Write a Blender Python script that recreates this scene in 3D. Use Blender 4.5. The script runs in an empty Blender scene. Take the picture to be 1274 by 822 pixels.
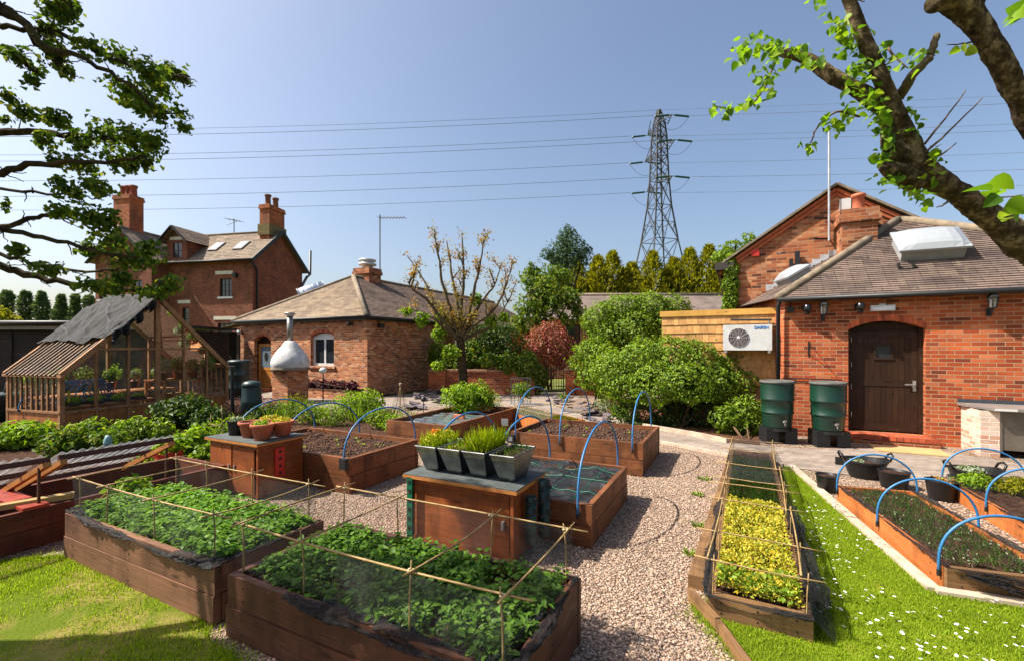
import bpy, math, random
import numpy as np
from math import sin, cos, radians as R, pi
random.seed(7)
RG = np.random.default_rng(11)
S = bpy.context.scene
COL = S.collection
A = R(26.4)                      # direction of the garden's grid
CAMH = 1.84
# ---------------------------------------------------------------- survey helpers
def W(u, v, z=0.0):              # garden grid -> world
    return (v*cos(A)+u*sin(A), -v*sin(A)+u*cos(A), z)
def G(px, py, h=0.0):            # survey point of the photo lying at height h
    Y = 560*(CAMH-h)/(py-432.0)
    return ((px-637)/560*Y, Y, h)
def P(px, py, Y):                # survey point at distance Y
    return ((px-637)/560*Y, Y, CAMH+(432-py)/560*Y)
# ---------------------------------------------------------------- objects
def tag(o, label=None, cat=None, group=None, kind=None):
    if label: o['label'] = label
    if cat: o['category'] = cat
    if group: o['group'] = group
    if kind: o['kind'] = kind
    return o
def thing(name, label, cat, loc=(0, 0, 0), rz=0.0, group=None):
    o = bpy.data.objects.new(name, None); COL.objects.link(o)
    o.empty_display_size = .2
    o.location = loc; o.rotation_euler = (0, 0, rz)
    return tag(o, label, cat, group)
def link(name, me, parent=None):
    o = bpy.data.objects.new(name, me); COL.objects.link(o)
    if parent is not None: o.parent = parent
    return o
def dup(root, loc, rz=None, label=None, sc=None):
    r = root.copy(); COL.objects.link(r); r.location = loc
    if rz is not None: r.rotation_euler = (0, 0, rz)
    if label: r['label'] = label
    if sc: r.scale = (sc, sc, sc)
    for ch in list(root.children):
        c = ch.copy(); COL.objects.link(c); c.parent = r
        for g in list(ch.children):
            d = g.copy(); COL.objects.link(d); d.parent = c
    return r
def vsub(a, b): return (a[0]-b[0], a[1]-b[1], a[2]-b[2])
def vadd(a, b): return (a[0]+b[0], a[1]+b[1], a[2]+b[2])
def vmul(a, k): return (a[0]*k, a[1]*k, a[2]*k)
def dot(a, b): return a[0]*b[0]+a[1]*b[1]+a[2]*b[2]
def cross(a, b): return (a[1]*b[2]-a[2]*b[1], a[2]*b[0]-a[0]*b[2], a[0]*b[1]-a[1]*b[0])
def nrm(a):
    l = math.sqrt(dot(a, a)) or 1.0
    return (a[0]/l, a[1]/l, a[2]/l)
def lerp(a, b, t): return tuple(a[i]+(b[i]-a[i])*t for i in range(len(a)))
class MB:
    def __init__(s): s.v = []; s.f = []; s.uv = []; s.mi = []; s.cur = 0
    def face(s, pts, uv=None):
        i = len(s.v); s.v += [tuple(p) for p in pts]; s.f.append(list(range(i, i+len(pts)))); s.mi.append(s.cur)
        if uv is None:
            n = (0, 0, 0)
            for k in range(1, len(pts)-1):
                n = vadd(n, cross(vsub(pts[k], pts[0]), vsub(pts[k+1], pts[0])))
            n = nrm(n)
            t = nrm(cross((0, 0, 1), n)) if abs(n[2]) < .995 else (1, 0, 0)
            b = cross(n, t)
            uv = [(dot(p, t), dot(p, b)) for p in pts]
        s.uv += uv
    def box(s, x0, x1, y0, y1, z0, z1, M=None, skip=''):
        d = (x1-x0, y1-y0, z1-z0); L = max(range(3), key=lambda i: d[i]); o = random.random()*20
        c = [(x0, y0, z0), (x1, y0, z0), (x1, y1, z0), (x0, y1, z0), (x0, y0, z1), (x1, y0, z1), (x1, y1, z1), (x0, y1, z1)]
        for nm, q in (('z', (3, 2, 1, 0)), ('Z', (4, 5, 6, 7)), ('y', (0, 1, 5, 4)), ('X', (1, 2, 6, 5)), ('Y', (2, 3, 7, 6)), ('x', (3, 0, 4, 7))):
            if nm in skip: continue
            ax = 'xyz'.index(nm.lower())
            oth = [i for i in range(3) if i != ax]
            l = L if L in oth else oth[0]; m = [i for i in oth if i != l][0]
            uv = [(c[k][l]+o, c[k][m]+o*.37) for k in q]
            pts = [c[k] for k in q]
            if M: pts = [M(p) for p in pts]
            s.face(pts, uv)
    def bar(s, a, b, w, h=None, up=(0, 0, 1)):           # square bar between two points
        h = h or w; d = nrm(vsub(b, a))
        if abs(dot(d, up)) > .98: up = (1, 0, 0)
        x = nrm(cross(d, up)); z = cross(x, d); L = math.dist(a, b)
        M = lambda p: tuple(a[i]+x[i]*p[0]+d[i]*p[1]+z[i]*p[2] for i in range(3))
        s.box(-w/2, w/2, 0, L, -h/2, h/2, M)
    def tube(s, pts, r, n=8, cap=True, closed=False):
        N = len(pts); rs = r if isinstance(r, (list, tuple)) else [r]*N
        rings = []; up = (0, 0, 1)
        x = None; acc = 0
        base = len(s.v)
        for i, p in enumerate(pts):
            d = nrm(vsub(pts[min(i+1, N-1)], pts[max(i-1, 0)]))
            if x is None:
                x = nrm(cross(d, up)) if abs(d[2]) < .95 else nrm(cross(d, (1, 0, 0)))
            else:
                x = nrm(vsub(x, vmul(d, dot(x, d))))
            y = cross(d, x)
            if i: acc += math.dist(p, pts[i-1])
            rings.append((acc, [tuple(p[k]+rs[i]*(cos(2*pi*j/n)*x[k]+sin(2*pi*j/n)*y[k]) for k in range(3)) for j in range(n)]))
        for i in range(N): s.v += rings[i][1]
        for i in range(N-1):
            for j in range(n):
                k = (j+1) % n
                s.f.append([base+i*n+j, base+i*n+k, base+(i+1)*n+k, base+(i+1)*n+j]); s.mi.append(s.cur)
                c = 2*pi*max(rs[i], .001)/n
                s.uv += [(rings[i][0], j*c), (rings[i][0], (j+1)*c), (rings[i+1][0], (j+1)*c), (rings[i+1][0], j*c)]
        if cap:
            s.f.append([base+j for j in reversed(range(n))]); s.mi.append(s.cur); s.uv += [(0, 0)]*n
            s.f.append([base+(N-1)*n+j for j in range(n)]); s.mi.append(s.cur); s.uv += [(0, 0)]*n
    def lathe(s, prof, n=24, c=(0, 0, 0), sq=None):
        base = len(s.v); m = len(prof)
        for r, z in prof:
            for j in range(n):
                t = 2*pi*j/n
                s.v.append((c[0]+r*cos(t), c[1]+r*sin(t), c[2]+z))
        for i in range(m-1):
            for j in range(n):
                k = (j+1) % n
                s.f.append([base+i*n+j, base+i*n+k, base+(i+1)*n+k, base+(i+1)*n+j]); s.mi.append(s.cur)
                s.uv += [(j/n, prof[i][1]), ((j+1)/n, prof[i][1]), ((j+1)/n, prof[i+1][1]), (j/n, prof[i+1][1])]
    def prism(s, poly, z0, z1, M=None):
        M = M or (lambda p: p); n = len(poly)
        s.face([M((x, y, z1)) for x, y in poly]); s.face([M((x, y, z0)) for x, y in reversed(poly)])
        for i in range(n):
            a, b = poly[i], poly[(i+1) % n]
            s.face([M((a[0], a[1], z0)), M((b[0], b[1], z0)), M((b[0], b[1], z1)), M((a[0], a[1], z1))])
    # a wall standing on p0 running along d (outside on the right), with openings (xa, xb, za, zb, rise)
    def wall(s, p0, d, x0, x1, z0, top, openings=(), depth=.12):
        tf = top if callable(top) else (lambda x: top)
        d = nrm((d[0], d[1], 0)); n = (d[1], -d[0])
        pt = lambda x, z, y=0: (p0[0]+d[0]*x-n[0]*y, p0[1]+d[1]*x-n[1]*y, z)
        cuts = {x0, x1}
        if callable(top): cuts |= {x0+(x1-x0)*i/2 for i in range(3)}
        def otop(o, x):
            xa, xb, za, zb, rise = o
            if not rise: return zb
            t = (x-xa)/(xb-xa)*2-1
            return zb+rise*(1-t*t)
        for o in openings:
            k = 10 if o[4] else 1
            cuts |= {o[0]+(o[1]-o[0])*i/k for i in range(k+1)}
        cuts = sorted(c for c in cuts if x0-1e-6 <= c <= x1+1e-6)
        for a, b in zip(cuts, cuts[1:]):
            if b-a < 1e-5: continue
            m = (a+b)/2; la = lb = z0
            for o in sorted((o for o in openings if o[0] < m < o[1]), key=lambda o: o[2]):
                if o[2] > la+1e-5: s.face([pt(a, la), pt(b, lb), pt(b, o[2]), pt(a, o[2])])
                ta, tb = otop(o, a), otop(o, b)
                s.face([pt(a, ta), pt(b, tb), pt(b, tb, depth), pt(a, ta, depth)])
                s.face([pt(a, o[2], depth), pt(b, o[2], depth), pt(b, o[2]), pt(a, o[2])])
                la, lb = ta, tb
            s.face([pt(a, la), pt(b, lb), pt(b, tf(b)), pt(a, tf(a))])
        for o in openings:
            for x, fl in ((o[0], 0), (o[1], 1)):
                q = [pt(x, o[2]), pt(x, o[2], depth), pt(x, o[3], depth), pt(x, o[3])]
                s.face(q if not fl else q[::-1])
        return pt
    # a roof slope laid in overlapping courses: a, b the lower corners, c, d the upper ones
    def courses(s, a, b, c, d, step=.14, lift=.014, seed=0):
        n = nrm(cross(vsub(b, a), vsub(d, a)) if math.dist(a, d) > .01 else cross(vsub(b, a), vsub(c, a)))
        L = max(math.dist(a, d), math.dist(b, c)); k = max(1, int(L/step)); rr = random.Random(seed)
        o = rr.random()*7
        for i in range(k):
            t0, t1 = i/k, min(1, (i+1.02)/k)
            q = [lerp(a, d, t0), lerp(b, c, t0), lerp(b, c, t1), lerp(a, d, t1)]
            up = vmul(n, lift*(1+.35*rr.random()))
            lo = [vadd(q[0], up), vadd(q[1], up)]
            s.face([lo[0], lo[1], q[2], q[3]] if math.dist(q[2], q[3]) > .01 else [lo[0], lo[1], q[2]])
            s.face([vadd(q[0], vmul(n, -.004)), vadd(q[1], vmul(n, -.004)), lo[1], lo[0]])
    def build(s, name, mats, parent=None, smooth=False):
        me = bpy.data.meshes.new(name); me.from_pydata(s.v, [], s.f)
        ul = me.uv_layers.new(name='UVMap'); ul.data.foreach_set('uv', [c for p in s.uv for c in p])
        ml = mats if isinstance(mats, (list, tuple)) else [mats]
        for m in ml: me.materials.append(m)
        if len(ml) > 1: me.polygons.foreach_set('material_index', s.mi)
        if smooth: me.polygons.foreach_set('use_smooth', [True]*len(me.polygons))
        me.update()
        return link(name, me, parent)
def bevel(o, w=.006, seg=2, ang=40):
    m = o.modifiers.new('edge', 'BEVEL'); m.width = w; m.segments = seg; m.limit_method = 'ANGLE'; m.angle_limit = R(ang); return o
def npmesh(name, V, F, mat, parent=None, smooth=False, mi=None):
    V = np.ascontiguousarray(V, dtype=np.float32); F = np.ascontiguousarray(F, dtype=np.int32); k = F.shape[1]
    me = bpy.data.meshes.new(name)
    me.vertices.add(len(V)); me.vertices.foreach_set('co', V.ravel())
    me.loops.add(F.size); me.loops.foreach_set('vertex_index', F.ravel())
    me.polygons.add(len(F)); me.polygons.foreach_set('loop_start', np.arange(len(F), dtype=np.int32)*k)
    me.polygons.foreach_set('loop_total', np.full(len(F), k, dtype=np.int32))
    if smooth: me.polygons.foreach_set('use_smooth', np.ones(len(F), dtype=bool))
    for m in (mat if isinstance(mat, (list, tuple)) else [mat]): me.materials.append(m)
    if mi is not None: me.polygons.foreach_set('material_index', np.asarray(mi, dtype=np.int32))
    me.update(calc_edges=True); me.validate()
    return link(name, me, parent)
def unit(a): return a/np.maximum(np.linalg.norm(a, axis=1, keepdims=True), 1e-9)
def rdirs(n): return unit(RG.normal(size=(n, 3)))
def leafset(Pb, D, Nn, L, Wd, fold=.22, droop=0.0, fine=False):
    n = len(Pb); D = unit(D); Sd = unit(np.cross(D, Nn)); Nn = np.cross(Sd, D)
    L = np.broadcast_to(np.asarray(L, float).reshape(-1, 1), (n, 1)); Wd = np.broadcast_to(np.asarray(Wd, float).reshape(-1, 1), (n, 1))
    if not fine:
        V = np.stack([Pb, Pb+D*L*.45+Sd*Wd/2+Nn*fold*Wd, Pb+D*L-Nn*droop*L, Pb+D*L*.45-Sd*Wd/2+Nn*fold*Wd], 1).reshape(-1, 3)
        b = (np.arange(n)*4)[:, None]
        F = np.concatenate([b+np.array([[0, 1, 2]]), b+np.array([[0, 2, 3]])], 1).reshape(-1, 3)
        return V, F
    prof = [(0, .0), (.02, .30), (.18, .5), (.45, .47), (.75, .27), (1, 0)]
    cen = [Pb+D*L*t-Nn*droop*L*t*t for t in (0, .18, .45, .75, 1)]
    lf = [Pb+D*L*t+Sd*Wd*w+Nn*(fold*Wd*w*2-droop*L*t*t) for t, w in prof[1:5]]
    rt = [Pb+D*L*t-Sd*Wd*w+Nn*(fold*Wd*w*2-droop*L*t*t) for t, w in prof[1:5]]
    V = np.stack(cen+lf+rt, 1).reshape(-1, 3)              # 0-4 centre, 5-8 left, 9-12 right
    tri = []
    for o in (5, 9):
        q = [(0, o, o+1), (0, o+1, 1), (1, o+1, o+2), (1, o+2, 2), (2, o+2, o+3), (2, o+3, 3), (3, o+3, 4)]
        tri += q if o == 5 else [(a, c, b) for a, b, c in q]
    b = (np.arange(n)*13)[:, None]
    F = (b[:, :, None]+np.array(tri)[None]).reshape(-1, 3)
    return V, F
def merge(*vf):
    Vs, Fs, o = [], [], 0
    for V, F in vf:
        Vs.append(V); Fs.append(F+o); o += len(V)
    return np.concatenate(Vs), np.concatenate(Fs)
def wob(p, s, k):
    return (np.sin(p[:, 0]*s+k)+np.sin(p[:, 1]*s*1.13+k*2.1)+np.sin(p[:, 2]*s*.91+k*3.7)+np.sin((p[:, 0]+p[:, 2])*s*2.1+k))/4
def cloud(lobes, n, size, asp=.6, shell=.4, up=.25, hang=.2, jit=.7, rough=.16, fine=False, zmin=None, gap=0.0, droop=.15):
    """leaves spread through a set of ellipsoidal lobes (cx, cy, cz, rx, ry, rz)"""
    lob = np.array(lobes, float)
    ar = (lob[:, 3]*lob[:, 4]*lob[:, 5])**(2/3); cnt = RG.multinomial(n, ar/ar.sum())
    Ps, Ns = [], []
    for l, c in zip(lob, cnt):
        d = rdirs(c); r = 1-shell*RG.random((c, 1))**1.6; sx = RG.random((c, 1)); r = r*(1+.32*(sx > .93)*RG.random((c, 1))+.08*np.sin(d[:, :1]*9+d[:, 1:2]*7+l[1]*5)*np.sin(d[:, 2:3]*8+l[0]*3))
        p = d*r*l[3:6]; m = 1+rough*wob(p/l[3:6].mean()+l[:3], 3.4, l[0]*3)[:, None]*2
        Ps.append(l[:3]+p*m); Ns.append(d)
    Pn = np.concatenate(Ps); Nn = np.concatenate(Ns)
    if gap:
        k = wob(Pn, 2.2/np.mean(lob[:, 3:6]), 1.7) > -1+gap*1.2-RG.random(len(Pn))*.35
        Pn, Nn = Pn[k], Nn[k]
    if zmin is not None:
        k = Pn[:, 2] > zmin; Pn, Nn = Pn[k], Nn[k]
    m = len(Pn)
    Nf = unit(Nn+RG.normal(size=(m, 3))*jit+np.array([0, 0, up]))
    D = unit(np.cross(Nf, rdirs(m))+Nn*.35-np.array([0, 0, hang]))
    sz = size*(.6+.8*RG.random(m))
    return leafset(Pn-D*sz[:, None]*.5, D, Nf, sz, sz*asp, fine=fine, droop=droop)
# ---------------------------------------------------------------- materials
class MT:
    def __init__(s, name):
        s.m = bpy.data.materials.new(name); s.m.use_nodes = True; s.nt = s.m.node_tree; s.nt.nodes.clear()
        s.out = s.n('ShaderNodeOutputMaterial')
    def n(s, t, **kw):
        nd = s.nt.nodes.new(t)
        for k, v in kw.items():
            if k.startswith('i_'):
                key = k[2:]; key = int(key) if key.isdigit() else key.replace('_', ' ')
                if hasattr(v, 'is_linked'): s.nt.links.new(v, nd.inputs[key])
                else: nd.inputs[key].default_value = v
            else: setattr(nd, k, v)
        return nd
    def l(s, a, b): s.nt.links.new(a, b)
    def ramp(s, fac, stops, interp='LINEAR'):
        r = s.n('ShaderNodeValToRGB'); r.color_ramp.interpolation = interp
        e = r.color_ramp.elements
        while len(e) < len(stops): e.new(.5)
        for x, (p, c) in zip(e, stops): x.position = p; x.color = (*c, 1)
        s.l(fac, r.inputs[0]); return r.outputs[0]
    def noise(s, scale, vec=None, detail=4, rough=.55):
        nd = s.n('ShaderNodeTexNoise', i_Scale=scale, i_Detail=detail, i_Roughness=rough)
        if vec is not None: s.l(vec, nd.inputs['Vector'])
        return nd.outputs[0]
    def map(s, vec, scale):
        m = s.n('ShaderNodeMapping'); m.inputs['Scale'].default_value = scale; s.l(vec, m.inputs[0]); return m.outputs[0]
    def mix(s, fac, a, b, mode='MIX'):
        nd = s.n('ShaderNodeMix', data_type='RGBA', blend_type=mode)
        for v, i in ((fac, 0), (a, 6), (b, 7)):
            if hasattr(v, 'is_linked'): s.l(v, nd.inputs[i])
            else: nd.inputs[i].default_value = v if i == 0 else (*v, 1) if len(v) == 3 else v
        return nd.outputs[2]
    def math(s, op, a, b=0.0):
        nd = s.n('ShaderNodeMath', operation=op)
        for v, i in ((a, 0), (b, 1)):
            if hasattr(v, 'is_linked'): s.l(v, nd.inputs[i])
            else: nd.inputs[i].default_value = v
        return nd.outputs[0]
    def bump(s, h, strength, dist=.01):
        return s.n('ShaderNodeBump', i_Strength=strength, i_Distance=dist, i_Height=h).outputs[0]
    def bsdf(s, col, rough=.7, nor=None, spec=.35, metal=0.0):
        b = s.n('ShaderNodeBsdfPrincipled')
        for v, k in ((col, 'Base Color'), (rough, 'Roughness')):
            if hasattr(v, 'is_linked'): s.l(v, b.inputs[k])
            else: b.inputs[k].default_value = (*v, 1) if k == 'Base Color' else v
        b.inputs['Specular IOR Level'].default_value = spec; b.inputs['Metallic'].default_value = metal
        if nor is not None: s.l(nor, b.inputs['Normal'])
        return b
    def end(s, sh): s.l(sh.outputs[0] if hasattr(sh, 'outputs') else sh, s.out.inputs[0]); return s.m
    @property
    def uv(s): return s.n('ShaderNodeTexCoord').outputs['UV']
    @property
    def ob(s): return s.n('ShaderNodeTexCoord').outputs['Object']
    @property
    def isl(s): return s.n('ShaderNodeNewGeometry').outputs['Random Per Island']
def srgb(r, g, b): return tuple((c/255/12.92 if c <= 10 else ((c/255+.055)/1.055)**2.4) for c in (r, g, b))
def m_brick(name, cols, mortar, bw=.225, bh=.075, pale=.06, soot=.4):
    t = MT(name); uv = t.uv
    wv = t.n('ShaderNodeVectorMath', operation='MULTIPLY_ADD'); t.l(t.n('ShaderNodeTexNoise', i_Scale=5.0, i_Detail=2.0).outputs[1], wv.inputs[0])
    wv.inputs[1].default_value = (.012, .012, 0); t.l(uv, wv.inputs[2])
    b = t.n('ShaderNodeTexBrick', i_Scale=1.0, i_Mortar_Size=.007, i_Mortar_Smooth=.25, i_Bias=0.0, i_Brick_Width=bw, i_Row_Height=bh)
    t.l(wv.outputs[0], b.inputs['Vector']); b.inputs['Color1'].default_value = (0, 0, 0, 1); b.inputs['Color2'].default_value = (1, 1, 1, 1)
    b.inputs['Mortar'].default_value = (.5, .5, .5, 1)
    k = len(cols); c = t.ramp(b.outputs[0], [(i/(k-1), x) for i, x in enumerate(cols)])
    big = t.noise(.8, uv, 3); c = t.mix(1.0, c, t.ramp(big, [(.28, (.58, .56, .56)), (.5, (.95, .95, .95)), (.72, (1.14, 1.12, 1.06))]), 'MULTIPLY')
    fine = t.noise(40, uv, 4); c = t.mix(.5, c, t.ramp(fine, [(.25, (.6, .6, .6)), (.75, (1.15, 1.15, 1.15))]), 'MULTIPLY')
    if pale:
        pn = t.ramp(t.noise(2.6, t.map(uv, (1, 2.2, 1)), 5, .7), [(.66-pale, (0, 0, 0)), (.74-pale, (.75, .75, .75))]); c = t.mix(pn, c, srgb(196, 176, 160))
    if soot:
        sn = t.ramp(t.noise(1.3, uv, 4), [(.5, (0, 0, 0)), (.72, (soot,)*3)]); c = t.mix(sn, c, (.02, .017, .015))
    c = t.mix(b.outputs[1], c, mortar)
    h = t.math('ADD', t.math('MULTIPLY', b.outputs[1], -1.0), t.math('MULTIPLY', fine, .35))
    return t.end(t.bsdf(c, .88, t.bump(h, .75, .012), .2))
def m_tiles(name, cols, w=.27, h=.14, lichen=None):
    t = MT(name); uv = t.uv
    b = t.n('ShaderNodeTexBrick', i_Scale=1.0, i_Mortar_Size=.004, i_Mortar_Smooth=.1, i_Brick_Width=w, i_Row_Height=h)
    t.l(uv, b.inputs['Vector']); b.inputs['Color1'].default_value = (0, 0, 0, 1); b.inputs['Color2'].default_value = (1, 1, 1, 1)
    b.inputs['Mortar'].default_value = (.1, .1, .1, 1)
    k = len(cols); c = t.ramp(b.outputs[0], [(i/(k-1), x) for i, x in enumerate(cols)])
    c = t.mix(1.0, c, t.ramp(t.noise(1.1, uv, 4), [(.3, (.7, .7, .72)), (.7, (1.15, 1.12, 1.08))]), 'MULTIPLY')
    fine = t.noise(30, uv, 5, .7); c = t.mix(.7, c, t.ramp(fine, [(.25, (.55, .55, .55)), (.75, (1.25, 1.25, 1.25))]), 'MULTIPLY')
    if lichen: c = t.mix(t.ramp(t.noise(7, uv, 6, .7), [(.56, (0, 0, 0)), (.68, (.6, .6, .6))]), c, lichen)
    c = t.mix(t.math('MULTIPLY', b.outputs[1], .7), c, (.02, .018, .016))
    hh = t.math('ADD', t.math('MULTIPLY', b.outputs[1], -1.0), t.math('MULTIPLY', fine, .5))
    return t.end(t.bsdf(c, .85, t.bump(hh, .6, .012), .25))
def m_wood(name, c1, c2, rough=.62, grain=1.0, dirt=.35, spec=.3, board=None):
    t = MT(name); uv = t.uv
    g = t.noise(9*grain, t.map(uv, (.35, 8, 1)), 6, .65); g2 = t.noise(2.3, t.map(uv, (.5, 1.6, 1)), 4)
    c = t.ramp(g, [(.28, c1), (.72, c2)])
    c = t.mix(1.0, c, t.ramp(t.isl, [(0, (.8, .78, .76)), (1, (1.15, 1.13, 1.1))]), 'MULTIPLY')
    kn = t.n('ShaderNodeTexVoronoi', i_Scale=1.0); t.l(t.map(uv, (2.1, 8.5, 1)), kn.inputs['Vector']); c = t.mix(t.ramp(kn.outputs[0], [(.05, (.85,)*3), (.16, (0, 0, 0))]), c, tuple(v*.25 for v in c1))
    st = t.ramp(t.noise(1.6, t.map(uv, (2.2, .55, 1)), 6, .7), [(.48, (0, 0, 0)), (.66, (dirt*1.3,)*3)]); c = t.mix(st, c, tuple(v*.38 for v in c1))
    sc = t.ramp(t.noise(3.1, t.map(uv, (.6, 2.2, 1)), 7, .75), [(.58, (0, 0, 0)), (.72, (dirt*.55,)*3)]); c = t.mix(sc, c, srgb(168, 142, 112))
    c = t.mix(dirt, c, t.ramp(g2, [(.3, (.3, .28, .26)), (.65, (1.2, 1.2, 1.2))]), 'MULTIPLY')
    h = t.math('ADD', g, t.math('MULTIPLY', g2, .3))
    if board:
        w = t.n('ShaderNodeTexBrick', i_Scale=1.0, i_Mortar_Size=.006, i_Brick_Width=60.0, i_Row_Height=board); w.offset = 0
        t.l(uv, w.inputs[0]); c = t.mix(w.outputs[1], c, (.01, .007, .005)); h = t.math('SUBTRACT', h, w.outputs[1])
    return t.end(t.bsdf(c, rough, t.bump(h, .35, .006), spec))
def m_plain(name, col, rough=.5, metal=0.0, spec=.4, var=.25, scale=6.0, bump=.15, iso=False, bscale=40, bd=.004):
    t = MT(name); ob = t.ob
    nz = t.noise(scale, ob, 5, .6)
    c = t.mix(1.0, col, t.ramp(nz, [(.3, (1-var,)*3), (.7, (1+var*.5,)*3)]), 'MULTIPLY')
    if iso: c = t.mix(1.0, c, t.ramp(t.isl, [(0, (.42, .40, .38)), (.25, (.8, .78, .76)), (.75, (1.08, 1.06, 1.04)), (1, (1.4, 1.38, 1.36))]), 'MULTIPLY')
    r = t.n('ShaderNodeMapRange'); t.l(nz, r.inputs[0]); r.inputs[3].default_value = max(.05, rough-.1); r.inputs[4].default_value = min(1, rough+.12)
    return t.end(t.bsdf(c, r.outputs[0], t.bump(t.noise(bscale, ob, 6, .65), bump, bd), spec, metal))
def m_leaf(name, cols, trans=.35, rough=.55, spec=.2, tboost=1.5):
    t = MT(name)
    k = len(cols); c = t.ramp(t.isl, [(i/(k-1), x) for i, x in enumerate(cols)])
    tc = t.mix(1.0, c, (tboost*1.05, tboost*1.05, tboost*.45), 'MULTIPLY')
    b = t.bsdf(c, rough, None, spec); tr = t.n('ShaderNodeBsdfTranslucent'); t.l(tc, tr.inputs[0])
    mx = t.n('ShaderNodeMixShader'); mx.inputs[0].default_value = trans
    t.l(b.outputs[0], mx.inputs[1]); t.l(tr.outputs[0], mx.inputs[2]); return t.end(mx)
def m_net(name, col, fac, fine=0):
    t = MT(name); d = t.bsdf(col, .8); tr = t.n('ShaderNodeBsdfTransparent')
    mx = t.n('ShaderNodeMixShader')
    if fine:
        nz = t.noise(fine, t.ob, 3); rr = t.n('ShaderNodeMapRange'); t.l(nz, rr.inputs[0]); rr.inputs[1].default_value = .3; rr.inputs[2].default_value = .7
        rr.inputs[3].default_value = fac*.5; rr.inputs[4].default_value = min(1, fac*1.5); t.l(rr.outputs[0], mx.inputs[0])
    else: mx.inputs[0].default_value = fac
    t.l(tr.outputs[0], mx.inputs[1]); t.l(d.outputs[0], mx.inputs[2]); return t.end(mx)
def m_glass(name, tint=(.93, .96, .95), dirt=.08):
    t = MT(name); tr = t.n('ShaderNodeBsdfTransparent'); tr.inputs[0].default_value = (*tint, 1)
    gl = t.n('ShaderNodeBsdfGlossy', i_Roughness=.03); df = t.bsdf((.5, .5, .48), .9)
    fr = t.n('ShaderNodeFresnel', i_IOR=1.45)
    m1 = t.n('ShaderNodeMixShader'); t.l(fr.outputs[0], m1.inputs[0]); t.l(tr.outputs[0], m1.inputs[1]); t.l(gl.outputs[0], m1.inputs[2])
    m2 = t.n('ShaderNodeMixShader'); t.l(t.math('MULTIPLY', t.ramp(t.noise(3, t.ob, 5, .7), [(.35, (.3,)*3), (.75, (1.5,)*3)]), dirt), m2.inputs[0]); t.l(m1.outputs[0], m2.inputs[1]); t.l(df.outputs[0], m2.inputs[2])
    return t.end(m2)
def m_poly(name):
    t = MT(name); tr = t.n('ShaderNodeBsdfTransparent'); tl = t.n('ShaderNodeBsdfTranslucent'); tl.inputs[0].default_value = (.62, .64, .66, 1); d = t.bsdf((.4, .41, .42), .25, None, .6)
    m1 = t.n('ShaderNodeMixShader'); m1.inputs[0].default_value = .45; t.l(d.outputs[0], m1.inputs[1]); t.l(tl.outputs[0], m1.inputs[2])
    m2 = t.n('ShaderNodeMixShader'); t.l(t.ramp(t.noise(6, t.ob, 4), [(.3, (.14,)*3), (.7, (.36,)*3)]), m2.inputs[0]); t.l(tr.outputs[0], m2.inputs[1]); t.l(m1.outputs[0], m2.inputs[2]); return t.end(m2)
def m_bark(name, c1, c2, c3, sc=1.0):
    t = MT(name); ob = t.ob; a = t.noise(9*sc, ob, 8, .7); b = t.noise(34*sc, ob, 6, .7)
    c = t.ramp(a, [(.32, c1), (.5, c2), (.66, c3)]); c = t.mix(.75, c, t.ramp(b, [(.3, (.35,)*3), (.62, (1.25,)*3)]), 'MULTIPLY')
    mo = t.ramp(t.noise(4*sc, ob, 5), [(.56, (0, 0, 0)), (.7, (.5,)*3)]); c = t.mix(mo, c, srgb(96, 96, 52))
    return t.end(t.bsdf(c, .95, t.bump(t.math('ADD', a, b), 1.0, .03), .1))
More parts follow.
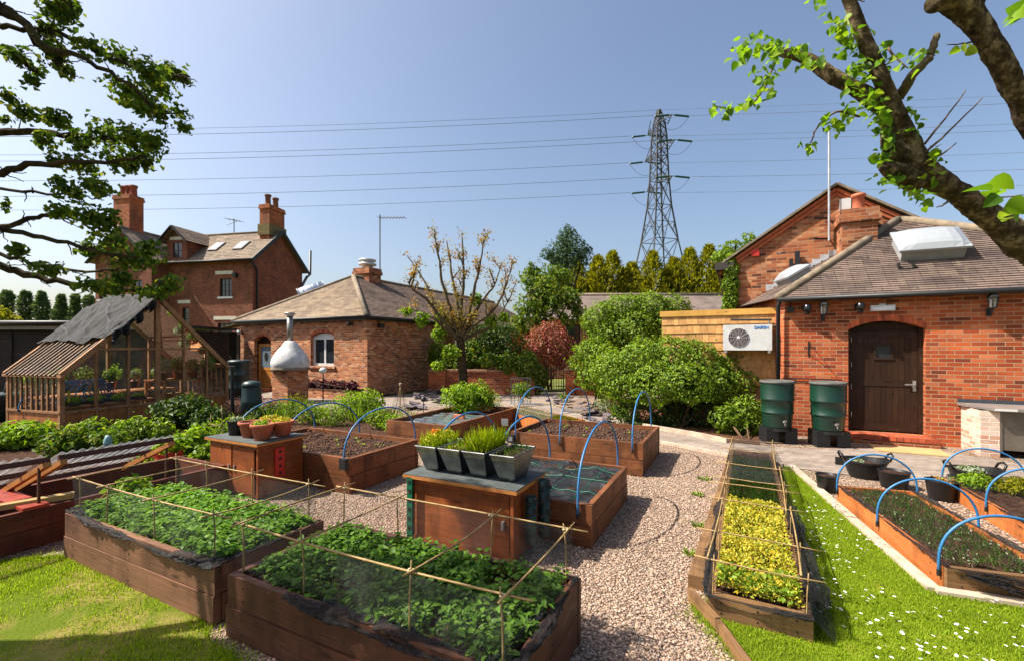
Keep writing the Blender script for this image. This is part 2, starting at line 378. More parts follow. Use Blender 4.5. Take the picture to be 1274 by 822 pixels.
def m_ground(name, kind):
    t = MT(name); ob = t.ob
    if kind == 'gravel':
        v = t.n('ShaderNodeTexVoronoi', i_Scale=52.0, i_Randomness=1.0); t.l(ob, v.inputs['Vector'])
        c = t.ramp(t.n('ShaderNodeSeparateColor', i_0=v.outputs[1]).outputs[0], [(0, srgb(98, 78, 62)), (.3, srgb(144, 120, 100)), (.6, srgb(170, 146, 124)), (.85, srgb(196, 180, 162)), (1, srgb(118, 104, 92))])
        c = t.mix(t.ramp(v.outputs[0], [(.35, (0, 0, 0)), (.75, (.75, .75, .75))]), c, srgb(86, 66, 54))
        c = t.mix(.5, c, t.ramp(t.noise(1.2, ob, 4), [(.3, (.72, .7, .68)), (.7, (1.1, 1.1, 1.1))]), 'MULTIPLY')
        return t.end(t.bsdf(c, .85, t.bump(t.math('MULTIPLY', v.outputs[0], -1.0), 1.0, .02), .25))
    if kind == 'paving':
        b = t.n('ShaderNodeTexBrick', i_Scale=1.0, i_Mortar_Size=.006, i_Brick_Width=.2, i_Row_Height=.1); t.l(ob, b.inputs[0])
        b.inputs['Color1'].default_value = (*srgb(128, 116, 106), 1); b.inputs['Color2'].default_value = (*srgb(150, 138, 128), 1); b.inputs['Mortar'].default_value = (*srgb(108, 96, 86), 1)
        c = t.mix(1.0, b.outputs[0], t.ramp(t.noise(1.5, ob, 5), [(.3, (.75, .74, .72)), (.7, (1.12, 1.1, 1.08))]), 'MULTIPLY')
        return t.end(t.bsdf(c, .85, t.bump(t.math('SUBTRACT', t.noise(30, ob), b.outputs[1]), .4, .006), .25))
    if kind == 'lawn':
        n1 = t.noise(2.0, ob, 5, .6)
        c = t.ramp(n1, [(.35, srgb(78, 92, 16)), (.6, srgb(108, 124, 24)), (.75, srgb(132, 122, 52))])
        return t.end(t.bsdf(c, .95, t.bump(t.noise(60, ob), .8, .02), .1))
    if kind == 'worn':
        n1 = t.noise(1.7, ob, 5, .6)
        c = t.ramp(n1, [(.45, srgb(84, 98, 22)), (.56, srgb(122, 112, 58)), (.68, srgb(150, 124, 88))])
        return t.end(t.bsdf(c, .95, t.bump(t.noise(50, ob), .8, .02), .1))
    if kind == 'soil':
        n1 = t.noise(14, ob, 8, .7)
        c = t.ramp(n1, [(.3, srgb(34, 22, 16)), (.52, srgb(72, 50, 38)), (.7, srgb(112, 84, 66))])
        return t.end(t.bsdf(c, .95, t.bump(n1, 1.0, .06), .1))
    if kind == 'mulch':
        n1 = t.noise(22, t.map(ob, (1, .5, 1)), 6, .7)
        c = t.ramp(n1, [(.3, srgb(40, 26, 20)), (.6, srgb(104, 72, 54)), (.75, srgb(150, 116, 92))])
        return t.end(t.bsdf(c, .95, t.bump(n1, 1.0, .04), .1))
    if kind == 'field':
        c = t.ramp(t.noise(.05, ob, 5), [(.3, srgb(74, 86, 40)), (.7, srgb(110, 112, 60))])
        return t.end(t.bsdf(c, .95, None, .1))
BR_ORANGE = m_brick('orange_brick', [srgb(112, 56, 38), srgb(156, 74, 42), srgb(190, 98, 54), srgb(178, 84, 46), srgb(152, 68, 40), srgb(198, 116, 74), srgb(128, 64, 44)], srgb(166, 134, 106), pale=.0)
BR_MID = m_brick('pale_orange_brick', [srgb(104, 60, 42), srgb(172, 100, 62), srgb(198, 124, 78), srgb(150, 84, 54), srgb(212, 156, 114), srgb(132, 78, 56)], srgb(172, 146, 120), pale=.09)
BR_GABLE = m_brick('weathered_brick', [srgb(84, 48, 36), srgb(160, 90, 56), srgb(186, 112, 70), srgb(140, 74, 48), srgb(196, 136, 96), srgb(120, 66, 46)], srgb(150, 124, 100), pale=.05)
BR_RED = m_brick('red_brick', [srgb(100, 56, 42), srgb(138, 76, 54), srgb(152, 88, 62), srgb(126, 66, 48), srgb(158, 98, 72)], srgb(124, 100, 84), pale=.0)
BR_PALE = m_brick('limewashed_brick', [srgb(190, 140, 112), srgb(214, 190, 170), srgb(222, 204, 188), srgb(196, 120, 88)], srgb(214, 200, 186), pale=.12)
TILE_BROWN = m_tiles('brown_clay_tiles', [srgb(84, 72, 68), srgb(112, 96, 88), srgb(126, 108, 98), srgb(98, 84, 80)], lichen=srgb(140, 128, 108))
TILE_PALE = m_tiles('lichened_tiles', [srgb(120, 104, 88), srgb(146, 128, 108), srgb(158, 140, 118), srgb(128, 110, 94)], lichen=srgb(176, 158, 128))
TILE_HOUSE = m_tiles('farmhouse_tiles', [srgb(112, 98, 84), srgb(136, 120, 104), srgb(148, 130, 112), srgb(122, 106, 92)], lichen=srgb(160, 146, 124))
RIDGE = m_plain('mossy_ridge', srgb(126, 112, 94), .9, var=.5, scale=5, bump=.5)
W_RED = m_wood('red_brown_stain', srgb(84, 40, 28), srgb(116, 58, 38), dirt=.5)
W_PINK = m_wood('faded_brown_stain', srgb(104, 72, 54), srgb(142, 102, 78), dirt=.55)
W_DARK = m_wood('dark_brown_stain', srgb(66, 40, 28), srgb(100, 62, 44), dirt=.5)
W_ORANGE = m_wood('orange_stain', srgb(158, 88, 42), srgb(194, 118, 62), dirt=.45)
W_TAN = m_wood('tan_timber', srgb(104, 76, 50), srgb(146, 112, 76), dirt=.6)
W_BED = m_wood('bed_timber', srgb(94, 56, 32), srgb(138, 86, 50), dirt=.6)
W_CAB = m_wood('cabinet_ply', srgb(124, 64, 28), srgb(164, 92, 44), .6, grain=.5, dirt=.5, spec=.25)
W_EDGE = m_wood('cabinet_edge', srgb(150, 92, 44), srgb(196, 134, 72), .55, dirt=.3)
W_CEDAR = m_wood('cedar_shingle', srgb(176, 128, 74), srgb(212, 164, 104), .7, dirt=.4)
W_CAP = m_wood('yellow_cap_board', srgb(184, 136, 62), srgb(214, 168, 88), .6, dirt=.2)
W_GREEN = m_wood('greenhouse_timber', srgb(134, 94, 60), srgb(178, 134, 92), .75, dirt=.45)
W_SIDE = m_wood('greenhouse_boards', srgb(146, 88, 46), srgb(190, 126, 70), .65, dirt=.4)
W_SHED = m_wood('black_shed_boards', srgb(40, 32, 28), srgb(62, 50, 44), .8, dirt=.5, board=.15)
W_DOOR = m_wood('door_boards', srgb(40, 25, 15), srgb(60, 38, 24), .6, dirt=.3, spec=.2)
W_FDOOR = m_wood('light_oak_door', srgb(180, 110, 42), srgb(214, 146, 66), .45, dirt=.2, spec=.5)
CANE = m_wood('bamboo', srgb(132, 106, 66), srgb(180, 152, 102), .6, dirt=.4)
SOIL = m_ground('garden_soil', 'soil'); MULCH = m_ground('bark_mulch', 'mulch')
PLASTIC_BLACK = m_plain('black_plastic', (.012, .012, .013), .45, var=.2)
PLASTIC_GREEN = m_plain('dark_green_plastic', srgb(14, 48, 35), .34, spec=.5, var=.15, scale=3, bump=.05)
PLASTIC_TEAL = m_plain('dark_teal_plastic', srgb(24, 48, 48), .45, spec=.5)
BLUE = m_plain('blue_pipe', srgb(44, 106, 154), .45, spec=.5, var=.15, bump=.05)
TERRA = m_plain('terracotta', srgb(178, 98, 68), .75, var=.3, scale=12)
REDBAG = m_plain('red_fabric', srgb(196, 62, 36), .7, var=.35, scale=9, bump=.5, bscale=14)
REDPL = m_plain('red_plastic', srgb(186, 48, 34), .45)
GREENPL = m_plain('green_plastic', srgb(20, 96, 66), .4)
ZINC = m_plain('galvanised_steel', (.29, .305, .30), .3, metal=1.0, var=.45, scale=11, bump=.08, bscale=14)
STEEL = m_plain('brushed_steel', (.42, .40, .37), .42, metal=.7, var=.2)
WHITE = m_plain('white_paint', (.56, .56, .55), .45, var=.12, bump=.05)
OFFWHITE = m_plain('limewash', (.56, .555, .54), .88, var=.4, scale=5, bump=.5)
STONE = m_plain('pale_stone', srgb(212, 202, 184), .8, var=.2)
CONC = m_plain('concrete_kerb', srgb(178, 160, 140), .9, var=.35, scale=5, bump=.6)
SLATE = m_plain('purple_slate', srgb(104, 94, 98), .8, var=.4, scale=4, bump=.8, iso=True, bscale=9)
FELT = m_plain('grey_felt', srgb(74, 80, 79), .85, var=.35, scale=7)
BLACK = m_plain('black_paint', (.012, .012, .012), .5, var=.1)
IRON = m_plain('black_iron', (.015, .014, .014), .5)
LEAD = m_plain('lead_flashing', srgb(176, 180, 184), .45, metal=.2, var=.3)
PYL = m_plain('galvanised_lattice', srgb(62, 62, 62), .7)
INSUL = m_plain('green_glass_insulator', srgb(36, 70, 62), .3)
DARKGLASS = m_plain('window_glass', (.02, .024, .028), .06, spec=.7, var=.1, bump=.02, bscale=3)
SKYGLASS = m_plain('rooflight_glass', (.30, .34, .36), .08, spec=.8, var=.1, bump=.02)
GLASS = m_glass('greenhouse_glass', (.93, .96, .95), .03); POLY = m_poly('corrugated_plastic')
TARP = m_plain('black_mesh_tarp', (.018, .018, .019), .62, spec=.22, var=.5, scale=3, bump=.5, bscale=30)
MEMB = m_plain('black_membrane', (.014, .014, .014), .5, spec=.3, var=.4, scale=5, bump=.5, bscale=30)
MEMBLINE = m_plain('green_thread', srgb(30, 120, 90), .6)
NET = m_net('black_net', (.012, .012, .013), .13, 4); NETD = m_net('dense_black_net', (.012, .012, .012), .5, 3); NETP = m_net('pale_net', (.07, .07, .07), .2, 3)
NETF = m_net('folded_black_net', (.008, .008, .009), .62, 70)
WATER = m_plain('pond_water', (.09, .11, .115), .12, spec=.6, var=.5, scale=3, bump=.3, bscale=8)
MATT = m_plain('coir_mat', srgb(176, 144, 96), .95, var=.2, bump=.8, bscale=70)
BARK = m_bark('tree_bark', srgb(42, 33, 25), srgb(96, 80, 60), srgb(176, 154, 122), 2.0)
BARK_D = m_bark('dark_bark', srgb(36, 30, 22), srgb(62, 52, 38), srgb(88, 76, 54))
BARK_Y = m_plain('lichened_bark', srgb(92, 80, 54), .9, var=.6, scale=9, bump=1.0, bscale=26, bd=.02)
TWIG = m_plain('twig', srgb(96, 72, 50), .85)
L_LIME = m_leaf('lime_leaf', [(.05, .12, .008), (.11, .22, .012), (.19, .32, .018), (.24, .32, .03)], .45, .5, .2)
L_OAK = m_leaf('left_tree_leaf', [(.03, .065, .008), (.055, .105, .012), (.09, .15, .016), (.19, .20, .025)], .42)
L_HEDGE = m_leaf('hedge_leaf', [(.045, .085, .008), (.10, .18, .012), (.165, .255, .016), (.24, .34, .025), (.09, .13, .012)], .35, .5, .22)
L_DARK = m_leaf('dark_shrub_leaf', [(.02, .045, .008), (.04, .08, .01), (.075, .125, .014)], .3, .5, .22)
L_MAG = m_leaf('magnolia_leaf', [(.035, .075, .010), (.075, .14, .014), (.13, .21, .018), (.25, .24, .03)], .38)
L_RED = m_leaf('photinia_leaf', [(.10, .03, .02), (.28, .06, .05), (.40, .10, .085), (.11, .10, .03), (.42, .17, .12)], .3, .5, .25)
L_CON = m_leaf('golden_conifer', [(.08, .095, .006), (.18, .18, .010), (.30, .28, .018), (.12, .13, .010)], .4, .7, .1)
L_PINE = m_leaf('blue_green_needles', [(.03, .065, .03), (.05, .10, .045), (.08, .13, .05)], .25, .7, .2)
L_POP = m_leaf('poplar_leaf', [(.05, .085, .035), (.08, .125, .045), (.11, .15, .06)], .25, .7, .2)
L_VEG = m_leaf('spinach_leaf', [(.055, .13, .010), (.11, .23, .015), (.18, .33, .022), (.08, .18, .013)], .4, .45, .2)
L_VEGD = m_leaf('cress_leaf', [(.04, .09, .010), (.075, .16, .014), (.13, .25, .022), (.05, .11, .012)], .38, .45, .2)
L_GOLD = m_leaf('golden_leaf', [(.30, .30, .02), (.55, .45, .035), (.42, .34, .03), (.14, .22, .02), (.62, .52, .08)], .3)
L_BRIGHT = m_leaf('bright_leaf', [(.10, .18, .010), (.18, .29, .016), (.26, .38, .024)], .4, .5, .2)
L_BUD = m_leaf('bronze_bud', [(.22, .11, .03), (.34, .15, .035), (.26, .22, .03), (.32, .30, .04), (.36, .12, .06)], .35)
L_PALE = m_leaf('silver_leaf', [(.22, .27, .17), (.32, .36, .24), (.18, .24, .12)], .25)
L_PURP = m_leaf('purple_leaf', [(.05, .014, .025), (.09, .022, .035), (.13, .04, .05)], .25)
L_PINKF = m_leaf('pink_flower', [(.45, .16, .2), (.5, .26, .26), (.08, .14, .03)], .3)
GRASS = m_leaf('grass_blade', [(.10, .17, .006), (.18, .27, .010), (.25, .35, .014), (.30, .38, .03), (.22, .33, .014)], .45, .6, .12)
GRASS_D = m_leaf('dull_grass_blade', [(.04, .09, .012), (.07, .14, .018), (.12, .19, .03)], .4)
GRASS_Y = m_leaf('yellow_green_shoot', [(.20, .28, .010), (.32, .40, .016), (.44, .48, .024)], .45)
FLOWER_W = m_plain('daisy_petal', (.82, .82, .80), .7, var=.05, bump=0); FLOWER_Y = m_plain('daisy_eye', (.7, .45, .03), .7)
PEBBLE = m_plain('pebbles', srgb(164, 140, 122), .88, var=.35, scale=30, bump=.3, iso=True)
# ---------------------------------------------------------------- camera, sun, sky
cam = bpy.data.objects.new('camera', bpy.data.cameras.new('camera')); COL.objects.link(cam); S.camera = cam
cam.location = (0, 0, CAMH); cam.rotation_euler = (R(90), 0, 0)
cam.data.sensor_width = 36; cam.data.lens = 560/1274*36; cam.data.shift_y = 21/1274; cam.data.clip_end = 3000; cam.data.clip_start = .05
SUN_AZ, SUN_EL = R(-91), R(51)        # azimuth clockwise from +Y
sd = (sin(SUN_AZ)*cos(SUN_EL), cos(SUN_AZ)*cos(SUN_EL), sin(SUN_EL))
sl = bpy.data.lights.new('sun', 'SUN'); sl.energy = 5.0; sl.angle = R(.5); sl.color = (1, .93, .82)
so = bpy.data.objects.new('sun', sl); COL.objects.link(so); so.location = vmul(sd, 50)
so.rotation_euler = (R(90)-SUN_EL, 0, -SUN_AZ+pi)
import mathutils
so.rotation_euler = mathutils.Vector(sd).to_track_quat('Z', 'Y').to_euler()
wd = bpy.data.worlds.new('World'); S.world = wd; wd.use_nodes = True
nt = wd.node_tree; bg = nt.nodes['Background']; sk = nt.nodes.new('ShaderNodeTexSky'); sk.sky_type = 'NISHITA'; sk.sun_disc = False
sk.sun_elevation = SUN_EL; sk.sun_rotation = SUN_AZ; sk.air_density = 1.0; sk.dust_density = 3.6; sk.ozone_density = 1.1; sk.altitude = 60
nt.links.new(sk.outputs[0], bg.inputs[0]); bg.inputs[1].default_value = .094
S.view_settings.view_transform = 'Standard'; S.view_settings.look = 'None'; S.view_settings.exposure = 1.06; S.view_settings.gamma = 1
S.render.engine = 'CYCLES'; S.cycles.max_bounces = 8; S.cycles.transparent_max_bounces = 24; S.cycles.use_denoising = True
S.cycles.caustics_reflective = False; S.cycles.caustics_refractive = False
# ---------------------------------------------------------------- ground
def sheet(name, pts, z, mat, kind='structure', label=None):
    m = MB(); m.face([(p[0], p[1], z) for p in pts]); o = m.build(name, mat); tag(o, label, None, None, kind); return o
def area(pts):
    return sum(a[0]*b[1]-b[0]*a[1] for a, b in zip(pts, pts[1:]+pts[:1]))/2
def ccw(pts): return pts if area(pts) > 0 else pts[::-1]
def inside(x, y, poly):
    c = np.zeros(len(x), bool)
    for (x1, y1, *_), (x2, y2, *_) in zip(poly, poly[1:]+poly[:1]):
        k = ((y1 > y) != (y2 > y)); xx = (x2-x1)*(y-y1)/((y2-y1) or 1e-9)+x1; c ^= k & (x < xx)
    return c
sheet('ground', [(-900, -60), (900, -60), (900, 1500), (-900, 1500)], -.03, m_ground('field', 'field'))
GRAVEL = m_ground('gravel_bed', 'gravel')
sheet('gravel_ground', [(-7, .3), (11, .3), (11, 14), (3, 19), (-7, 15)], 0, GRAVEL)
sheet('garden_soil_ground', ccw([(-22, 3), (-5.9, 3.2), (-4.6, 6.2), (-2.2, 6.4), (-2.4, 9), (-3.6, 13.5), (-9, 16.2), (-22, 17)]), .004, SOIL)
PAVE = m_ground('grey_pavers', 'paving')
pth_up = [(700, 508), (760, 517), (822, 536), (905, 551), (1000, 559), (1090, 557), (1180, 562), (1274, 578)]
pth_lo = [(1274, 616), (1180, 602), (1030, 588), (975, 580), (897, 565), (822, 550), (745, 530), (690, 519)]
path_poly = [G(*p)[:2] for p in pth_up]+[(11, 8.2), (11, 6.9)]+[G(*p)[:2] for p in pth_lo]
sheet('path', ccw(path_poly), .008, PAVE)
sheet('yard_paving', ccw([(-9.5, 16.2), (-5.0, 13.2), (-2.6, 13.8), (1.2, 13.5), (3.2, 18.2), (-3.6, 18.4), (-5.2, 16.6), (-12, 19.7)]), .006, m_ground('yard_paving_slabs', 'paving'))
sheet('bark_mulch', ccw([G(*p)[:2] for p in [(736, 506), (822, 534), (905, 549), (945, 553), (945, 530), (830, 505), (750, 492)]]), .012, MULCH)
lawnR = ccw([(1.0, 1.1)]+[G(*p)[:2] for p in [(928, 826), (872, 762), (900, 757), (958, 600), (984, 581), (1163, 738), (1274, 757)]]+[(3.5, 2.75), (3.9, 1.1)])
lawnL = ccw([(-6.5, 1.2), (-6.5, 4.0), (-5.75, 3.92)]+[G(*p)[:2] for p in [(6, 700), (76, 694), (160, 722), (246, 768), (262, 800), (300, 830)]]+[(-1.45, 1.2)])
sheet('lawn', lawnR, .012, m_ground('lawn_ground', 'lawn'))
sheet('worn_lawn', lawnL, .012, m_ground('worn_lawn_ground', 'worn'))
def grass_on(name, poly, n, h, mat, label, thin=None, w=.0035):
    xs = [p[0] for p in poly]; ys = [p[1] for p in poly]
    x = RG.uniform(min(xs), max(xs), n); y = RG.uniform(min(ys), max(ys), n)
    ex = RG.integers(0, len(poly), n//12); et = RG.random((n//12, 1)); pa = np.array([p[:2] for p in poly]); pe = pa[ex]*(1-et)+pa[(ex+1) % len(pa)]*et+RG.normal(size=(n//12, 2))*.035*(1+np.sin(ex*3+et[:, 0]*40))[:, None]
    ins = np.concatenate([inside(x, y, poly), np.ones(n//12, bool)]); x = np.concatenate([x, pe[:, 0]]); y = np.concatenate([y, pe[:, 1]])
    k = ins & (np.abs(x) < 1.22*y+.2)
    if thin: k &= (np.sin(x*3.1+1)+np.sin(y*3.7)+np.sin((x+y)*5.3)+.7*np.sin(x*9-y*8))/3.2+RG.random(len(x))*.9 > thin
    x, y = x[k], y[k]; m = len(x); az = RG.random(m)*6.28; hh = h*(.5+.9*RG.random(m)); le = RG.random(m)*.7
    d = np.stack([np.cos(az), np.sin(az), 0*az], 1); s = np.stack([-np.sin(az), np.cos(az), 0*az], 1)*w
    b = np.stack([x, y, np.full(m, .006)], 1); t = b+d*(hh*le)[:, None]; t[:, 2] += hh
    mid = b+d*(hh*le*.35)[:, None]; mid[:, 2] += hh*.6
    V = np.stack([b-s, b+s, mid+s*.8, mid-s*.8, t], 1).reshape(-1, 3); q = (np.arange(m)*5)[:, None]
    F = np.concatenate([q+[[0, 1, 2]], q+[[0, 2, 3]], q+[[3, 2, 4]]], 1).reshape(-1, 3)
    return tag(npmesh(name, V, F, mat), label, None, None, 'stuff')
grass_on('grass', lawnR, 300000, .024, GRASS, 'bright green short lawn grass beside the narrow yellow bed', None, .0022)
grass_on('grass', lawnL, 170000, .026, GRASS, 'worn lawn grass with bare patches in the near left corner', .22, .0022)
# loose stones of the gravel near the camera
def pebbles(poly, n, smin, smax, z=0.0, name='gravel', label=None, mat=None):
    xs = [p[0] for p in poly]; ys = [p[1] for p in poly]
    y = min(ys)+(max(ys)-min(ys))*RG.random(n)**1.35; x = RG.uniform(min(xs), max(xs), n)
    k = inside(x, y, poly) & ~inside(x, y, lawnR) & ~inside(x, y, lawnL) & ~inside(x, y, path_poly)
    x, y = x[k], y[k]; m = len(x)
    o = np.array([(1, 0, 0), (-1, 0, 0), (0, 1, 0), (0, -1, 0), (0, 0, 1), (0, 0, -1), (.62, .62, .35), (-.62, -.62, .3), (.62, -.62, .3), (-.62, .62, .35)])
    f = np.array([(6, 4, 0), (6, 2, 4), (6, 0, 2), (9, 4, 2), (9, 1, 4), (9, 2, 1), (7, 4, 1), (7, 3, 4), (7, 1, 3), (8, 4, 3), (8, 0, 4), (8, 3, 0)])
    s = smin+(smax-smin)*RG.random((m, 1, 1)); sc = .7+.6*RG.random((m, 1, 3)); sc[..., 2] *= .65
    a = RG.random(m)*6.28; ca, sa = np.cos(a)[:, None], np.sin(a)[:, None]
    v = o[None]*(.8+.4*RG.random((m, 10, 1)))*s*sc
    V = np.stack([v[..., 0]*ca-v[..., 1]*sa+x[:, None], v[..., 0]*sa+v[..., 1]*ca+y[:, None], v[..., 2]+z+.003], 2).reshape(-1, 3)
    F = ((np.arange(m)*10)[:, None, None]+f[None]).reshape(-1, 3)
    return tag(npmesh(name, V, F, mat or PEBBLE), label, None, None, 'stuff')
pebbles([(-2.6, 1.2), (1.6, 1.4), (3.7, 7.3), (3.4, 8.6), (-.6, 8.6), (-1.4, 5.6), (-3.4, 5.2), (-2.6, 3)], 120000, .004, .0135, .0, 'gravel', 'loose pinkish beige gravel between the raised beds', PEBBLE)
pebbles([G(*p)[:2] for p in [(1000, 590), (1170, 735), (1300, 745), (1300, 600), (1180, 603)]], 9000, .008, .017, .0, 'gravel', 'loose gravel between the two low beds by the red building', PEBBLE)
# daisies
n = 2000; x = RG.uniform(1.2, 4, n); y = RG.uniform(2.0, 6.5, n); k = inside(x, y, lawnR) & (x > .46*y+.60-.05*y) & ((np.sin(x*4.1+y*1.3)+np.sin(y*3.1-x*2)) > -.9+1.5*(y > 4.6)-.4*(np.abs(x-.72*y) < .35))
x, y = x[k], y[k]; m = len(x); a0 = np.arange(8)*pi/4
r = (.0075+.0055*RG.random(m))[:, None]; zz = (.045+.02*RG.random(m))[:, None]; tx = RG.normal(size=(m, 1))*.25-.2; ty = RG.normal(size=(m, 1))*.25-.2
ring = lambda q, dz: np.stack([x[:, None]+q*r*np.cos(a0), y[:, None]+q*r*np.sin(a0), zz+dz+q*r*(tx*np.cos(a0)+ty*np.sin(a0))], 2)
cen = np.stack([x, y, zz[:, 0]+.002], 1)[:, None]
V = np.concatenate([ring(1, .003), ring(.35, .001), cen], 1).reshape(-1, 3)
tri = []; mi = []
for j in range(8):
    j2 = (j+1) % 8; tri += [(j, j2, 8+j2), (j, 8+j2, 8+j), (8+j, 8+j2, 16)]; mi += [0, 0, 1]
F = ((np.arange(m)*17)[:, None, None]+np.array(tri)[None]).reshape(-1, 3)
tag(npmesh('daisies', V, F, [FLOWER_W, FLOWER_Y], None, False, np.tile(mi, m)), 'white daisies scattered through the right lawn', None, None, 'stuff')
# kerbs and timber edging
def strip(name, pts, w, h, mat, label, cat, seg=None, group=None):
    """an edging laid end to end along ground points"""
    root = thing(name, label, cat, (*pts[0][:2], 0), 0, group)
    o = root.location
    for a, b in zip(pts, pts[1:]):
        k = max(1, round(math.dist(a, b)/seg)) if seg else 1
        m = MB()
        for i in range(k):
            p, q = lerp(a[:2], b[:2], i/k+.002), lerp(a[:2], b[:2], (i+1)/k-.002)
            dz = random.uniform(-.006, .006)
            m.bar((p[0]-o[0], p[1]-o[1], h/2-.01+dz), (q[0]-o[0], q[1]-o[1], h/2-.01+dz), w, h)
        bevel(m.build('edging_length', mat, root), .008)
    return root
strip('lawn_kerb', [G(984, 581), G(1060, 648), G(1163, 738), G(1220, 747), G(1300, 760)], .09, .06, CONC, 'pale concrete edging between daisy lawn and gravel', 'edging', .9)
strip('path_kerb', [G(822, 551), G(897, 566), G(975, 581)], .06, .07, CONC, 'pale edging on the near side of the paver path', 'edging', .9)
strip('path_kerb', [G(800, 531), G(858, 541), G(905, 551)], .06, .10, CONC, 'pale edging between bark mulch and the paver path', 'edging', .9)
strip('timber_edging', [G(858, 738, .05), G(893, 776, .05), G(932, 830, .05)], .035, .10, W_TAN, 'thin weathered board edging the near end of the gravel', 'edging')
t = thing('timber_sleeper', 'long brown sleeper lying on the gravel beside the yellow bed', 'sleeper', G(866, 734), 0)
m = MB(); b = vsub(G(911, 573), G(866, 734)); m.bar((0, 0, .055), (b[0]*.52, b[1]*.52, .055), .115, .11); bevel(m.build('sleeper_length', W_TAN, t), .008)
m = MB(); m.bar((b[0]*.523, b[1]*.523, .05), (b[0], b[1], .05), .11, .10); bevel(m.build('sleeper_length', W_TAN, t), .008)
# ---------------------------------------------------------------- building helpers
def window(root, p0, d, x0, x1, z0, z1, rise, inset, fm, gm, cols=2, rows=1, fw=.06, sill=None, name='window'):
    d = nrm((d[0], d[1], 0)); n = (d[1], -d[0])
    T = lambda x, y, z: (p0[0]+d[0]*x-n[0]*y, p0[1]+d[1]*x-n[1]*y, z)
    M = lambda p: T(*p)
    m = MB()
    m.box(x0, x0+fw, inset, inset+.07, z0, z1, M); m.box(x1-fw, x1, inset, inset+.07, z0, z1, M)
    m.box(x0+fw, x1-fw, inset+.002, inset+.068, z0, z0+fw, M); 
    K = 8 if rise else 1
    for i in range(K):
        a, b = x0+(x1-x0)*i/K, x0+(x1-x0)*(i+1)/K
        top = lambda x: z1+rise*(1-((x-x0)/(x1-x0)*2-1)**2)
        zl, zr = top(a), top(b); lo = z1-fw if rise else z1-fw
        q = [(a, lo), (b, lo), (b, zr-.004), (a, zl-.004)]
        m.face([T(x, inset+.001, z) for x, z in q]); m.face([T(x, inset+.066, z) for x, z in reversed(q)])
        m.face([T(a, inset+.066, lo), T(b, inset+.066, lo), T(b, inset, lo), T(a, inset, lo)])
    for i in range(1, cols):
        c = x0+(x1-x0)*i/cols; m.box(c-fw*.45, c+fw*.45, inset+.004, inset+.064, z0+fw, z1-fw, M)
    for i in range(1, rows):
        c = z0+(z1-z0)*i/rows; m.box(x0+fw, x1-fw, inset+.012, inset+.055, c-.014, c+.014, M)
    o = m.build(name, fm, root)
    g = MB(); g.box(x0+fw*.6, x1-fw*.6, inset+.03, inset+.036, z0+fw*.6, z1-fw*.6, M); g.build('pane', gm, o)
    if sill:
        k = MB(); k.box(x0-.12, x1+.12, -.07, inset, z0-.13, z0-.003, M); bevel(k.build('sill', sill, o), .01)
    return o
def boardbar(root, name, mat, a, b, w, h):
    m = MB(); m.bar(a, b, w, h); return m.build(name, mat, root)
def gutter(root, a, b, r=.055, mat=None, name='gutter'):
    m = MB(); m.tube([a, b], r, 10); return m.build(name, mat or BLACK, root, True)
def pipe(root, pts, r, mat, name='downpipe', n=10):
    m = MB(); m.tube(pts, r, n); return m.build(name, mat, root, True)
def pot_chimney(root, name, x, y, wx, wy, z0, z1, mat, pots, pmat, band=True, ph=.5, pr=.13):
    m = MB(); m.box(x-wx/2, x+wx/2, y-wy/2, y+wy/2, z0, z1-.3, None, 'zZ')
    m.box(x-wx/2-.05, x+wx/2+.05, y-wy/2-.05, y+wy/2+.05, z1-.3, z1-.15); m.box(x-wx/2-.02, x+wx/2+.02, y-wy/2-.02, y+wy/2+.02, z1-.15, z1)
    # box uv runs along the longest axis; brick courses must be level, so lay the shaft again face by face
    m = MB()
    def lay(e, za, zb):
        a = [(x-wx/2-e, y-wy/2-e), (x+wx/2+e, y-wy/2-e), (x+wx/2+e, y+wy/2+e), (x-wx/2-e, y+wy/2+e)]
        for i in range(4):
            p, q = a[i], a[(i+1) % 4]; m.face([(p[0], p[1], za), (q[0], q[1], za), (q[0], q[1], zb), (p[0], p[1], zb)])
        m.face([(*p, zb) for p in a]); m.face([(*p, za) for p in reversed(a)])
    lay(0, z0, z1-.3)
    if band: lay(.06, z1-.3, z1-.15); lay(.03, z1-.148, z1)
    else: lay(0.001, z1-.298, z1)
    c = m.build(name, mat, root)
    for px, py in pots:
        k = MB(); k.lathe([(pr, 0), (pr*.92, ph*.15), (pr*.85, ph*.8), (pr*1.08, ph*.84), (pr*1.08, ph), (pr*.8, ph), (pr*.75, ph*.6)], 16, (x+px, y+py, z1-.01)); k.build('chimney_pot', pmat, c, True)
    return c
# ---------------------------------------------------------------- red brick workshop with the dark door (right)
o = W(11.1, .94); wk = thing('brick_workshop', 'low orange brick building with dark boarded door and white domed rooflights', 'building', o, -A)
LD = (-.282, .959)
m = MB(); DX0, DX1 = 1.09, 2.28
m.wall((0, 0), (1, 0), 0, 6.6, 0, 2.95, [(DX0, DX1, .17, 2.2, .16)], .2)
a_ = (LD[0]*2.35, LD[1]*2.35)
m.wall(a_, (-LD[0], -LD[1]), 0, 2.35, 0, 2.95)
m.wall((6.6, 0), (0, 1), 0, 5.0, 0, 2.95)
m.build('wall', BR_ORANGE, wk)
m = MB()                                                            # arch of rubbed bricks over the door
for i in range(18):
    t0, t1 = i/18*1.24-.025+DX0, (i+.88)/18*1.24-.025+DX0
    zt = lambda x: 2.2+.16*(1-((x-DX0)/(DX1-DX0)*2-1)**2)
    m.prism([(t0, zt(t0)+.003), (t1, zt(t1)+.003), (t1, zt(t1)+.115), (t0, zt(t0)+.115)], -.004, .01, lambda p: (p[0], p[2] if False else -p[2]+.006, p[1]))
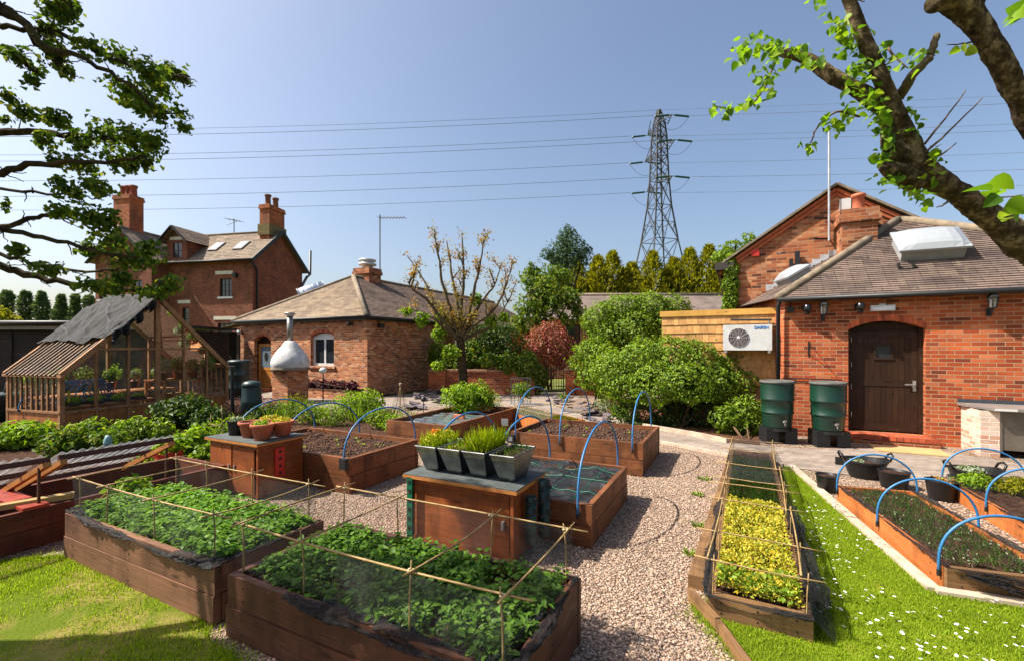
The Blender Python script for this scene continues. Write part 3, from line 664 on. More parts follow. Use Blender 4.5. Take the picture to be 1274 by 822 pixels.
m.build('door_arch', m_plain('rubbed_brick', srgb(172, 84, 50), .85, var=.3, iso=True), wk)
# door
m = MB()
m.box(DX0, DX0+.07, .12, .2, .17, 2.22); m.box(DX1-.07, DX1, .12, .2, .17, 2.22)
fr = m.build('door_frame', W_DOOR, wk)
m = MB(); m.box(DX0+.072, DX1-.072, .196, .2, .17, 2.34); m.build('door_head', W_DOOR, wk)
m = MB(); x0, x1 = DX0+.075, DX1-.075
for i in range(9):
    a, b = x0+.1+(x1-x0-.2)*i/9, x0+.1+(x1-x0-.2)*(i+1)/9
    if 3 <= i <= 5:
        m.box(a+.002, b-.002, .158, .19, .30, 1.62)
        m.box(a+.002, b-.002, .158, .19, 1.9, 2.05)
    else: m.box(a+.002, b-.002, .158, .19, .30, 2.05)
m.box(x0, x0+.1, .145, .19, .2, 2.16); m.box(x1-.1, x1, .145, .19, .2, 2.16)
m.box(x0+.1, x1-.1, .146, .19, .2, .32); m.box(x0+.1, x1-.1, .146, .19, 2.04, 2.16); m.box(x0+.1, x1-.1, .147, .19, 1.08, 1.2)
dr = m.build('door', W_DOOR, wk); bevel(dr, .004, 1)
m = MB(); cx = (x0+x1)/2; xa, xb = cx-.16, cx+.16
m.box(xa, xb, .14, .165, 1.6, 1.64); m.box(xa, xb, .14, .165, 1.88, 1.92); m.box(xa, xa+.04, .14, .165, 1.64, 1.88); m.box(xb-.04, xb, .14, .165, 1.64, 1.88)
vf = m.build('viewing_frame', W_DOOR, dr)
m = MB(); m.box(xa+.03, xb-.03, .17, .176, 1.62, 1.9); m.build('pane', DARKGLASS, dr)
m = MB(); m.box(x1-.075, x1-.025, .135, .146, 1.0, 1.2); m.bar((x1-.05, .11, 1.13), (x1-.20, .10, 1.125), .022, .022); m.tube([(x1-.05, .14, 1.13), (x1-.05, .10, 1.13)], .014); bevel(m.build('handle', STEEL, dr), .003)
for z in (.45, 1.0, 1.45, 1.95):
    m = MB(); m.tube([(x0-.005, .135, z), (x0-.005, .135, z+.1)], .011); m.build('hinge', STEEL, dr)
m = MB(); m.box(DX0-.06, DX1+.12, -.32, -.001, 0, .15); st = MB()
for i in range(13):
    w = (DX1-DX0+.18)/13; st.box(DX0-.06+w*i+.004, DX0-.06+w*(i+1)-.004, -.33, -.002, .085, .165)
m.build('step', BR_ORANGE, wk); bevel(st.build('step_bricks', m_plain('step_brick', srgb(168, 78, 48), .85, var=.35, iso=True), wk), .006)
# roof
E0 = (-.15, -.17, 2.87); T0 = (2.45, 2.2, 4.78); E1 = (6.78, -.17, 2.87); FF = (E0[0]+LD[0]*2.6, E0[1]+LD[1]*2.6, 2.9); E2 = (6.78, 5.0, 2.87); T2 = (3.3, 5.0, 4.78)
m = MB(); m.courses(E0, E1, T0, T0, .135); m.courses(FF, E0, T0, lerp(FF, T0, .985), .135, seed=2); m.courses(E1, E2, T2, T0, .135, seed=3)
m.build('roof', TILE_BROWN, wk)
m = MB(); m.tube([vadd(E0, (0, 0, .0)), vadd(T0, (0, 0, .03))], .085, 10); m.tube([vadd(T0, (0, 0, .03)), vadd(E1, (0, 0, .0))], .085, 10); m.build('hip_tiles', RIDGE, wk, True)
m = MB()
for i in range(15):
    p = lerp(FF, T0, .05+i/15*.75); m.box(p[0]-.02, p[0]+.16, p[1]-.10, p[1]+.02, p[2]+.02, p[2]+.17)
m.build('stepped_flashing', LEAD, wk)
m = MB(); m.box(-.02, 6.6, -.13, -.03, 2.82, 2.87); m.build('fascia', BLACK, wk)
gutter(wk, (-.16, -.2, 2.83), (6.7, -.2, 2.83), .05)
pipe(wk, [(-.1, -.14, 2.83), (-.13, -.06, 2.7), (-.13, -.06, .05)], .04, BLACK)
# domed rooflights: kerb + acrylic dome in the plane of the slope
def rooflight(root, o, ex, ey, wx, wy, k=.14, name='rooflight'):
    ex, ey = nrm(ex), nrm(ey); n = nrm(cross(ex, ey))
    M = lambda p: tuple(o[i]+ex[i]*p[0]+ey[i]*p[1]+n[i]*p[2] for i in range(3))
    m = MB(); m.box(-wx*.5, wx*.5, -wy*.5, wy*.5, -.03, k, M); u = bevel(m.build(name, m_plain('rooflight_kerb', srgb(140, 142, 142), .6, var=.2), root), .01)
    m = MB(); N = 8; w2, h2 = wx*.56, wy*.56
    g = lambda i, j: M((-w2+2*w2*i/N, -h2+2*h2*j/N, k+.055+.13*(1-(abs(i/N*2-1))**4)*(1-(abs(j/N*2-1))**4)))
    for i in range(N):
        for j in range(N): m.face([g(i, j), g(i+1, j), g(i+1, j+1), g(i, j+1)])
    m.box(-w2, w2, -h2, h2, k+.012, k+.048, M); m.build('dome', m_plain('white_acrylic', (.29, .31, .33), .32, spec=.5, var=.05, bump=0), u)
ey = vsub(T0, (T0[0], -.17, 2.87)); 
rooflight(wk, (2.58, 1.0, 3.84), (1, 0, 0), ey, .98, .74, .2)
eL = vsub(E0, FF); mid = lerp(lerp(FF, E0, .42), T0, .30)
rooflight(wk, mid, eL, cross(nrm(cross(eL, vsub(T0, FF))), nrm(eL)), .72, .5, .12)
m = MB(); m.box(2.0, 2.25, .45, .47, 3.385, 3.42); m.box(2.0, 2.02, .45, .6, 3.39, 3.53); m.box(2.23, 2.25, .45, .6, 3.39, 3.53); m.build('snow_hook', BLACK, wk)
# fittings on the front wall
def at_wk(x, y, z): 
    c, s = cos(-A), sin(-A); return (o[0]+c*x-s*y, o[1]+s*x+c*y, z)
def wlight(name, x, z, label, cat, group=None): return thing(name, label, cat, at_wk(x, 0, z), -A, group)
def lant(x, z, label):
    t = wlight('wall_lantern', x, z, label, 'lantern', 'black lanterns on the workshop front')
    m = MB(); m.box(-.035, .035, -.02, -.001, -.2, -.06); m.tube([(0, -.02, -.13), (0, -.10, -.17), (0, -.16, -.12), (0, -.16, -.06)], .012); m.build('bracket', IRON, t)
    m = MB()
    for k in range(6): 
        a = k*pi/3; m.bar((.045*cos(a), -.16+.045*sin(a), -.06), (.075*cos(a), -.16+.075*sin(a), .12), .01)
    m.lathe([(.0, -.07), (.05, -.07), (.05, -.055)], 6, (0, -.16, 0)); m.lathe([(.09, .115), (.092, .13), (.05, .19), (.02, .2), (.012, .24), (0, .25)], 6, (0, -.16, 0)); m.build('cage', IRON, t)
    m = MB(); m.lathe([(.042, -.055), (.068, .115)], 6, (0, -.16, 0)); m.build('glazing', m_glass('lantern_glass', (.85, .85, .8), .3), t)
lant(.66, 2.57, 'black carriage lantern left of the boarded door'); lant(3.15, 2.60, 'black carriage lantern right of the boarded door, on its own')
def flood(x, z, label):
    t = wlight('flood_light', x, z, label, 'flood light', 'black flood lights on the workshop front')
    m = MB(); m.box(-.05, .05, -.03, -.001, -.05, .06); m.tube([(0, -.03, .0), (0, -.09, .05), (.02, -.12, .02)], .014); m.build('bracket', BLACK, t)
    m = MB(); m.lathe([(.03, .08), (.065, .06), (.075, -.04), (.06, -.06), (0, -.06)], 16, (.02, -.15, 0)); m.build('lamp_head', m_plain('glossy_black', (.012, .012, .014), .2, spec=.6), t, True)
    m = MB(); m.lathe([(.0, -.06), (.05, -.065), (.055, -.1), (.03, -.13), (0, -.13)], 12, (.02, -.13, 0)); m.build('sensor', BLACK, t, True)
flood(.36, 2.64, 'black flood light with sensor nearest the drainpipe'); flood(1.24, 2.64, 'black flood light with sensor above the boarded door')
t = wlight('bulkhead_light', 1.62, 2.60, 'white strip emergency light above the boarded door', 'light')
m = MB(); m.box(-.19, .19, -.09, -.001, -.055, .055); bevel(m.build('housing', WHITE, t), .012); m = MB(); m.box(-.17, .17, -.098, -.0905, -.045, .02); m.build('diffuser', m_plain('opal', (.7, .7, .72), .3), t); m = MB(); m.box(-.05, .05, -.05, -.001, .057, .085); m.build('cable_box', WHITE, t)
t = wlight('camera_bracket', .10, 2.62, 'small black junction box under the eave at the corner', 'box'); m = MB(); m.box(-.06, .05, -.1, -.001, -.05, .05); bevel(m.build('box_body', BLACK, t), .01); m = MB(); m.tube([(0, -.02, .05), (0, -.02, .2)], .01); m.build('cable', BLACK, t)
t = wlight('basket_bracket', .42, 1.85, 'black hanging basket bracket on brick wall above the water butts', 'bracket')
m = MB(); m.box(-.012, .012, -.012, -.001, -.2, .12); m.tube([(0, -.01, .08), (0, -.1, .10), (0, -.22, .06), (0, -.26, .09)], .007); m.tube([(0, -.01, -.15), (0, -.08, -.05), (0, -.2, .05)], .006); m.build('bracket_arm', IRON, t)
t = wlight('hose_line', .5, 1.2, 'thin black pipe along the brick wall above the water butts', 'pipe'); m = MB(); m.tube([(-.55, -.03, 0), (.48, -.03, -.01)], .012); m.build('pipe_run', BLACK, t)
# brick serving counter against the wall
t = thing('outdoor_counter', 'brick and steel outdoor counter against the orange brick wall', 'counter', W(11.1, 3.72), -A)
m = MB(); m.wall((0, -.74), (1, 0), 0, .24, 0, .78); m.wall((0, 0), (0, -1), .0, .74, 0, .78); m.wall((.24, -.74), (0, 1), 0, .73, 0, .78); m.build('brick_pier', BR_PALE, t)
m = MB(); m.prism([(-.06, -.01), (-.06, -.2), (.12, -.86), (3.0, -.86), (3.0, -.01)], .79, .835); bevel(m.build('worktop', STEEL, t), .006)
m = MB(); m.box(-.05, 3.0, -.025, -.002, .838, .90); m.build('upstand', m_plain('dark_upstand', srgb(62, 66, 72), .4), t)
m = MB(); m.box(.245, 3.0, -.72, -.70, .13, .785); m.box(.242, .272, -.735, -.722, .10, .785); m.build('steel_front', m_plain('dull_steel', srgb(112, 104, 92), .5, metal=.4), t)
m = MB(); m.bar((.13, -.868, .812), (.40, -.868, .812), .012, .035); m.build('white_trim', WHITE, t)
# ---------------------------------------------------------------- gabled barn behind
o2 = W(13.3, -.29); bn = thing('gabled_barn', 'tall orange brick barn whose gable rises behind the domed rooflights', 'building', o2, -A)
gw = 4.96; ge, ga = 4.02, 5.68
m = MB(); gt = lambda x: ge+(ga-ge)*(1-abs(x/gw*2-1))
m.wall((0, 0), (1, 0), 0, gw, 0, gt); m.wall((0, 9), (0, -1), 0, 9, 0, ge); m.wall((gw, 0), (0, 1), 0, 9, 0, ge); m.build('wall', BR_GABLE, bn)
m = MB()
for sg in (-1, 1):
    xe = gw/2+sg*(gw/2+.12); a = (xe, -.12, ge-.05); b = (gw/2, -.12, ga+.06); c = (gw/2, 9, ga+.06); d = (xe, 9, ge-.05)
    if sg < 0: m.courses(d, a, b, c, .16)
    else: m.courses(a, d, c, b, .16)
m.build('roof', TILE_BROWN, bn)
m = MB()
for sg in (-1, 1):
    xe = gw/2+sg*(gw/2+.1)
    for k in range(2):
        q = .02+.10*k; m.bar((xe, -.012-.022*(1-k), ge-.10-q), (gw/2, -.012-.022*(1-k), ga-.0-q), .05+.02*(1-k), .07)
m.build('verge_bricks', m_plain('verge_brick', srgb(176, 92, 56), .85, var=.4, scale=18), bn)
m = MB()
for sg in (-1, 1):
    xe = gw/2+sg*(gw/2+.14); m.bar((xe, -.09, ge-.02), (gw/2, -.09, ga+.10), .12, .05)
m.build('verge_tiles', RIDGE, bn)
pipe(bn, [(-.12, -.05, ge-.08), (-.12, 2, ge-.08), (-.12, 8.8, ge-.08)], .06, BLACK, 'gutter')
m = MB(); m.box(-.2, .25, -.16, -.002, ge-.13, ge+.06); m.build('eaves_block', m_plain('dark_block', srgb(58, 54, 50), .8), bn)
pot_chimney(bn, 'chimney', 2.80, -.40, .66, .60, 2.5, 4.98, BR_GABLE, [(.04, 0)], TERRA, True, .40, .13)
m = MB(); m.box(.66, .84, -.07, -.003, 4.2, 4.36); bevel(m.build('alarm_box', REDPL, bn), .01)
m = MB(); m.box(2.54, 2.76, -.09, -.003, 5.12, 5.40); bevel(m.build('white_alarm_box', WHITE, bn), .02)
m = MB(); m.box(1.62, 1.72, -.16, -.05, 3.2, 4.22); m.box(1.50, 1.58, -.12, -.04, 3.2, 4.05); m.build('vent_pipe', BLACK, bn)
iv = thing('climbing_ivy', 'narrow column of ivy climbing the left corner of the barn', 'ivy', vadd(o2, (0, 0, 0)), -A)
V, F = cloud([(.17, -.05, 1.2+.45*i, .20, .12, .36) for i in range(7)], 3600, .085, .8, .3); npmesh('leaves', V, F, L_HEDGE, iv)
m = MB(); m.tube([(.2, -.03, 0), (.28, -.03, 2), (.22, -.03, 3.5)], .03); m.build('stem', BARK_D, iv)
t = thing('aerial_mast', 'tall thin grey aerial mast fixed to the barn gable', 'mast', at_wk(0, 0, 0), 0); t.location = W(13.1, 2.02)
m = MB(); m.tube([(0, 0, 4.4), (0, 0, 7.1)], .026); m.build('pole', m_plain('mast_grey', srgb(170, 172, 176), .4, metal=.4), t)
m = MB()
for z in (4.5, 5.0): m.bar((0, 0, z), (.09, .17, z), .03); m.bar((-.3, .1, z-.03), (.1, .1, z-.03), .04)
m.build('wall_bracket', IRON, t)
# ---------------------------------------------------------------- long low range behind the hedges
lr = thing('long_range', 'long low building with grey tiled roof beyond the hedges', 'building', (1.2, 27, 0), 0)
m = MB(); m.wall((0, 0), (1, 0), 0, 13, 0, 3.6, [(1.9, 2.9, 1.9, 3.2, 0)], .2); m.wall((0, 6), (0, -1), 0, 6, 0, 3.6); m.build('wall', BR_MID, lr)
window(lr, (0, 0), (1, 0), 1.9, 2.9, 1.9, 3.2, 0, .12, BLACK, DARKGLASS, 2, 2, .05)
m = MB(); m.courses((-.2, -.25, 3.5), (13, -.25, 3.5), (13, 3, 5.3), (-.2, 3, 5.3), .2); m.courses((13, 6.2, 3.5), (-.2, 6.2, 3.5), (-.2, 3, 5.3), (13, 3, 5.3), .4); m.build('roof', m_tiles('grey_range_tiles', [srgb(118, 104, 98), srgb(138, 124, 116), srgb(128, 112, 104)]), lr)
m = MB(); m.tube([(-.2, 3, 5.32), (13, 3, 5.32)], .12); m.build('ridge_tiles', RIDGE, lr, True)
gutter(lr, (-.2, -.3, 3.48), (13, -.3, 3.48), .06)
# ---------------------------------------------------------------- shingled plant enclosure with heat pump
en = thing('shingled_enclosure', 'yellow cedar shingle enclosure joined to the orange brick building', 'enclosure', W(11.62, -1.63), -A)
L = 2.50; m = MB(); rr = random.Random(3)
for row in range(8):
    z = 2.58-.20*(row+1); x = -rr.random()*.1
    while x < L:
        w = rr.uniform(.10, .19); a, b = max(0, x), min(L, x+w-.004)
        if b > a+.02:
            dz = rr.uniform(-.006, .006)
            m.face([(a, -.032, z+dz), (b, -.032, z+dz), (b, -.012, z+.215), (a, -.012, z+.215)], [(z*3+x*7, a), (z*3+x*7, b), (z*3+x*7+.21, b), (z*3+x*7+.21, a)])
            m.face([(a, 0, z+dz), (b, 0, z+dz), (b, -.032, z+dz), (a, -.032, z+dz)]); m.face([(b, -.032, z+dz), (b, 0, z+dz), (b, 0, z+.2), (b, -.012, z+.215)])
        x += w
m.build('shingles', W_CEDAR, en)
m = MB(); m.box(0, L, .0, .05, .0, 2.58); m.box(0, .05, .051, 1.6, 0, 2.58); m.build('back_boards', W_TAN, en)
m = MB(); m.box(-.04, L+.02, -.05, .06, 2.585, 2.72); bevel(m.build('cap_board', W_CAP, en), .01)
hp = thing('heat_pump', 'white heat pump unit with round fan on the shingled wall', 'heat pump', W(11.62, .23), -A)
m = MB(); m.box(-.48, .48, -.40, -.08, 1.78, 2.34); bevel(m.build('casing', WHITE, hp), .02)
m = MB()
for k in range(1, 7): 
    r = .033*k; m.tube([(-.17+r*cos(a), -.412, 2.06+r*sin(a)) for a in [i*2*pi/24 for i in range(25)]], .004, 5)
for k in range(12): m.tube([(-.17+.03*cos(k*pi/6), -.413, 2.06+.03*sin(k*pi/6)), (-.17+.205*cos(k*pi/6+.5), -.413, 2.06+.205*sin(k*pi/6+.5))], .005, 5)
m.build('fan_guard', m_plain('grey_guard', srgb(150, 140, 140), .5), hp)
m = MB(); m.lathe([(0, 0), (.205, 0), (.205, .004), (0, .004)], 28); q = m.v; m.v = [(p[0]-.17, -.4015-p[2], p[1]+2.06) for p in q]; m.build('fan_opening', m_plain('fan_dark', srgb(78, 70, 72), .7), hp)
m = MB(); m.lathe([(0, .012), (.03, .01), (.034, 0)], 16); m.v = [(p[0]-.17, -.413-p[2], p[1]+2.06) for p in m.v]; m.build('fan_hub', WHITE, hp)
tc = bpy.data.curves.new('lettering', 'FONT'); tc.body = 'DAIKIN'; tc.size = .085; tc.extrude = .002; tc.offset = .0025; tc.materials.append(m_plain('blue_letter', srgb(20, 110, 180), .5))
tmp_ = bpy.data.objects.new('lettering_curve', tc); COL.objects.link(tmp_); tme = bpy.data.meshes.new_from_object(tmp_.evaluated_get(bpy.context.evaluated_depsgraph_get())); bpy.data.objects.remove(tmp_); to = link('lettering', tme, hp); to.location = (.14, -.4035, 2.245); to.rotation_euler = (R(90), 0, 0); to.scale = (.95, 1, 1)
m = MB(); m.box(-.45, -.40, -.42, -.0, 1.72, 1.775); m.box(.40, .45, -.42, -.0, 1.72, 1.775); m.build('wall_bracket', STEEL, hp)
t = thing('pipe_trunking', 'black pipe run along the shingles above the heat pump', 'pipe', W(11.6, .2), -A)
m = MB(); m.tube([(-.30, -.09, 2.47), (.52, -.09, 2.45)], .024); m.build('pipe_run', BLACK, t)
m = MB(); m.tube([(.55, -.2, 2.30), (.62, -.16, 2.29), (.69, -.12, 2.18), (.7, -.1, 1.9), (.7, -.1, 1.4)], .03); m.build('insulated_pipe', BLACK, t, True)
m = MB(); m.tube([(.46, -.09, 2.45), (.46, -.15, 2.34)], .016); m.build('drop_pipe', BLACK, t)
# ---------------------------------------------------------------- hipped outbuilding with the white window (middle left)
o3 = W(12.5, -12.17); ob = thing('hipped_outbuilding', 'brick outbuilding with hipped tiled roof, white window and oak door', 'building', o3, -A)
LW = 7.45; DP = 17.0
m = MB()
m.wall((-LW, 0), (1, 0), 0, LW, 0, 3.0, [(.95, 2.05, .12, 2.12, .22), (4.45, 5.75, 1.12, 2.28, .16)], .22)
m.wall((0, 0), (0, 1), 0, 4.55, 0, 3.0); m.wall((0, 4.55), (0, 1), 0, DP-4.55, 0, 3.0, [(.35, 3.0, 0, 2.5, 0)], .4)
m.wall((-LW, DP), (0, -1), 0, DP, 0, 3.0)
m.build('wall', BR_MID, ob)
def archring(root, x0, x1, zt, rise, y=-.006, h=.11, n=16, mat=None):
    m = MB(); top = lambda x: zt+rise*(1-((x-x0)/(x1-x0)*2-1)**2)
    for i in range(n):
        a, b = x0+(x1-x0)*i/n, x0+(x1-x0)*(i+.88)/n
        m.prism([(a, top(a)+.003), (b, top(b)+.003), (b, top(b)+h), (a, top(a)+h)], 0, .012, lambda p: (p[0], y+.006-p[2], p[1]))
    return m.build('brick_arch', mat or m_plain('arch_brick', srgb(164, 86, 58), .85, var=.3, iso=True), root)
archring(ob, -LW+.95, -LW+2.05, 2.12, .22); archring(ob, -LW+4.45, -LW+5.75, 2.28, .16)
window(ob, (-LW, 0), (1, 0), 4.45, 5.75, 1.12, 2.26, .15, .14, WHITE, DARKGLASS, 2, 1, .1)
m = MB(); m.box(-LW+4.36, -LW+5.84, -.06, .13, 1.03, 1.115); m.build('sill', BR_MID, ob)
m = MB(); x0, x1 = -LW+.95, -LW+2.05
m.box(x0, x0+.07, .14, .22, .12, 2.3); m.box(x1-.07, x1, .14, .22, .12, 2.3); m.box(x0, x1, .196, .2, .12, 2.36); m.build('door_frame', W_DOOR, ob)
m = MB(); a, b = x0+.07, x1-.07
m.box(a, a+.13, .15, .19, .14, 2.0); m.box(b-.13, b, .15, .19, .14, 2.0); m.box(a+.13, b-.13, .151, .189, .14, .32); m.box(a+.13, b-.13, .151, .189, 1.88, 2.0); m.box(a+.13, b-.13, .151, .189, .86, .98)
m.box(a+.13, b-.13, .165, .18, .32, .86); d_ = m.build('door', W_FDOOR, ob); bevel(d_, .004, 1)
m = MB(); m.box(a+.13, b-.13, .165, .172, .98, 1.88); m.build('pane', m_plain('obscured_glass', srgb(110, 122, 130), .15, spec=.6), d_)
m = MB(); m.lathe([(0, 0), (.16, 0), (.16, .006), (0, .006)], 20); m.v = [(p[0]*.8+(a+b)/2+.02, .163-p[2], p[1]*1.2+1.45) for p in m.v]; m.build('oval_motif', BLACK, d_)
m = MB(); m.box(x0-.1, x1+.1, -.35, -.001, 0, .11); m.build('step', BR_ORANGE, ob)
ea = 2.98; ap = 5.12; H0 = (-LW/2, 2.95, ap); H1 = (-LW/2, DP-.5, ap)
c0, c1, c2, c3 = (-LW-.22, -.25, ea), (.22, -.25, ea), (.22, DP, ea), (-LW-.22, DP, ea)
m = MB(); m.courses(c0, c1, H0, H0, .15); m.build('roof', TILE_PALE, ob)
m = MB(); m.courses(c1, c2, H1, H0, .15, seed=4); m.courses(c3, c0, H0, H1, .15, seed=5); m.build('roof_side', m_tiles('outbuilding_side_tiles', [srgb(92, 78, 70), srgb(116, 98, 88), srgb(128, 110, 98)], lichen=srgb(140, 126, 100)), ob)
m = MB(); m.tube([c0, H0], .09, 10); m.tube([c1, H0], .10, 10); m.tube([H0, H1], .10, 10); m.build('ridge_tiles', RIDGE, ob, True)
m = MB(); m.box(-LW-.15, .17, -.2, -.1, ea-.14, ea-.03); m.box(.1, .17, -.098, DP, ea-.141, ea-.031); m.build('fascia', BLACK, ob)
gutter(ob, c0[:2]+(ea-.03,), c1[:2]+(ea-.03,), .055); gutter(ob, (.25, -.25, ea-.03), (.25, DP, ea-.03), .055)
pipe(ob, [(-4.25, -.2, ea-.05), (-4.25, -.06, ea-.2), (-4.25, -.06, .1)], .04, BLACK)
ch = pot_chimney(ob, 'chimney', -LW/2-.05, 3.9, .95, .8, 4.2, 5.62, BR_GABLE, [], TERRA)
m = MB(); m.lathe([(.25, 0), (.25, .16), (.42, .18), (.42, .26), (.28, .28), (.28, .36), (.40, .38), (.40, .45), (.1, .50), (0, .5)], 20, (-LW/2-.05, 3.9, 5.61)); m.build('cowl', m_plain('cowl_metal', srgb(200, 202, 200), .4, metal=.3), ch, True)
t = thing('tv_aerial', 'tall thin pole with comb shaped aerial above the outbuilding roof', 'aerial', (*W(17.2, -15.9)[:2], 4.9), -A)
m = MB(); m.tube([(0, 0, .1), (0, 0, 3.55)], .03); m.build('pole', m_plain('aerial_grey', srgb(96, 98, 100), .5), t)
m = MB(); m.tube([(-.12, .05, 3.42), (1.15, .55, 3.40)], .018, 6)
for k in range(9): p = lerp((-.1, .05, 3.42), (1.12, .54, 3.40), k/8); m.tube([(p[0]+.1, p[1]-.25, p[2]), (p[0]-.1, p[1]+.25, p[2])], .01, 5)
m.build('comb', m_plain('aerial_grey_thin', srgb(96, 98, 100), .5), t)
def wall_lamp(x, z, label, mat):
    c, s = cos(-A), sin(-A)
    t = thing('wall_lamp', label, 'lamp', (o3[0]+c*x, o3[1]+s*x, z), -A)
    m = MB(); m.box(-.05, .05, -.03, -.001, -.06, .06); m.tube([(0, -.03, 0), (0, -.1, .03)], .015); m.build('bracket', BLACK, t)
    m = MB(); m.lathe([(0, .1), (.06, .08), (.09, .0), (.06, -.08), (0, -.1)], 14, (0, -.16, 0)); m.build('lamp_head', mat, t, True); return t
wall_lamp(-LW+.12, 2.5, 'white round wall lamp at the left end of the outbuilding', WHITE); wall_lamp(-.75, 2.72, 'black flood light under the eave beside the white window', BLACK)
t = thing('corner_flood_light', 'black flood light on the shaded side wall of the outbuilding', 'flood light', (*W(13.1, -12.15)[:2], 2.66), -A+pi/2)
m = MB(); m.box(-.05, .05, -.03, -.001, -.06, .06); m.build('bracket', BLACK, t); m = MB(); m.box(-.12, .12, -.16, -.032, -.09, .07); bevel(m.build('lamp_head', BLACK, t), .02)
t = thing('silver_duct', 'shiny round ventilation duct behind the outbuilding roof', 'duct', P(388, 357, 25), 0)
m = MB(); m.tube([(-.6, -.25, -.55), (.55, .3, -.05)], .42, 24); m.build('duct_tube', m_plain('bright_duct', (.62, .66, .70), .22, metal=.8, var=.1), t, True)
m = MB()
for k in range(6): p = lerp((-.6, -.25, -.55), (.55, .3, -.05), k/5); q = lerp((-.6, -.25, -.55), (.55, .3, -.05), k/5+.03); m.tube([p, q], .435, 24)
m.build('duct_rings', m_plain('duct_ring', (.45, .48, .52), .3, metal=.8), t)
# raised flower bed along its front
t = thing('brick_flower_bed', 'low brick edged flower bed below the white window', 'flower bed', W(12.45, -15.6), -A)
m = MB(); m.wall((0, -.9), (1, 0), 0, 3.4, 0, .32); m.wall((3.4, -.9), (0, 1), 0, .85, 0, .32); m.wall((0, 0), (0, -1), .05, .9, 0, .32); m.build('brick_edge', BR_MID, t)
m = MB(); m.box(.0, 3.4, -.9, -.06, .26, .324); m.build('soil', SOIL, t)
for i in range(7):
    x = .25+i*.48; p = W(12.45-.45, -15.6+x, .3)
    q = thing('purple_plant', 'dark purple leafy plant in the brick edged flower bed', 'plant', p, 0, 'purple plants below the white window')
    V, F = cloud([(0, 0, .14, .24, .22, .16)], 260, .11, .8, .5); npmesh('leaves', V, F, L_PURP, q); m = MB(); m.tube([(0, 0, -.02), (0, 0, .15)], .012); m.build('stem', TWIG, q)
t = thing('wire_trellis', 'thin rusty wire support leaning over the brick flower bed', 'trellis', W(11.55, -15.5), -A)
m = MB()
for k in range(6): m.tube([(k*.6, 0, .3), (k*.6, .05, .95-.06*k)], .008, 5)
m.tube([(0, .05, .95), (3.1, .05, .62)], .012, 6); m.tube([(0, .03, .7), (3.1, .03, .45)], .01, 6); m.build('wires', m_plain('rust', srgb(70, 50, 42), .8), t)
# lean-to beside it
t = thing('open_lean_to', 'dark open lean-to shed between the farmhouse and the outbuilding', 'shed', (-14.9, 22.6, 0), R(-14))
m = MB(); m.box(-2.2, 1.4, 1.9, 2.0, 0, 2.7); m.box(-2.2, -2.1, 0, 1.9, 0, 2.6); m.box(-1.0, -.3, -.02, .05, 0, 1.9); m.box(-.31, -.21, -.04, .06, 0, 2.7); m.box(1.3, 1.42, 0, 1.9, 0, 2.7); m.build('boards', W_SHED, t)
m = MB(); m.courses((-.4, -.2, 2.62), (1.5, -.35, 2.95), (1.5, 2.2, 3.3), (-.4, 2.2, 3.0), .3); m.build('roof', TILE_PALE, t)
m = MB(); m.bar((-2.3, -.2, 2.72), (-.35, -.2, 2.72), .12, .22); m.build('beam', W_SHED, t); m = MB(); m.box(-2.2, -.42, -.1, 2.0, 2.835, 2.87); m.build('flat_roof', PLASTIC_BLACK, t)
# ---------------------------------------------------------------- farmhouse
o4 = (-16.6, 28.8, 0); fh = thing('brick_farmhouse', 'three storey red brick farmhouse with tall chimneys and a dormer', 'house', o4, R(-11))
GW = 4.9; EV = 7.5; RD = 9.75; WL, WR, WP = 11.0, 6.5, 1.1
m = MB()
m.wall((-WR, 0), (1, 0), 0, WR, 0, EV, [(WR-2.45, WR-1.55, 5.12, 6.28, 0), (WR-2.6, WR-1.5, 2.1, 3.42, 0), (WR-5.35, WR-4.8, 3.35, 4.45, 0)], .16)
gt4 = lambda x: EV+(RD-EV)*(1-abs(x/GW*2-1)); m.wall((0, 0), (0, 1), 0, GW, 0, gt4)
m.wall((-WL, GW), (0, -1), 0, GW+WP, 0, EV); ww = WL-WR
gtw = lambda x: EV+(RD-.2-EV)*(1-abs(x/ww*2-1)); m.wall((-WL, -WP), (1, 0), 0, ww, 0, gtw, [(.3, 1.0, 5.0, 6.2, 0), (3.0, 3.75, 5.0, 6.2, 0)], .16)
m.wall((-WR, -WP), (0, 1), 0, WP, 0, EV)
m.wall((0, GW), (-1, 0), 0, WL, 0, EV)
m.build('wall', BR_RED, fh)
m = MB()
m.courses((-WR-.6, -.35, EV-.12), (.3, -.35, EV-.12), (.3, GW/2, RD+.08), (-WR-.6, GW/2, RD+.08), .2)
m.courses((.3, GW+.35, EV-.12), (-WL, GW+.35, EV-.12), (-WL, GW/2, RD+.08), (.3, GW/2, RD+.08), .2)
xc = -WL+ww/2
m.courses((-WL-.3, 3.0, EV-.12), (-WL-.3, -WP-.3, EV-.12), (xc, -WP-.3, RD-.12), (xc, 3.0, RD-.12), .2, seed=6)
m.courses((-WR+.3, -WP-.3, EV-.12), (-WR+.3, 1.2, EV-.12), (xc, 3.0, RD-.12), (xc, -WP-.3, RD-.12), .2, seed=7)
m.build('roof', TILE_HOUSE, fh)
m = MB(); m.tube([(-WL, GW/2, RD+.1), (.3, GW/2, RD+.1)], .1, 8); m.tube([(xc, -WP-.3, RD-.1), (xc, 2.4, RD-.1)], .1, 8); m.build('ridge_tiles', RIDGE, fh, True)
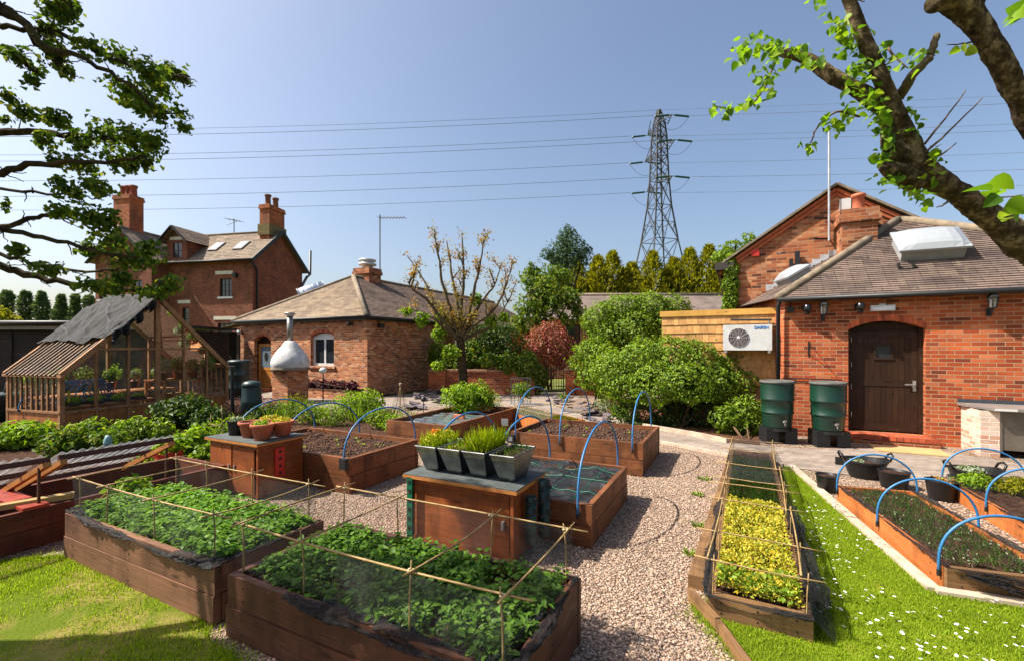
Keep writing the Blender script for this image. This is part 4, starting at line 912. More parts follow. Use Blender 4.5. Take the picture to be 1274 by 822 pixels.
for sg in (-1, 1):
    m = MB(); m.bar((.32, GW/2+sg*(GW/2+.38), EV-.16), (.32, GW/2, RD+.05), .05, .22); m.build('bargeboard', BLACK, fh)
    m = MB(); m.bar((xc+sg*(ww/2+.32), -WP-.32, EV-.16), (xc, -WP-.32, RD-.15), .05, .22, (0, 1, 0)); m.build('bargeboard', BLACK, fh)
gutter(fh, (-WR+.5, -.4, EV-.12), (.3, -.4, EV-.12), .07)
pipe(fh, [(.05, -.36, EV-.15), (.08, .25, EV-.55), (.08, .3, EV-.8), (.08, .3, 0)], .06, BLACK)
pipe(fh, [(.1, GW-.15, 3), (.1, GW-.15, 6.4), (.12, GW+.35, 7.1), (.12, GW+.75, 7.4), (.12, GW+.8, 9.2)], .1, m_plain('flue_grey', srgb(92, 92, 94), .5, metal=.3), 'flue')
for (a, b, c, d, n_) in ((WR-2.45, WR-1.55, 5.12, 6.28, 3), (WR-5.35, WR-4.8, 3.35, 4.45, 1)):
    w = window(fh, (-WR, 0), (1, 0), a, b, c, d, 0, .09, BLACK, DARKGLASS, n_, 3, .04, WHITE if n_ == 3 else None)
    k = MB(); k.box(a-WR-.32, b-WR+.1, -.03, -.002, d+.28, d+.5); k.build('lintel', STONE, w)
w = window(fh, (-WR, 0), (1, 0), WR-2.6, WR-1.5, 2.1, 3.42, 0, .09, BLACK, DARKGLASS, 3, 3, .04); k = MB(); k.box(-2.9, -1.2, -.03, -.002, 3.62, 3.84); k.build('lintel', STONE, w)
for a, b in ((.3, 1.0), (3.0, 3.75)): window(fh, (-WL, -WP), (1, 0), a, b, 5.0, 6.2, 0, .09, BLACK, DARKGLASS, 2, 2, .05, WHITE)
TP = m_plain('stained_pots', srgb(120, 86, 66), .85, var=.4)
pot_chimney(fh, 'chimney', -.55, GW/2, .75, 1.5, RD-.9, 11.55, BR_ORANGE, [(0, -.42), (0, .32)], TP, True, .75, .2)
m = MB(); m.box(-1.0, -.1, GW/2-.85, GW/2+.85, RD-.3, RD+.45); m.build('chimney_base', m_plain('mossy_base', srgb(120, 104, 62), .9, var=.5), fh)
pot_chimney(fh, 'chimney', xc-.55, -.3, 1.3, .95, RD-1.8, 11.95, BR_ORANGE, [(-.4, 0), (0, 0), (.4, 0)], m_plain('red_pots', srgb(140, 74, 58), .85, var=.3), True, .72, .22)
pot_chimney(fh, 'chimney', -3.0, GW+.7, 1.5, .7, RD-1.5, 10.3, BR_RED, [(-.45, 0), (0, 0), (.42, 0)], TP, True, .62, .19)
t = thing('house_aerial', 'small branched aerial on the farmhouse ridge by the short pots', 'aerial', (-20.5, 33.2, 9.6), R(-14))
m = MB(); m.tube([(0, 0, 0), (0, 0, 1.7)], .03, 6); m.build('pole', IRON, t); m = MB(); m.tube([(-.7, 0, 1.75), (.7, 0, 1.45)], .02, 5); [m.tube([(x, -.3, 1.6-x*.21), (x, .3, 1.6-x*.21)], .015, 5) for x in (-.6, -.3, 0, .3, .6)]; m.tube([(-.6, 0, 1.3), (.3, 0, 1.5)], .02, 5); m.build('comb', IRON, t)
# dormer
m = MB(); dx0, dx1, dz = -6.45, -4.85, 9.0; dm = (dx0+dx1)/2; dt = lambda x: 8.95+.75*(1-abs(x/(dx1-dx0)*2-1))
m.wall((dx0, -.12), (1, 0), 0, dx1-dx0, EV-.1, dt, [(.5, 1.2, EV+.25, EV+1.25, 0)], .12); m.wall((dx1, -.12), (0, 1), 0, 2.0, EV-.1, 8.95); m.wall((dx0, 1.9), (0, -1), 0, 2.0, EV-.1, 8.95)
dr_ = m.build('dormer', BR_RED, fh)
m = MB(); m.courses((dx0-.35, 2.3, 8.75), (dx0-.35, -.5, 8.75), (dm, -.5, 9.82), (dm, 2.3, 9.82), .2); m.courses((dx1+.35, -.5, 8.75), (dx1+.35, 2.3, 8.75), (dm, 2.3, 9.82), (dm, -.5, 9.82), .2); m.build('dormer_roof', TILE_HOUSE, dr_)
for xe in (dx0-.35, dx1+.35): m = MB(); m.bar((xe, -.52, 8.68), (dm, -.52, 9.76), .05, .16, (0, 1, 0)); m.build('bargeboard', BLACK, dr_)
m = MB(); m.box(dm-.5, dm+.5, -.16, -.123, EV+1.42, EV+1.62); m.build('lintel', STONE, dr_)
m = MB(); m.box(dx0+.45, dx0+1.25, -.05, -.03, EV+.2, EV+1.28); m.build('pane', DARKGLASS, dr_)
m = MB(); m.box(dx0+.82, dx0+.88, -.07, -.052, EV+.22, EV+1.27); m.box(dx0+.46, dx0+1.24, -.072, -.053, EV+.7, EV+.74); m.build('glazing_bars', BLACK, dr_)
for i, x in enumerate((-3.7, -1.75)):
    sl_ = ((RD+.08)-(EV-.12))/(GW/2+.35); y = 1.05
    ee = (0, 1, sl_); n = nrm(cross((1, 0, 0), ee)); e2 = nrm(ee); oo = (x, y, EV-.12+sl_*(y+.35)+.03)
    M = lambda p: tuple(oo[k]+(p[0] if k == 0 else 0)+e2[k]*p[1]+n[k]*p[2] for k in range(3))
    m = MB(); m.box(-.36, .36, -.52, .52, .0, .07, M); rl = m.build('rooflight', m_plain('dark_frame', srgb(60, 58, 56), .5), fh); m = MB(); m.box(-.28, .28, -.44, .44, .071, .08, M); m.build('pane', SKYGLASS, rl)
m = MB(); m.box(-1.35, -1.1, -.2, -.003, 6.35, 6.6); bevel(m.build('flood_light', IRON, fh), .03)
m = MB(); m.box(.003, .18, 1.9, 2.3, 3.9, 4.25); bevel(m.build('vent_cowl', WHITE, fh), .05)
# ---------------------------------------------------------------- dark boarded shed at the far left
t = thing('dark_timber_shed', 'long dark timber shed with flat roof behind the greenhouse', 'shed', (-20.6, 15.6, 0), 0)
m = MB(); m.box(0, 8.3, 0, .08, 0, 2.5); m.box(8.2, 8.28, .081, 4, 0, 2.5); m.build('boards', W_SHED, t)
for x in (1.4, 3.2, 5.0): m = MB(); m.box(x, x+.09, -.03, -.001, 0, 2.4); m.build('post', W_SHED, t)
m = MB(); m.box(-.2, 8.5, -.25, 4.2, 2.575, 2.66); m.build('roof', PLASTIC_BLACK, t)
m = MB(); m.box(-.2, 8.5, -.22, -.17, 2.45, 2.572); m.build('fascia', m_plain('grey_fascia', srgb(150, 140, 128), .7), t)
gutter(t, (-.2, -.29, 2.66), (8.5, -.29, 2.66), .09)
# ---------------------------------------------------------------- greenhouse
og = (-10.04, 10.0, 0); ga_ = R(-18); gh = thing('timber_greenhouse', 'weathered timber greenhouse with black shade cloth over its roof', 'greenhouse', og, ga_)
GWY, GX, GE, GA_, GB = 4.1, -1.95, 1.2, 3.1, .36
hz = lambda y: GE+(GA_-GE)*(1-abs(y/GWY*2-1))
m = MB()
for i in range(22): 
    y = GWY*i/22; m.box(-.03, 0, y+.003, y+GWY/22-.003, 0, GB)
for i in range(13):
    x = GX+(-GX)*i/13; m.box(x+.003, x-GX/13-.003, -.0, .03, 0, GB); m.box(x+.003, x-GX/13-.003, GWY-.03, GWY, 0, GB)
m.box(GX, GX+.03, 0.03, GWY-.03, 0, GB); m.build('base_boards', W_SIDE, gh)
for y, w in ((0.03, .09), (.68, .05), (1.36, .05), (GWY/2, .12), (2.74, .05), (3.42, .05), (GWY-.03, .09)):
    m = MB(); m.box(-.05, .02, y-w/2, y+w/2, .0, hz(min(max(y, .05), GWY-.05))-.02); m.build('post', W_GREEN, gh)
for y, w in ((0.03, .08), (1.0, .05), (GWY/2, .09), (3.1, .05), (GWY-.03, .08)):
    m = MB(); m.box(GX-.02, GX+.05, y-w/2, y+w/2, 0, hz(min(max(y, .05), GWY-.05))-.02); m.build('post', W_GREEN, gh)
for i in range(10):
    x = GX+.12+(-GX-.2)*i/9
    for y in (.0, GWY-.04):
        m = MB(); m.box(x-.022, x+.022, y+.001, y+.04, GB, GE-.01); m.build('mullion', W_GREEN, gh)
m = MB()
for z, yy in ((GB, .06),):
    m.box(-.055, .03, .075, GWY-.075, z, z+yy); m.box(GX-.03, GX+.055, .075, GWY-.075, z, z+yy)
m.box(-.055, .03, .66, GWY-.66, 1.78, 1.83); m.box(GX-.03, GX+.055, .66, GWY-.66, 1.78, 1.83); m.box(GX, 0, -.025, .05, GB+.001, GB+.05); m.box(GX, 0, GWY-.05, GWY+.025, GB+.001, GB+.05); m.build('rail', W_GREEN, gh)
m = MB()
for y, z in ((0, GE), (GWY, GE), (GWY/2, GA_+.03)): m = MB(); m.box(GX-.12, .1, y-.04, y+.04, z-.03, z+.03); m.build('plate', W_GREEN, gh)
m = MB()
for x in (GX-.06, .03):
    for sg in (0, 1):
        m = MB(); m.bar((x, GWY*sg, GE+.02), (x, GWY/2, GA_+.04), .07, .12); m.build('rafter', W_GREEN, gh)
for i in range(12):
    x = GX+.1+(-GX-.2)*i/11
    for sg in (0, 1):
        m = MB(); m.bar((x, GWY*sg+(-.08 if not sg else .08), GE-.0), (x, GWY/2, GA_+.05), .034, .032); m.build('glazing_bar', W_TAN, gh)
m = MB()
m.face([(GX, 0, GE+.0), (0, 0, GE), (0, GWY/2, GA_), (GX, GWY/2, GA_)]); m.face([(0, GWY, GE), (GX, GWY, GE), (GX, GWY/2, GA_), (0, GWY/2, GA_)]); m.build('roof_glass', GLASS, gh)
m = MB()
for x in (-.015, GX+.015): m.face([(x, .03, GB), (x, GWY-.03, GB), (x, GWY-.03, GE), (x, GWY/2, GA_-.03), (x, .03, GE)])
for y in (.02, GWY-.02): m.face([(GX, y, GB), (0, y, GB), (0, y, GE), (GX, y, GE)])
m.build('glass', GLASS, gh)
m = MB(); m.bar((-.08, .9, 2.05), (GX+.1, .9, 2.05), .05); m.bar((-.08, 3.2, 2.05), (GX+.1, 3.2, 2.05), .05); m.build('tie_beam', W_GREEN, gh)
# shade cloth
tp = thing('shade_cloth', 'crumpled black shade cloth draped over the greenhouse roof', 'tarpaulin', og, ga_)
def cl(s, t):                       # s along the ridge 0..1, t from eave to beyond the ridge
    x = (GX-.12)+s*(-GX+.32); y0_ = .80+.10*sin(s*7)-.22*(1-s); y = y0_+t*(GWY/2-y0_); z = hz(y)+.155
    f = 1 if t < .96 else .5
    nz = mathutils.noise.fractal(mathutils.Vector((s*4.2, t*2.2, .3)), 1.0, 2.1, 4); cr = 1-abs(mathutils.noise.noise(mathutils.Vector((s*3.1+t*1.7, t*1.3-s*.6, 5.0))))*2.2
    z += f*(.10*nz+.05*max(0, cr)**2+.02*mathutils.noise.noise(mathutils.Vector((s*14, t*2.5, 4)))+.012*mathutils.noise.noise(mathutils.Vector((s*17, t*11, 2))))
    return (x, y, z)
m = MB(); NS, NT = 80, 60
for i in range(NS):
    for j in range(NT):
        q = [cl(a/NS, b/NT) for a, b in ((i, j), (i+1, j), (i+1, j+1), (i, j+1))]; m.face(q)
for i in range(NT):                 # the hem hanging over the gable
    for k in range(3):
        f = lambda b, q: vadd(cl(1, b/NT), (.02*sin(b*.8)*q+.02, 0, -q*(.07+.035*sin(b*.45))))
        m.face([f(i, k), f(i, k+1), f(i+1, k+1), f(i+1, k)])
c_ = m.build('cloth', TARP, tp, True); sm = c_.modifiers.new('thick', 'SOLIDIFY'); sm.thickness = .008
m = MB(); m.tube([(.02, 1.0, hz(1.0)+.13), (.03, 1.5, hz(1.5)+.15), (.02, 2.0, hz(2.0)+.14)], .03, 8); m.build('rolled_hem', TARP, tp, True)
# benches and plants inside
for (x0, x1, y0, y1, lab) in ((-.95, -.15, 2.3, 3.9, 'timber staging at the far end of the greenhouse'), (-2.3, -1.5, .4, 3.6, 'low timber staging along the back of the greenhouse')):
    z = .95 if x0 > -1 else .62
    t = thing('greenhouse_staging', lab, 'bench', og, ga_)
    m = MB()
    for k in range(6): m.box(x0, x1, y0+(y1-y0)*k/6+.01, y0+(y1-y0)*(k+1)/6-.01, z-.03, z)
    m.build('top', W_SIDE, t)
    for x in (x0+.04, x1-.04):
        for y in (y0+.05, y1-.05): m = MB(); m.box(x-.03, x+.03, y-.03, y+.03, 0, z-.031); m.build('leg', W_SIDE, t)
rr = random.Random(5)
def g2w(x, y, z): c, s = cos(ga_), sin(ga_); return (og[0]+c*x-s*y, og[1]+s*x+c*y, z)
for k in range(26):
    if k < 11: x, y, z = -.28-.26*(k % 3), 2.4+.14*k, .95
    else: x, y, z = -1.62-.28*(k % 3), .5+.2*(k-11), .7
    t = thing('potted_plant', 'potted plant on staging inside the timber greenhouse', 'plant', g2w(x, y, z), 0, 'pots inside the greenhouse')
    m = MB(); m.lathe([(0, 0), (.06, 0), (.09, .16), (.1, .16), (.1, .19), (.08, .19), (.08, .15), (0, .15)], 12); m.build('pot', TERRA if k % 3 else PLASTIC_BLACK, t, True)
    s = rr.uniform(.12, .24); V, F = cloud([(0, 0, .2+s, s*.8, s*.8, s)], 260, .07, .5, .7); npmesh('leaves', V, F, rr.choice([L_HEDGE, L_MAG, L_PALE, L_BRIGHT]), t)
for k in range(7):
    t = thing('tray_of_seedlings', 'tray of green seedlings on the greenhouse floor near the glass', 'tray', g2w(-.35-.25*(k % 2), .35+.24*k, .5), ga_, 'seed trays inside the greenhouse')
    m = MB(); m.box(-.18, .18, -.11, .11, 0, .06); m.build('tray_body', PLASTIC_BLACK, t); V, F = cloud([(0, 0, .1, .17, .11, .06)], 200, .05, .6, .8); npmesh('leaves', V, F, L_BRIGHT, t)
t = thing('low_shelf', 'low board shelf carrying seed trays inside the greenhouse', 'shelf', og, ga_); m = MB(); m.box(-.8, -.1, .2, 2.2, .45, .49); m.build('board', W_SIDE, t)
for x in (-.75, -.15):
    for y in (.25, 2.15): m = MB(); m.box(x-.03, x+.03, y-.03, y+.03, 0, .449); m.build('leg', W_SIDE, t)
for k in range(9):
    t = thing('spare_hoop', 'blue pipe hoop stored inside the greenhouse', 'hoop', g2w(-1.25, .55+.11*k, .35), ga_+.1*k-.3, 'spare blue hoops inside the greenhouse')
    m = MB(); m.tube([(.0, .62*cos(a), .66*sin(a)) for a in [i*pi/20 for i in range(21)]], .014, 6); m.build('pipe_run', BLUE, t, True)
for (x, y, z, lab) in ((-.12, .22, .5, 'yellow sticky label near the corner of the greenhouse'), (-.12, .78, .5, 'yellow sticky label among the greenhouse seedlings')):
    t = thing('yellow_label', lab, 'label', g2w(x, y, z), ga_); m = MB(); m.box(-.003, .003, -.025, .025, .1, .36); m.build('card', m_plain('yellow_card', (.75, .6, .03), .6), t); m = MB(); m.tube([(0, 0, 0), (0, 0, .1)], .006, 5); m.build('stick', CANE, t)
# ---------------------------------------------------------------- low garden wall and iron gate
YW = 18.1; px2x = lambda px: (px-637)/560*YW
def low_wall(xa, xb, label, piers):
    t = thing('low_brick_wall', label, 'wall', (xa, YW-.12*(xa-px2x(533)), 0), R(-7))
    m = MB(); m.wall((0, 0), (1, 0), 0, xb-xa, 0, .88); m.wall((xb-xa, .0), (0, 1), 0, .22, 0, .88); m.wall((0, .22), (0, -1), 0, .22, 0, .88); m.wall((xb-xa, .22), (-1, 0), 0, xb-xa, 0, .88); m.build('brickwork', BR_ORANGE, t)
    m = MB(); n = int((xb-xa)/.24)
    for i in range(n): w = (xb-xa)/n; m.box(w*i+.004, w*(i+1)-.004, -.03, .25, .882, .96)
    bevel(m.build('coping', m_plain('coping_brick', srgb(160, 120, 96), .9, var=.4, iso=True), t), .006)
    for x in piers:
        m = MB(); x -= xa
        m.wall((x, -.1), (1, 0), 0, .34, 0, .96); m.wall((x+.34, -.1), (0, 1), 0, .09, 0, .96); m.wall((x, -.001), (0, -1), 0, .099, 0, .96); m.build('pier', BR_ORANGE, t)
        m = MB(); m.box(x-.04, x+.38, -.14, -.034, .965, 1.03); m.build('pier_cap', RIDGE, t)
low_wall(px2x(533), px2x(668), 'low orange brick wall behind the bare pollarded tree', (px2x(545), px2x(655)))
low_wall(px2x(701), px2x(748), 'short brick wall end to the right of the iron gate', (px2x(701),))
t = thing('iron_gate', 'black iron bar gate between the two low brick walls', 'gate', (px2x(669), YW+.1-.12*(px2x(669)-px2x(533)), 0), R(-7))
w = px2x(700)-px2x(669); m = MB(); m.bar((0, 0, .12), (w, 0, .12), .03); m.bar((0, 0, 1.0), (w, 0, 1.0), .03); m.bar((.02, 0, .05), (.02, 0, 1.15), .04); m.bar((w-.02, 0, .05), (w-.02, 0, 1.15), .04); m.build('gate_frame', IRON, t)
m = MB()
for k in range(1, 10): x = w*k/10; m.tube([(x, 0, .12), (x, 0, 1.1+.06*sin(k/10*pi))], .011, 6)
m.build('bars', IRON, t)
# ---------------------------------------------------------------- pylon and wires
YP = 92.0; pyo = P(820, 432, YP); py = thing('electricity_pylon', 'tall grey lattice electricity pylon beyond the conifers', 'pylon', (pyo[0], pyo[1], 0), R(14))
sc_ = YP/560
lev = [(0, 5.9), (15.5, 3.9), (23.5, 2.6), (30.5, 1.72), (36, 1.35), (40.5, 1.2), (44.5, 1.08), (47.6, .8), (50.3, .22)]
cn = [(-1, -1), (1, -1), (1, 1), (-1, 1)]
m = MB()
for (z0, a), (z1, b) in zip(lev, lev[1:]):
    for i in range(4):
        p0 = (cn[i][0]*a, cn[i][1]*a, z0); p1 = (cn[i][0]*b, cn[i][1]*b, z1); q0 = (cn[(i+1) % 4][0]*a, cn[(i+1) % 4][1]*a, z0); q1 = (cn[(i+1) % 4][0]*b, cn[(i+1) % 4][1]*b, z1)
        m.bar(p0, p1, .24); m.bar(p1, q1, .12)
        k = 1 if z0 < 36 else 2
        for j in range(k):
            l0, l1 = lerp(p0, p1, j/k), lerp(p0, p1, (j+1)/k); r0, r1 = lerp(q0, q1, j/k), lerp(q0, q1, (j+1)/k); m.bar(l0, r1, .11); m.bar(r0, l1, .11)
            if z0 < 24:
                x_ = lerp(l0, r1, .5); m.bar(lerp(l0, l1, .5), x_, .09); m.bar(lerp(r0, r1, .5), x_, .09); m.bar(lerp(l0, r0, .5) if j else x_, x_, .09)
                m.bar(lerp(l0, l1, .5), lerp(lerp(l0, r1, .25), l0, 0), .08); m.bar(lerp(r0, r1, .5), lerp(r0, l1, .25), .08)
m.build('tower_frame', PYL, py)
arms = [(46.9, 4.4), (41.6, 5.4), (34.9, 4.6)]
dl = nrm((1, 0, 0))
names = ['topmost', 'second', 'third', 'fourth', 'fifth', 'sixth', 'lowest']
cr, sr = cos(R(14)), sin(R(14))
tips = [((0, 0, 50.3))]
for z, l in arms:
    for sg in (1, -1):
        m = MB(); b = 1.2; tip = (0, sg*l, z+.2)
        for x in (-1, 1): m.bar((x*b, sg*b, z), tip, .14); m.bar((x*b, sg*b, z+1.6), tip, .12)
        for k in range(1, 4): p = lerp((-b, sg*b, z), tip, k/4); q = lerp((b, sg*b, z), tip, (k-.5)/4); m.bar(p, q, .08)
        m.build('crossarm', PYL, py); tips.append(tip)
        for dx in (-1, 1):
            m = MB(); e = (dx*3.4*cr, sg*l-dx*3.4*sr, z-.15); m.tube([tip, lerp(tip, e, .15), lerp(tip, e, .17), lerp(tip, e, .95), e], [.06, .06, .2, .2, .06], 8); m.build('insulator', INSUL, py)
        m = MB(); e0 = (-3.4*cr, sg*l+3.4*sr, z-.15); e1 = (3.4*cr, sg*l-3.4*sr, z-.15); m.tube([lerp(e0, e1, k/12)[:2]+(z-.15-2.6*(1-(k/6-1)**2),) for k in range(13)], .035, 5); m.build('jumper', PYL, py)
WIREM = m_plain('conductor', srgb(120, 132, 152), .6)
for i, tip in enumerate(tips):
    wx, wy = pyo[0]+cr*tip[0]-sr*tip[1], pyo[1]+sr*tip[0]+cr*tip[1]
    for side, sx in (('left', -1), ('right', 1)):
        a = (wx+sx*(3.4 if i else 0), wy, tip[2]-(.15 if i else 0)); 
        b = (a[0]+sx*175, a[1]+(3 if sx < 0 else -22), a[2]-(2.5 if sx < 0 else 0))
        t = thing('power_line', f'{names[i]} power line strung away to the {side} of the lattice pylon', 'power line', a, 0, 'power lines on the pylon')
        m = MB(); m.tube([vsub(lerp(a, b, k/24), a)[:2]+(lerp(a, b, k/24)[2]-a[2]-1.6*(1-(k/12-1)**2),) for k in range(25)], .04 if i else .03, 5); m.build('wire', WIREM, t)
# ---------------------------------------------------------------- raised beds
def frame_at(u, v, rot=0.0): return W(u, v), -A+rot
def bed(label, loc, rz, w, l, h, tiers, mat, soil=.08, th=.05, mats=None, cap=False, soilmat=None, cat='raised bed', post=True, bulge=0):
    t = thing('raised_bed', label, cat, loc, rz)
    for i in range(tiers):
        z0, z1 = h*i/tiers+.003, h*(i+1)/tiers-.004
        for s, (x0, x1, y0, y1) in {'f': (0, w, 0, th), 'b': (0, w, l-th, l), 'l': (0, th, th+.001, l-th-.001), 'r': (w-th, w, th+.001, l-th-.001)}.items():
            m = MB(); d = random.uniform(-.005, .005); m.box(x0+d, x1+d, y0+d, y1+d, z0, z1); bo = bevel(m.build('board', (mats or {}).get(s, mat), t), .008)
            k = MB()
            for q in (.05, .5, .95):
                for zz in (z0+(z1-z0)*.3, z0+(z1-z0)*.72):
                    if s in 'fb': X_ = x0+.06+(x1-x0-.12)*q; k.box(X_-.005, X_+.005, y0+d-.0022, y1+d+.0022, zz-.005, zz+.005)
                    else: Y_ = y0+.06+(y1-y0-.12)*q; k.box(x0+d-.0022, x1+d+.0022, Y_-.005, Y_+.005, zz-.005, zz+.005)
            tag(k.build('screw_heads', IRON, bo), None, None, None, 'stuff')
    if post:
        for x in (th+.001, w-th-.061):
            for y in (th+.001, l-th-.061): m = MB(); m.box(x, x+.06, y, y+.06, 0, h-.03); m.build('corner_post', mat, t)
    # soil with a real uneven surface
    nx, ny = max(8, int(w/.05)), max(8, int(l/.05)); X, Y = np.meshgrid(np.linspace(th, w-th, nx), np.linspace(th, l-th, ny), indexing='ij')
    Z = h-soil+.010*np.sin(X*23+Y*9)+.010*np.sin(Y*31-X*13)+RG.normal(size=X.shape)*.008
    V = np.stack([X, Y, Z], 2).reshape(-1, 3); I = np.arange(nx*ny).reshape(nx, ny); F = np.stack([I[:-1, :-1], I[1:, :-1], I[1:, 1:], I[:-1, 1:]], 2).reshape(-1, 4)
    npmesh('soil', V, F, soilmat or SOIL, t, True)
    return t
bedA = bed('faded brown raised bed of bright leafy greens beside the worn lawn', *frame_at(1.78, -5.25), 2.17, .89, .40, 2, W_PINK, .05)
bedB = bed('dark brown raised bed of shaded leafy greens, nearest the camera', *frame_at(1.76, -2.90), 2.03, .96, .40, 2, W_DARK, .05)
bedC = bed('orange brown raised bed of bare soil beside the cabinet with terracotta pots', *frame_at(4.15, -6.70), 2.37, 1.35, .45, 2, W_BED, .07)
bedD = bed('orange brown raised bed covered with black membrane behind the zinc planters', *frame_at(4.0, -3.05), 1.87, 1.53, .40, 2, W_BED, .05)
bedE = bed('orange brown raised bed of bare soil nearest the hedge and pavers', *frame_at(6.55, -3.28), 2.10, 1.55, .48, 2, W_BED, .08)
bedF = bed('dark raised bed with water, loose bricks and a green bush', *frame_at(6.45, -5.8), 1.40, 2.65, .50, 2, W_BED, .10)
def clods(parent, w, l, z, n, th=.06):
    o = np.array([(1, 0, 0), (-1, 0, 0), (0, 1, 0), (0, -1, 0), (0, 0, 1), (0, 0, -.4)]); f = np.array([(0, 2, 4), (2, 1, 4), (1, 3, 4), (3, 0, 4), (2, 0, 5), (1, 2, 5), (3, 1, 5), (0, 3, 5)])
    s = .006+.022*RG.random((n, 1, 1))**2.2; v = o[None]*(.6+.8*RG.random((n, 6, 1)))*s; c = np.stack([RG.uniform(th, w-th, n), RG.uniform(th, l-th, n), np.full(n, z)], 1)
    tag(npmesh('clods', (v+c[:, None]).reshape(-1, 3), ((np.arange(n)*6)[:, None, None]+f).reshape(-1, 3), SOILC, parent), None, None, None, 'stuff')
SOILC = m_plain('soil_clod', srgb(84, 60, 46), .95, var=.4, scale=20, iso=True)
clods(bedC, 2.37, 1.35, .385, 2200); clods(bedE, 2.10, 1.55, .405, 2200)
def sprigs(parent, w, l, z, n, s, mat, x0=.1):
    for k in range(n):
        x, y = random.uniform(x0, w-.12), random.uniform(.12, l-.12)
        q = RG.random(6)*6.28; D = np.stack([np.cos(q), np.sin(q), .6+0*q], 1); b = np.tile([x, y, z], (6, 1))
        V, F = leafset(b, D, np.stack([-np.cos(q)*.5, -np.sin(q)*.5, 1+0*q], 1), s, s*.5); npmesh('seedling', V, F, mat, parent)
sprigs(bedC, 2.37, 1.35, .385, 16, .05, L_BRIGHT); sprigs(bedE, 2.1, 1.55, .41, 8, .045, L_BRIGHT)
# blue hoops over the beds
def hoop(label, a, b, top, base=.12, r=.0115, group=None):
    """a, b feet in the world, top height of the arch"""
    t = thing('blue_hoop', label, 'hoop', (a[0], a[1], 0), 0, group)
    pts = []
    zf = a[2]
    for i in range(25):
        q = pi*i/24; s = (1-cos(q))/2; k = sin(q)**.85
        pts.append(((b[0]-a[0])*s, (b[1]-a[1])*s, a[2]+(b[2]-a[2])*s+(top-max(a[2], b[2]))*k))
    pts = [(0, 0, a[2]-base)]+pts+[(b[0]-a[0], b[1]-a[1], b[2]-base)]
    m = MB(); m.tube(pts, r, 10); m.build('pipe_run', BLUE, t, True)
    for p in (pts[0], pts[-1]):
        m = MB(); m.tube([(p[0], p[1], p[2]-.015), (p[0], p[1], p[2]+.03)], r*1.3, 10); m.build('pipe_clip', PLASTIC_BLACK, t)
    return t
def uhoop(label, v, u0, u1, zb, top, grp): return hoop(label, W(u0, v, zb), W(u1, v, zb), top, group=grp)
for v, d in ((-6.62, 'left'), (-5.56, 'middle'), (-4.41, 'right')): uhoop(f'blue plastic hoop at the {d} of the bare bed behind the terracotta pots', v, 4.13, 5.54, .44, 1.0, 'blue hoops over the beds')
for v, d in ((-2.98, 'left'), (-2.2, 'middle'), (-1.30, 'right')): uhoop(f'blue plastic hoop at the {d} of the membrane covered bed', v, 3.98, 5.56, .40, 1.03, 'blue hoops over the beds')
for v, d in ((-3.18, 'left'), (-2.42, 'middle'), (-1.32, 'right')): uhoop(f'blue plastic hoop at the {d} of the bare bed by the hedge', v, 6.53, 8.13, .47, 1.14, 'blue hoops over the beds')
# membrane on bed D
mm = thing('weed_membrane', 'shiny black weed membrane with green threads covering a raised bed', 'membrane', *frame_at(4.05, -3.0))
m = MB(); NX, NY = 110, 66; mz = lambda x, y: .368+.035*mathutils.noise.fractal(mathutils.Vector((x*3, y*4.5, 1)), 1.0, 2.1, 4)+.02*max(0, 1-3*abs(mathutils.noise.noise(mathutils.Vector((x*2.5+y, y*4-x, 7)))))**2
for i in range(NX):
    for j in range(NY):
        q = [(1.77*a/NX, 1.43*b/NY) for a, b in ((i, j), (i+1, j), (i+1, j+1), (i, j+1))]; m.face([(x, y, mz(x, y)) for x, y in q])
m.build('sheet', MEMB, mm, True)
m = MB()
for x in [.14+.29*k for k in range(6)]: m.tube([(x+.003*sin(j), 1.43*j/60, mz(x+.003*sin(j), 1.43*j/60)+.003) for j in range(61)], .003, 4)
for y in (.35, .8, 1.2): m.tube([(1.77*j/40, y, mz(1.77*j/40, y)+.004) for j in range(41)], .003, 4)
m.build('green_threads', MEMBLINE, mm)
# contents of bed F
w = thing('pond_liner', 'dark rippled water in a liner filling the raised bed with bricks', 'pond', *frame_at(6.5, -5.75)); m = MB(); NX = 30
for i in range(NX):
    for j in range(NX):
        q = [(1.3*a/NX, 1.7*b/NX) for a, b in ((i, j), (i+1, j), (i+1, j+1), (i, j+1))]; m.face([(x, y, .42+.008*sin(x*17+y*9)+.009*sin(y*21-x*8)) for x, y in q])
m.build('water_surface', WATER, w, True)
for i, (px, py, lab) in enumerate(((573, 508, 'loose orange brick nearest the bush in the raised pond bed'), (571, 519, 'loose orange brick in the middle of the raised pond bed'), (604, 510, 'loose orange brick at the right rim of the raised pond bed'))):
    t = thing('loose_brick', lab, 'brick', G(px, py+1, .42), -A+.2*i, 'bricks in the raised pond bed'); m = MB(); m.box(-.11, .11, -.05, .05, 0, .075); bevel(m.build('brick_block', m_plain('loose_orange_brick', srgb(200, 120, 84), .85, var=.4, scale=20), t), .006)
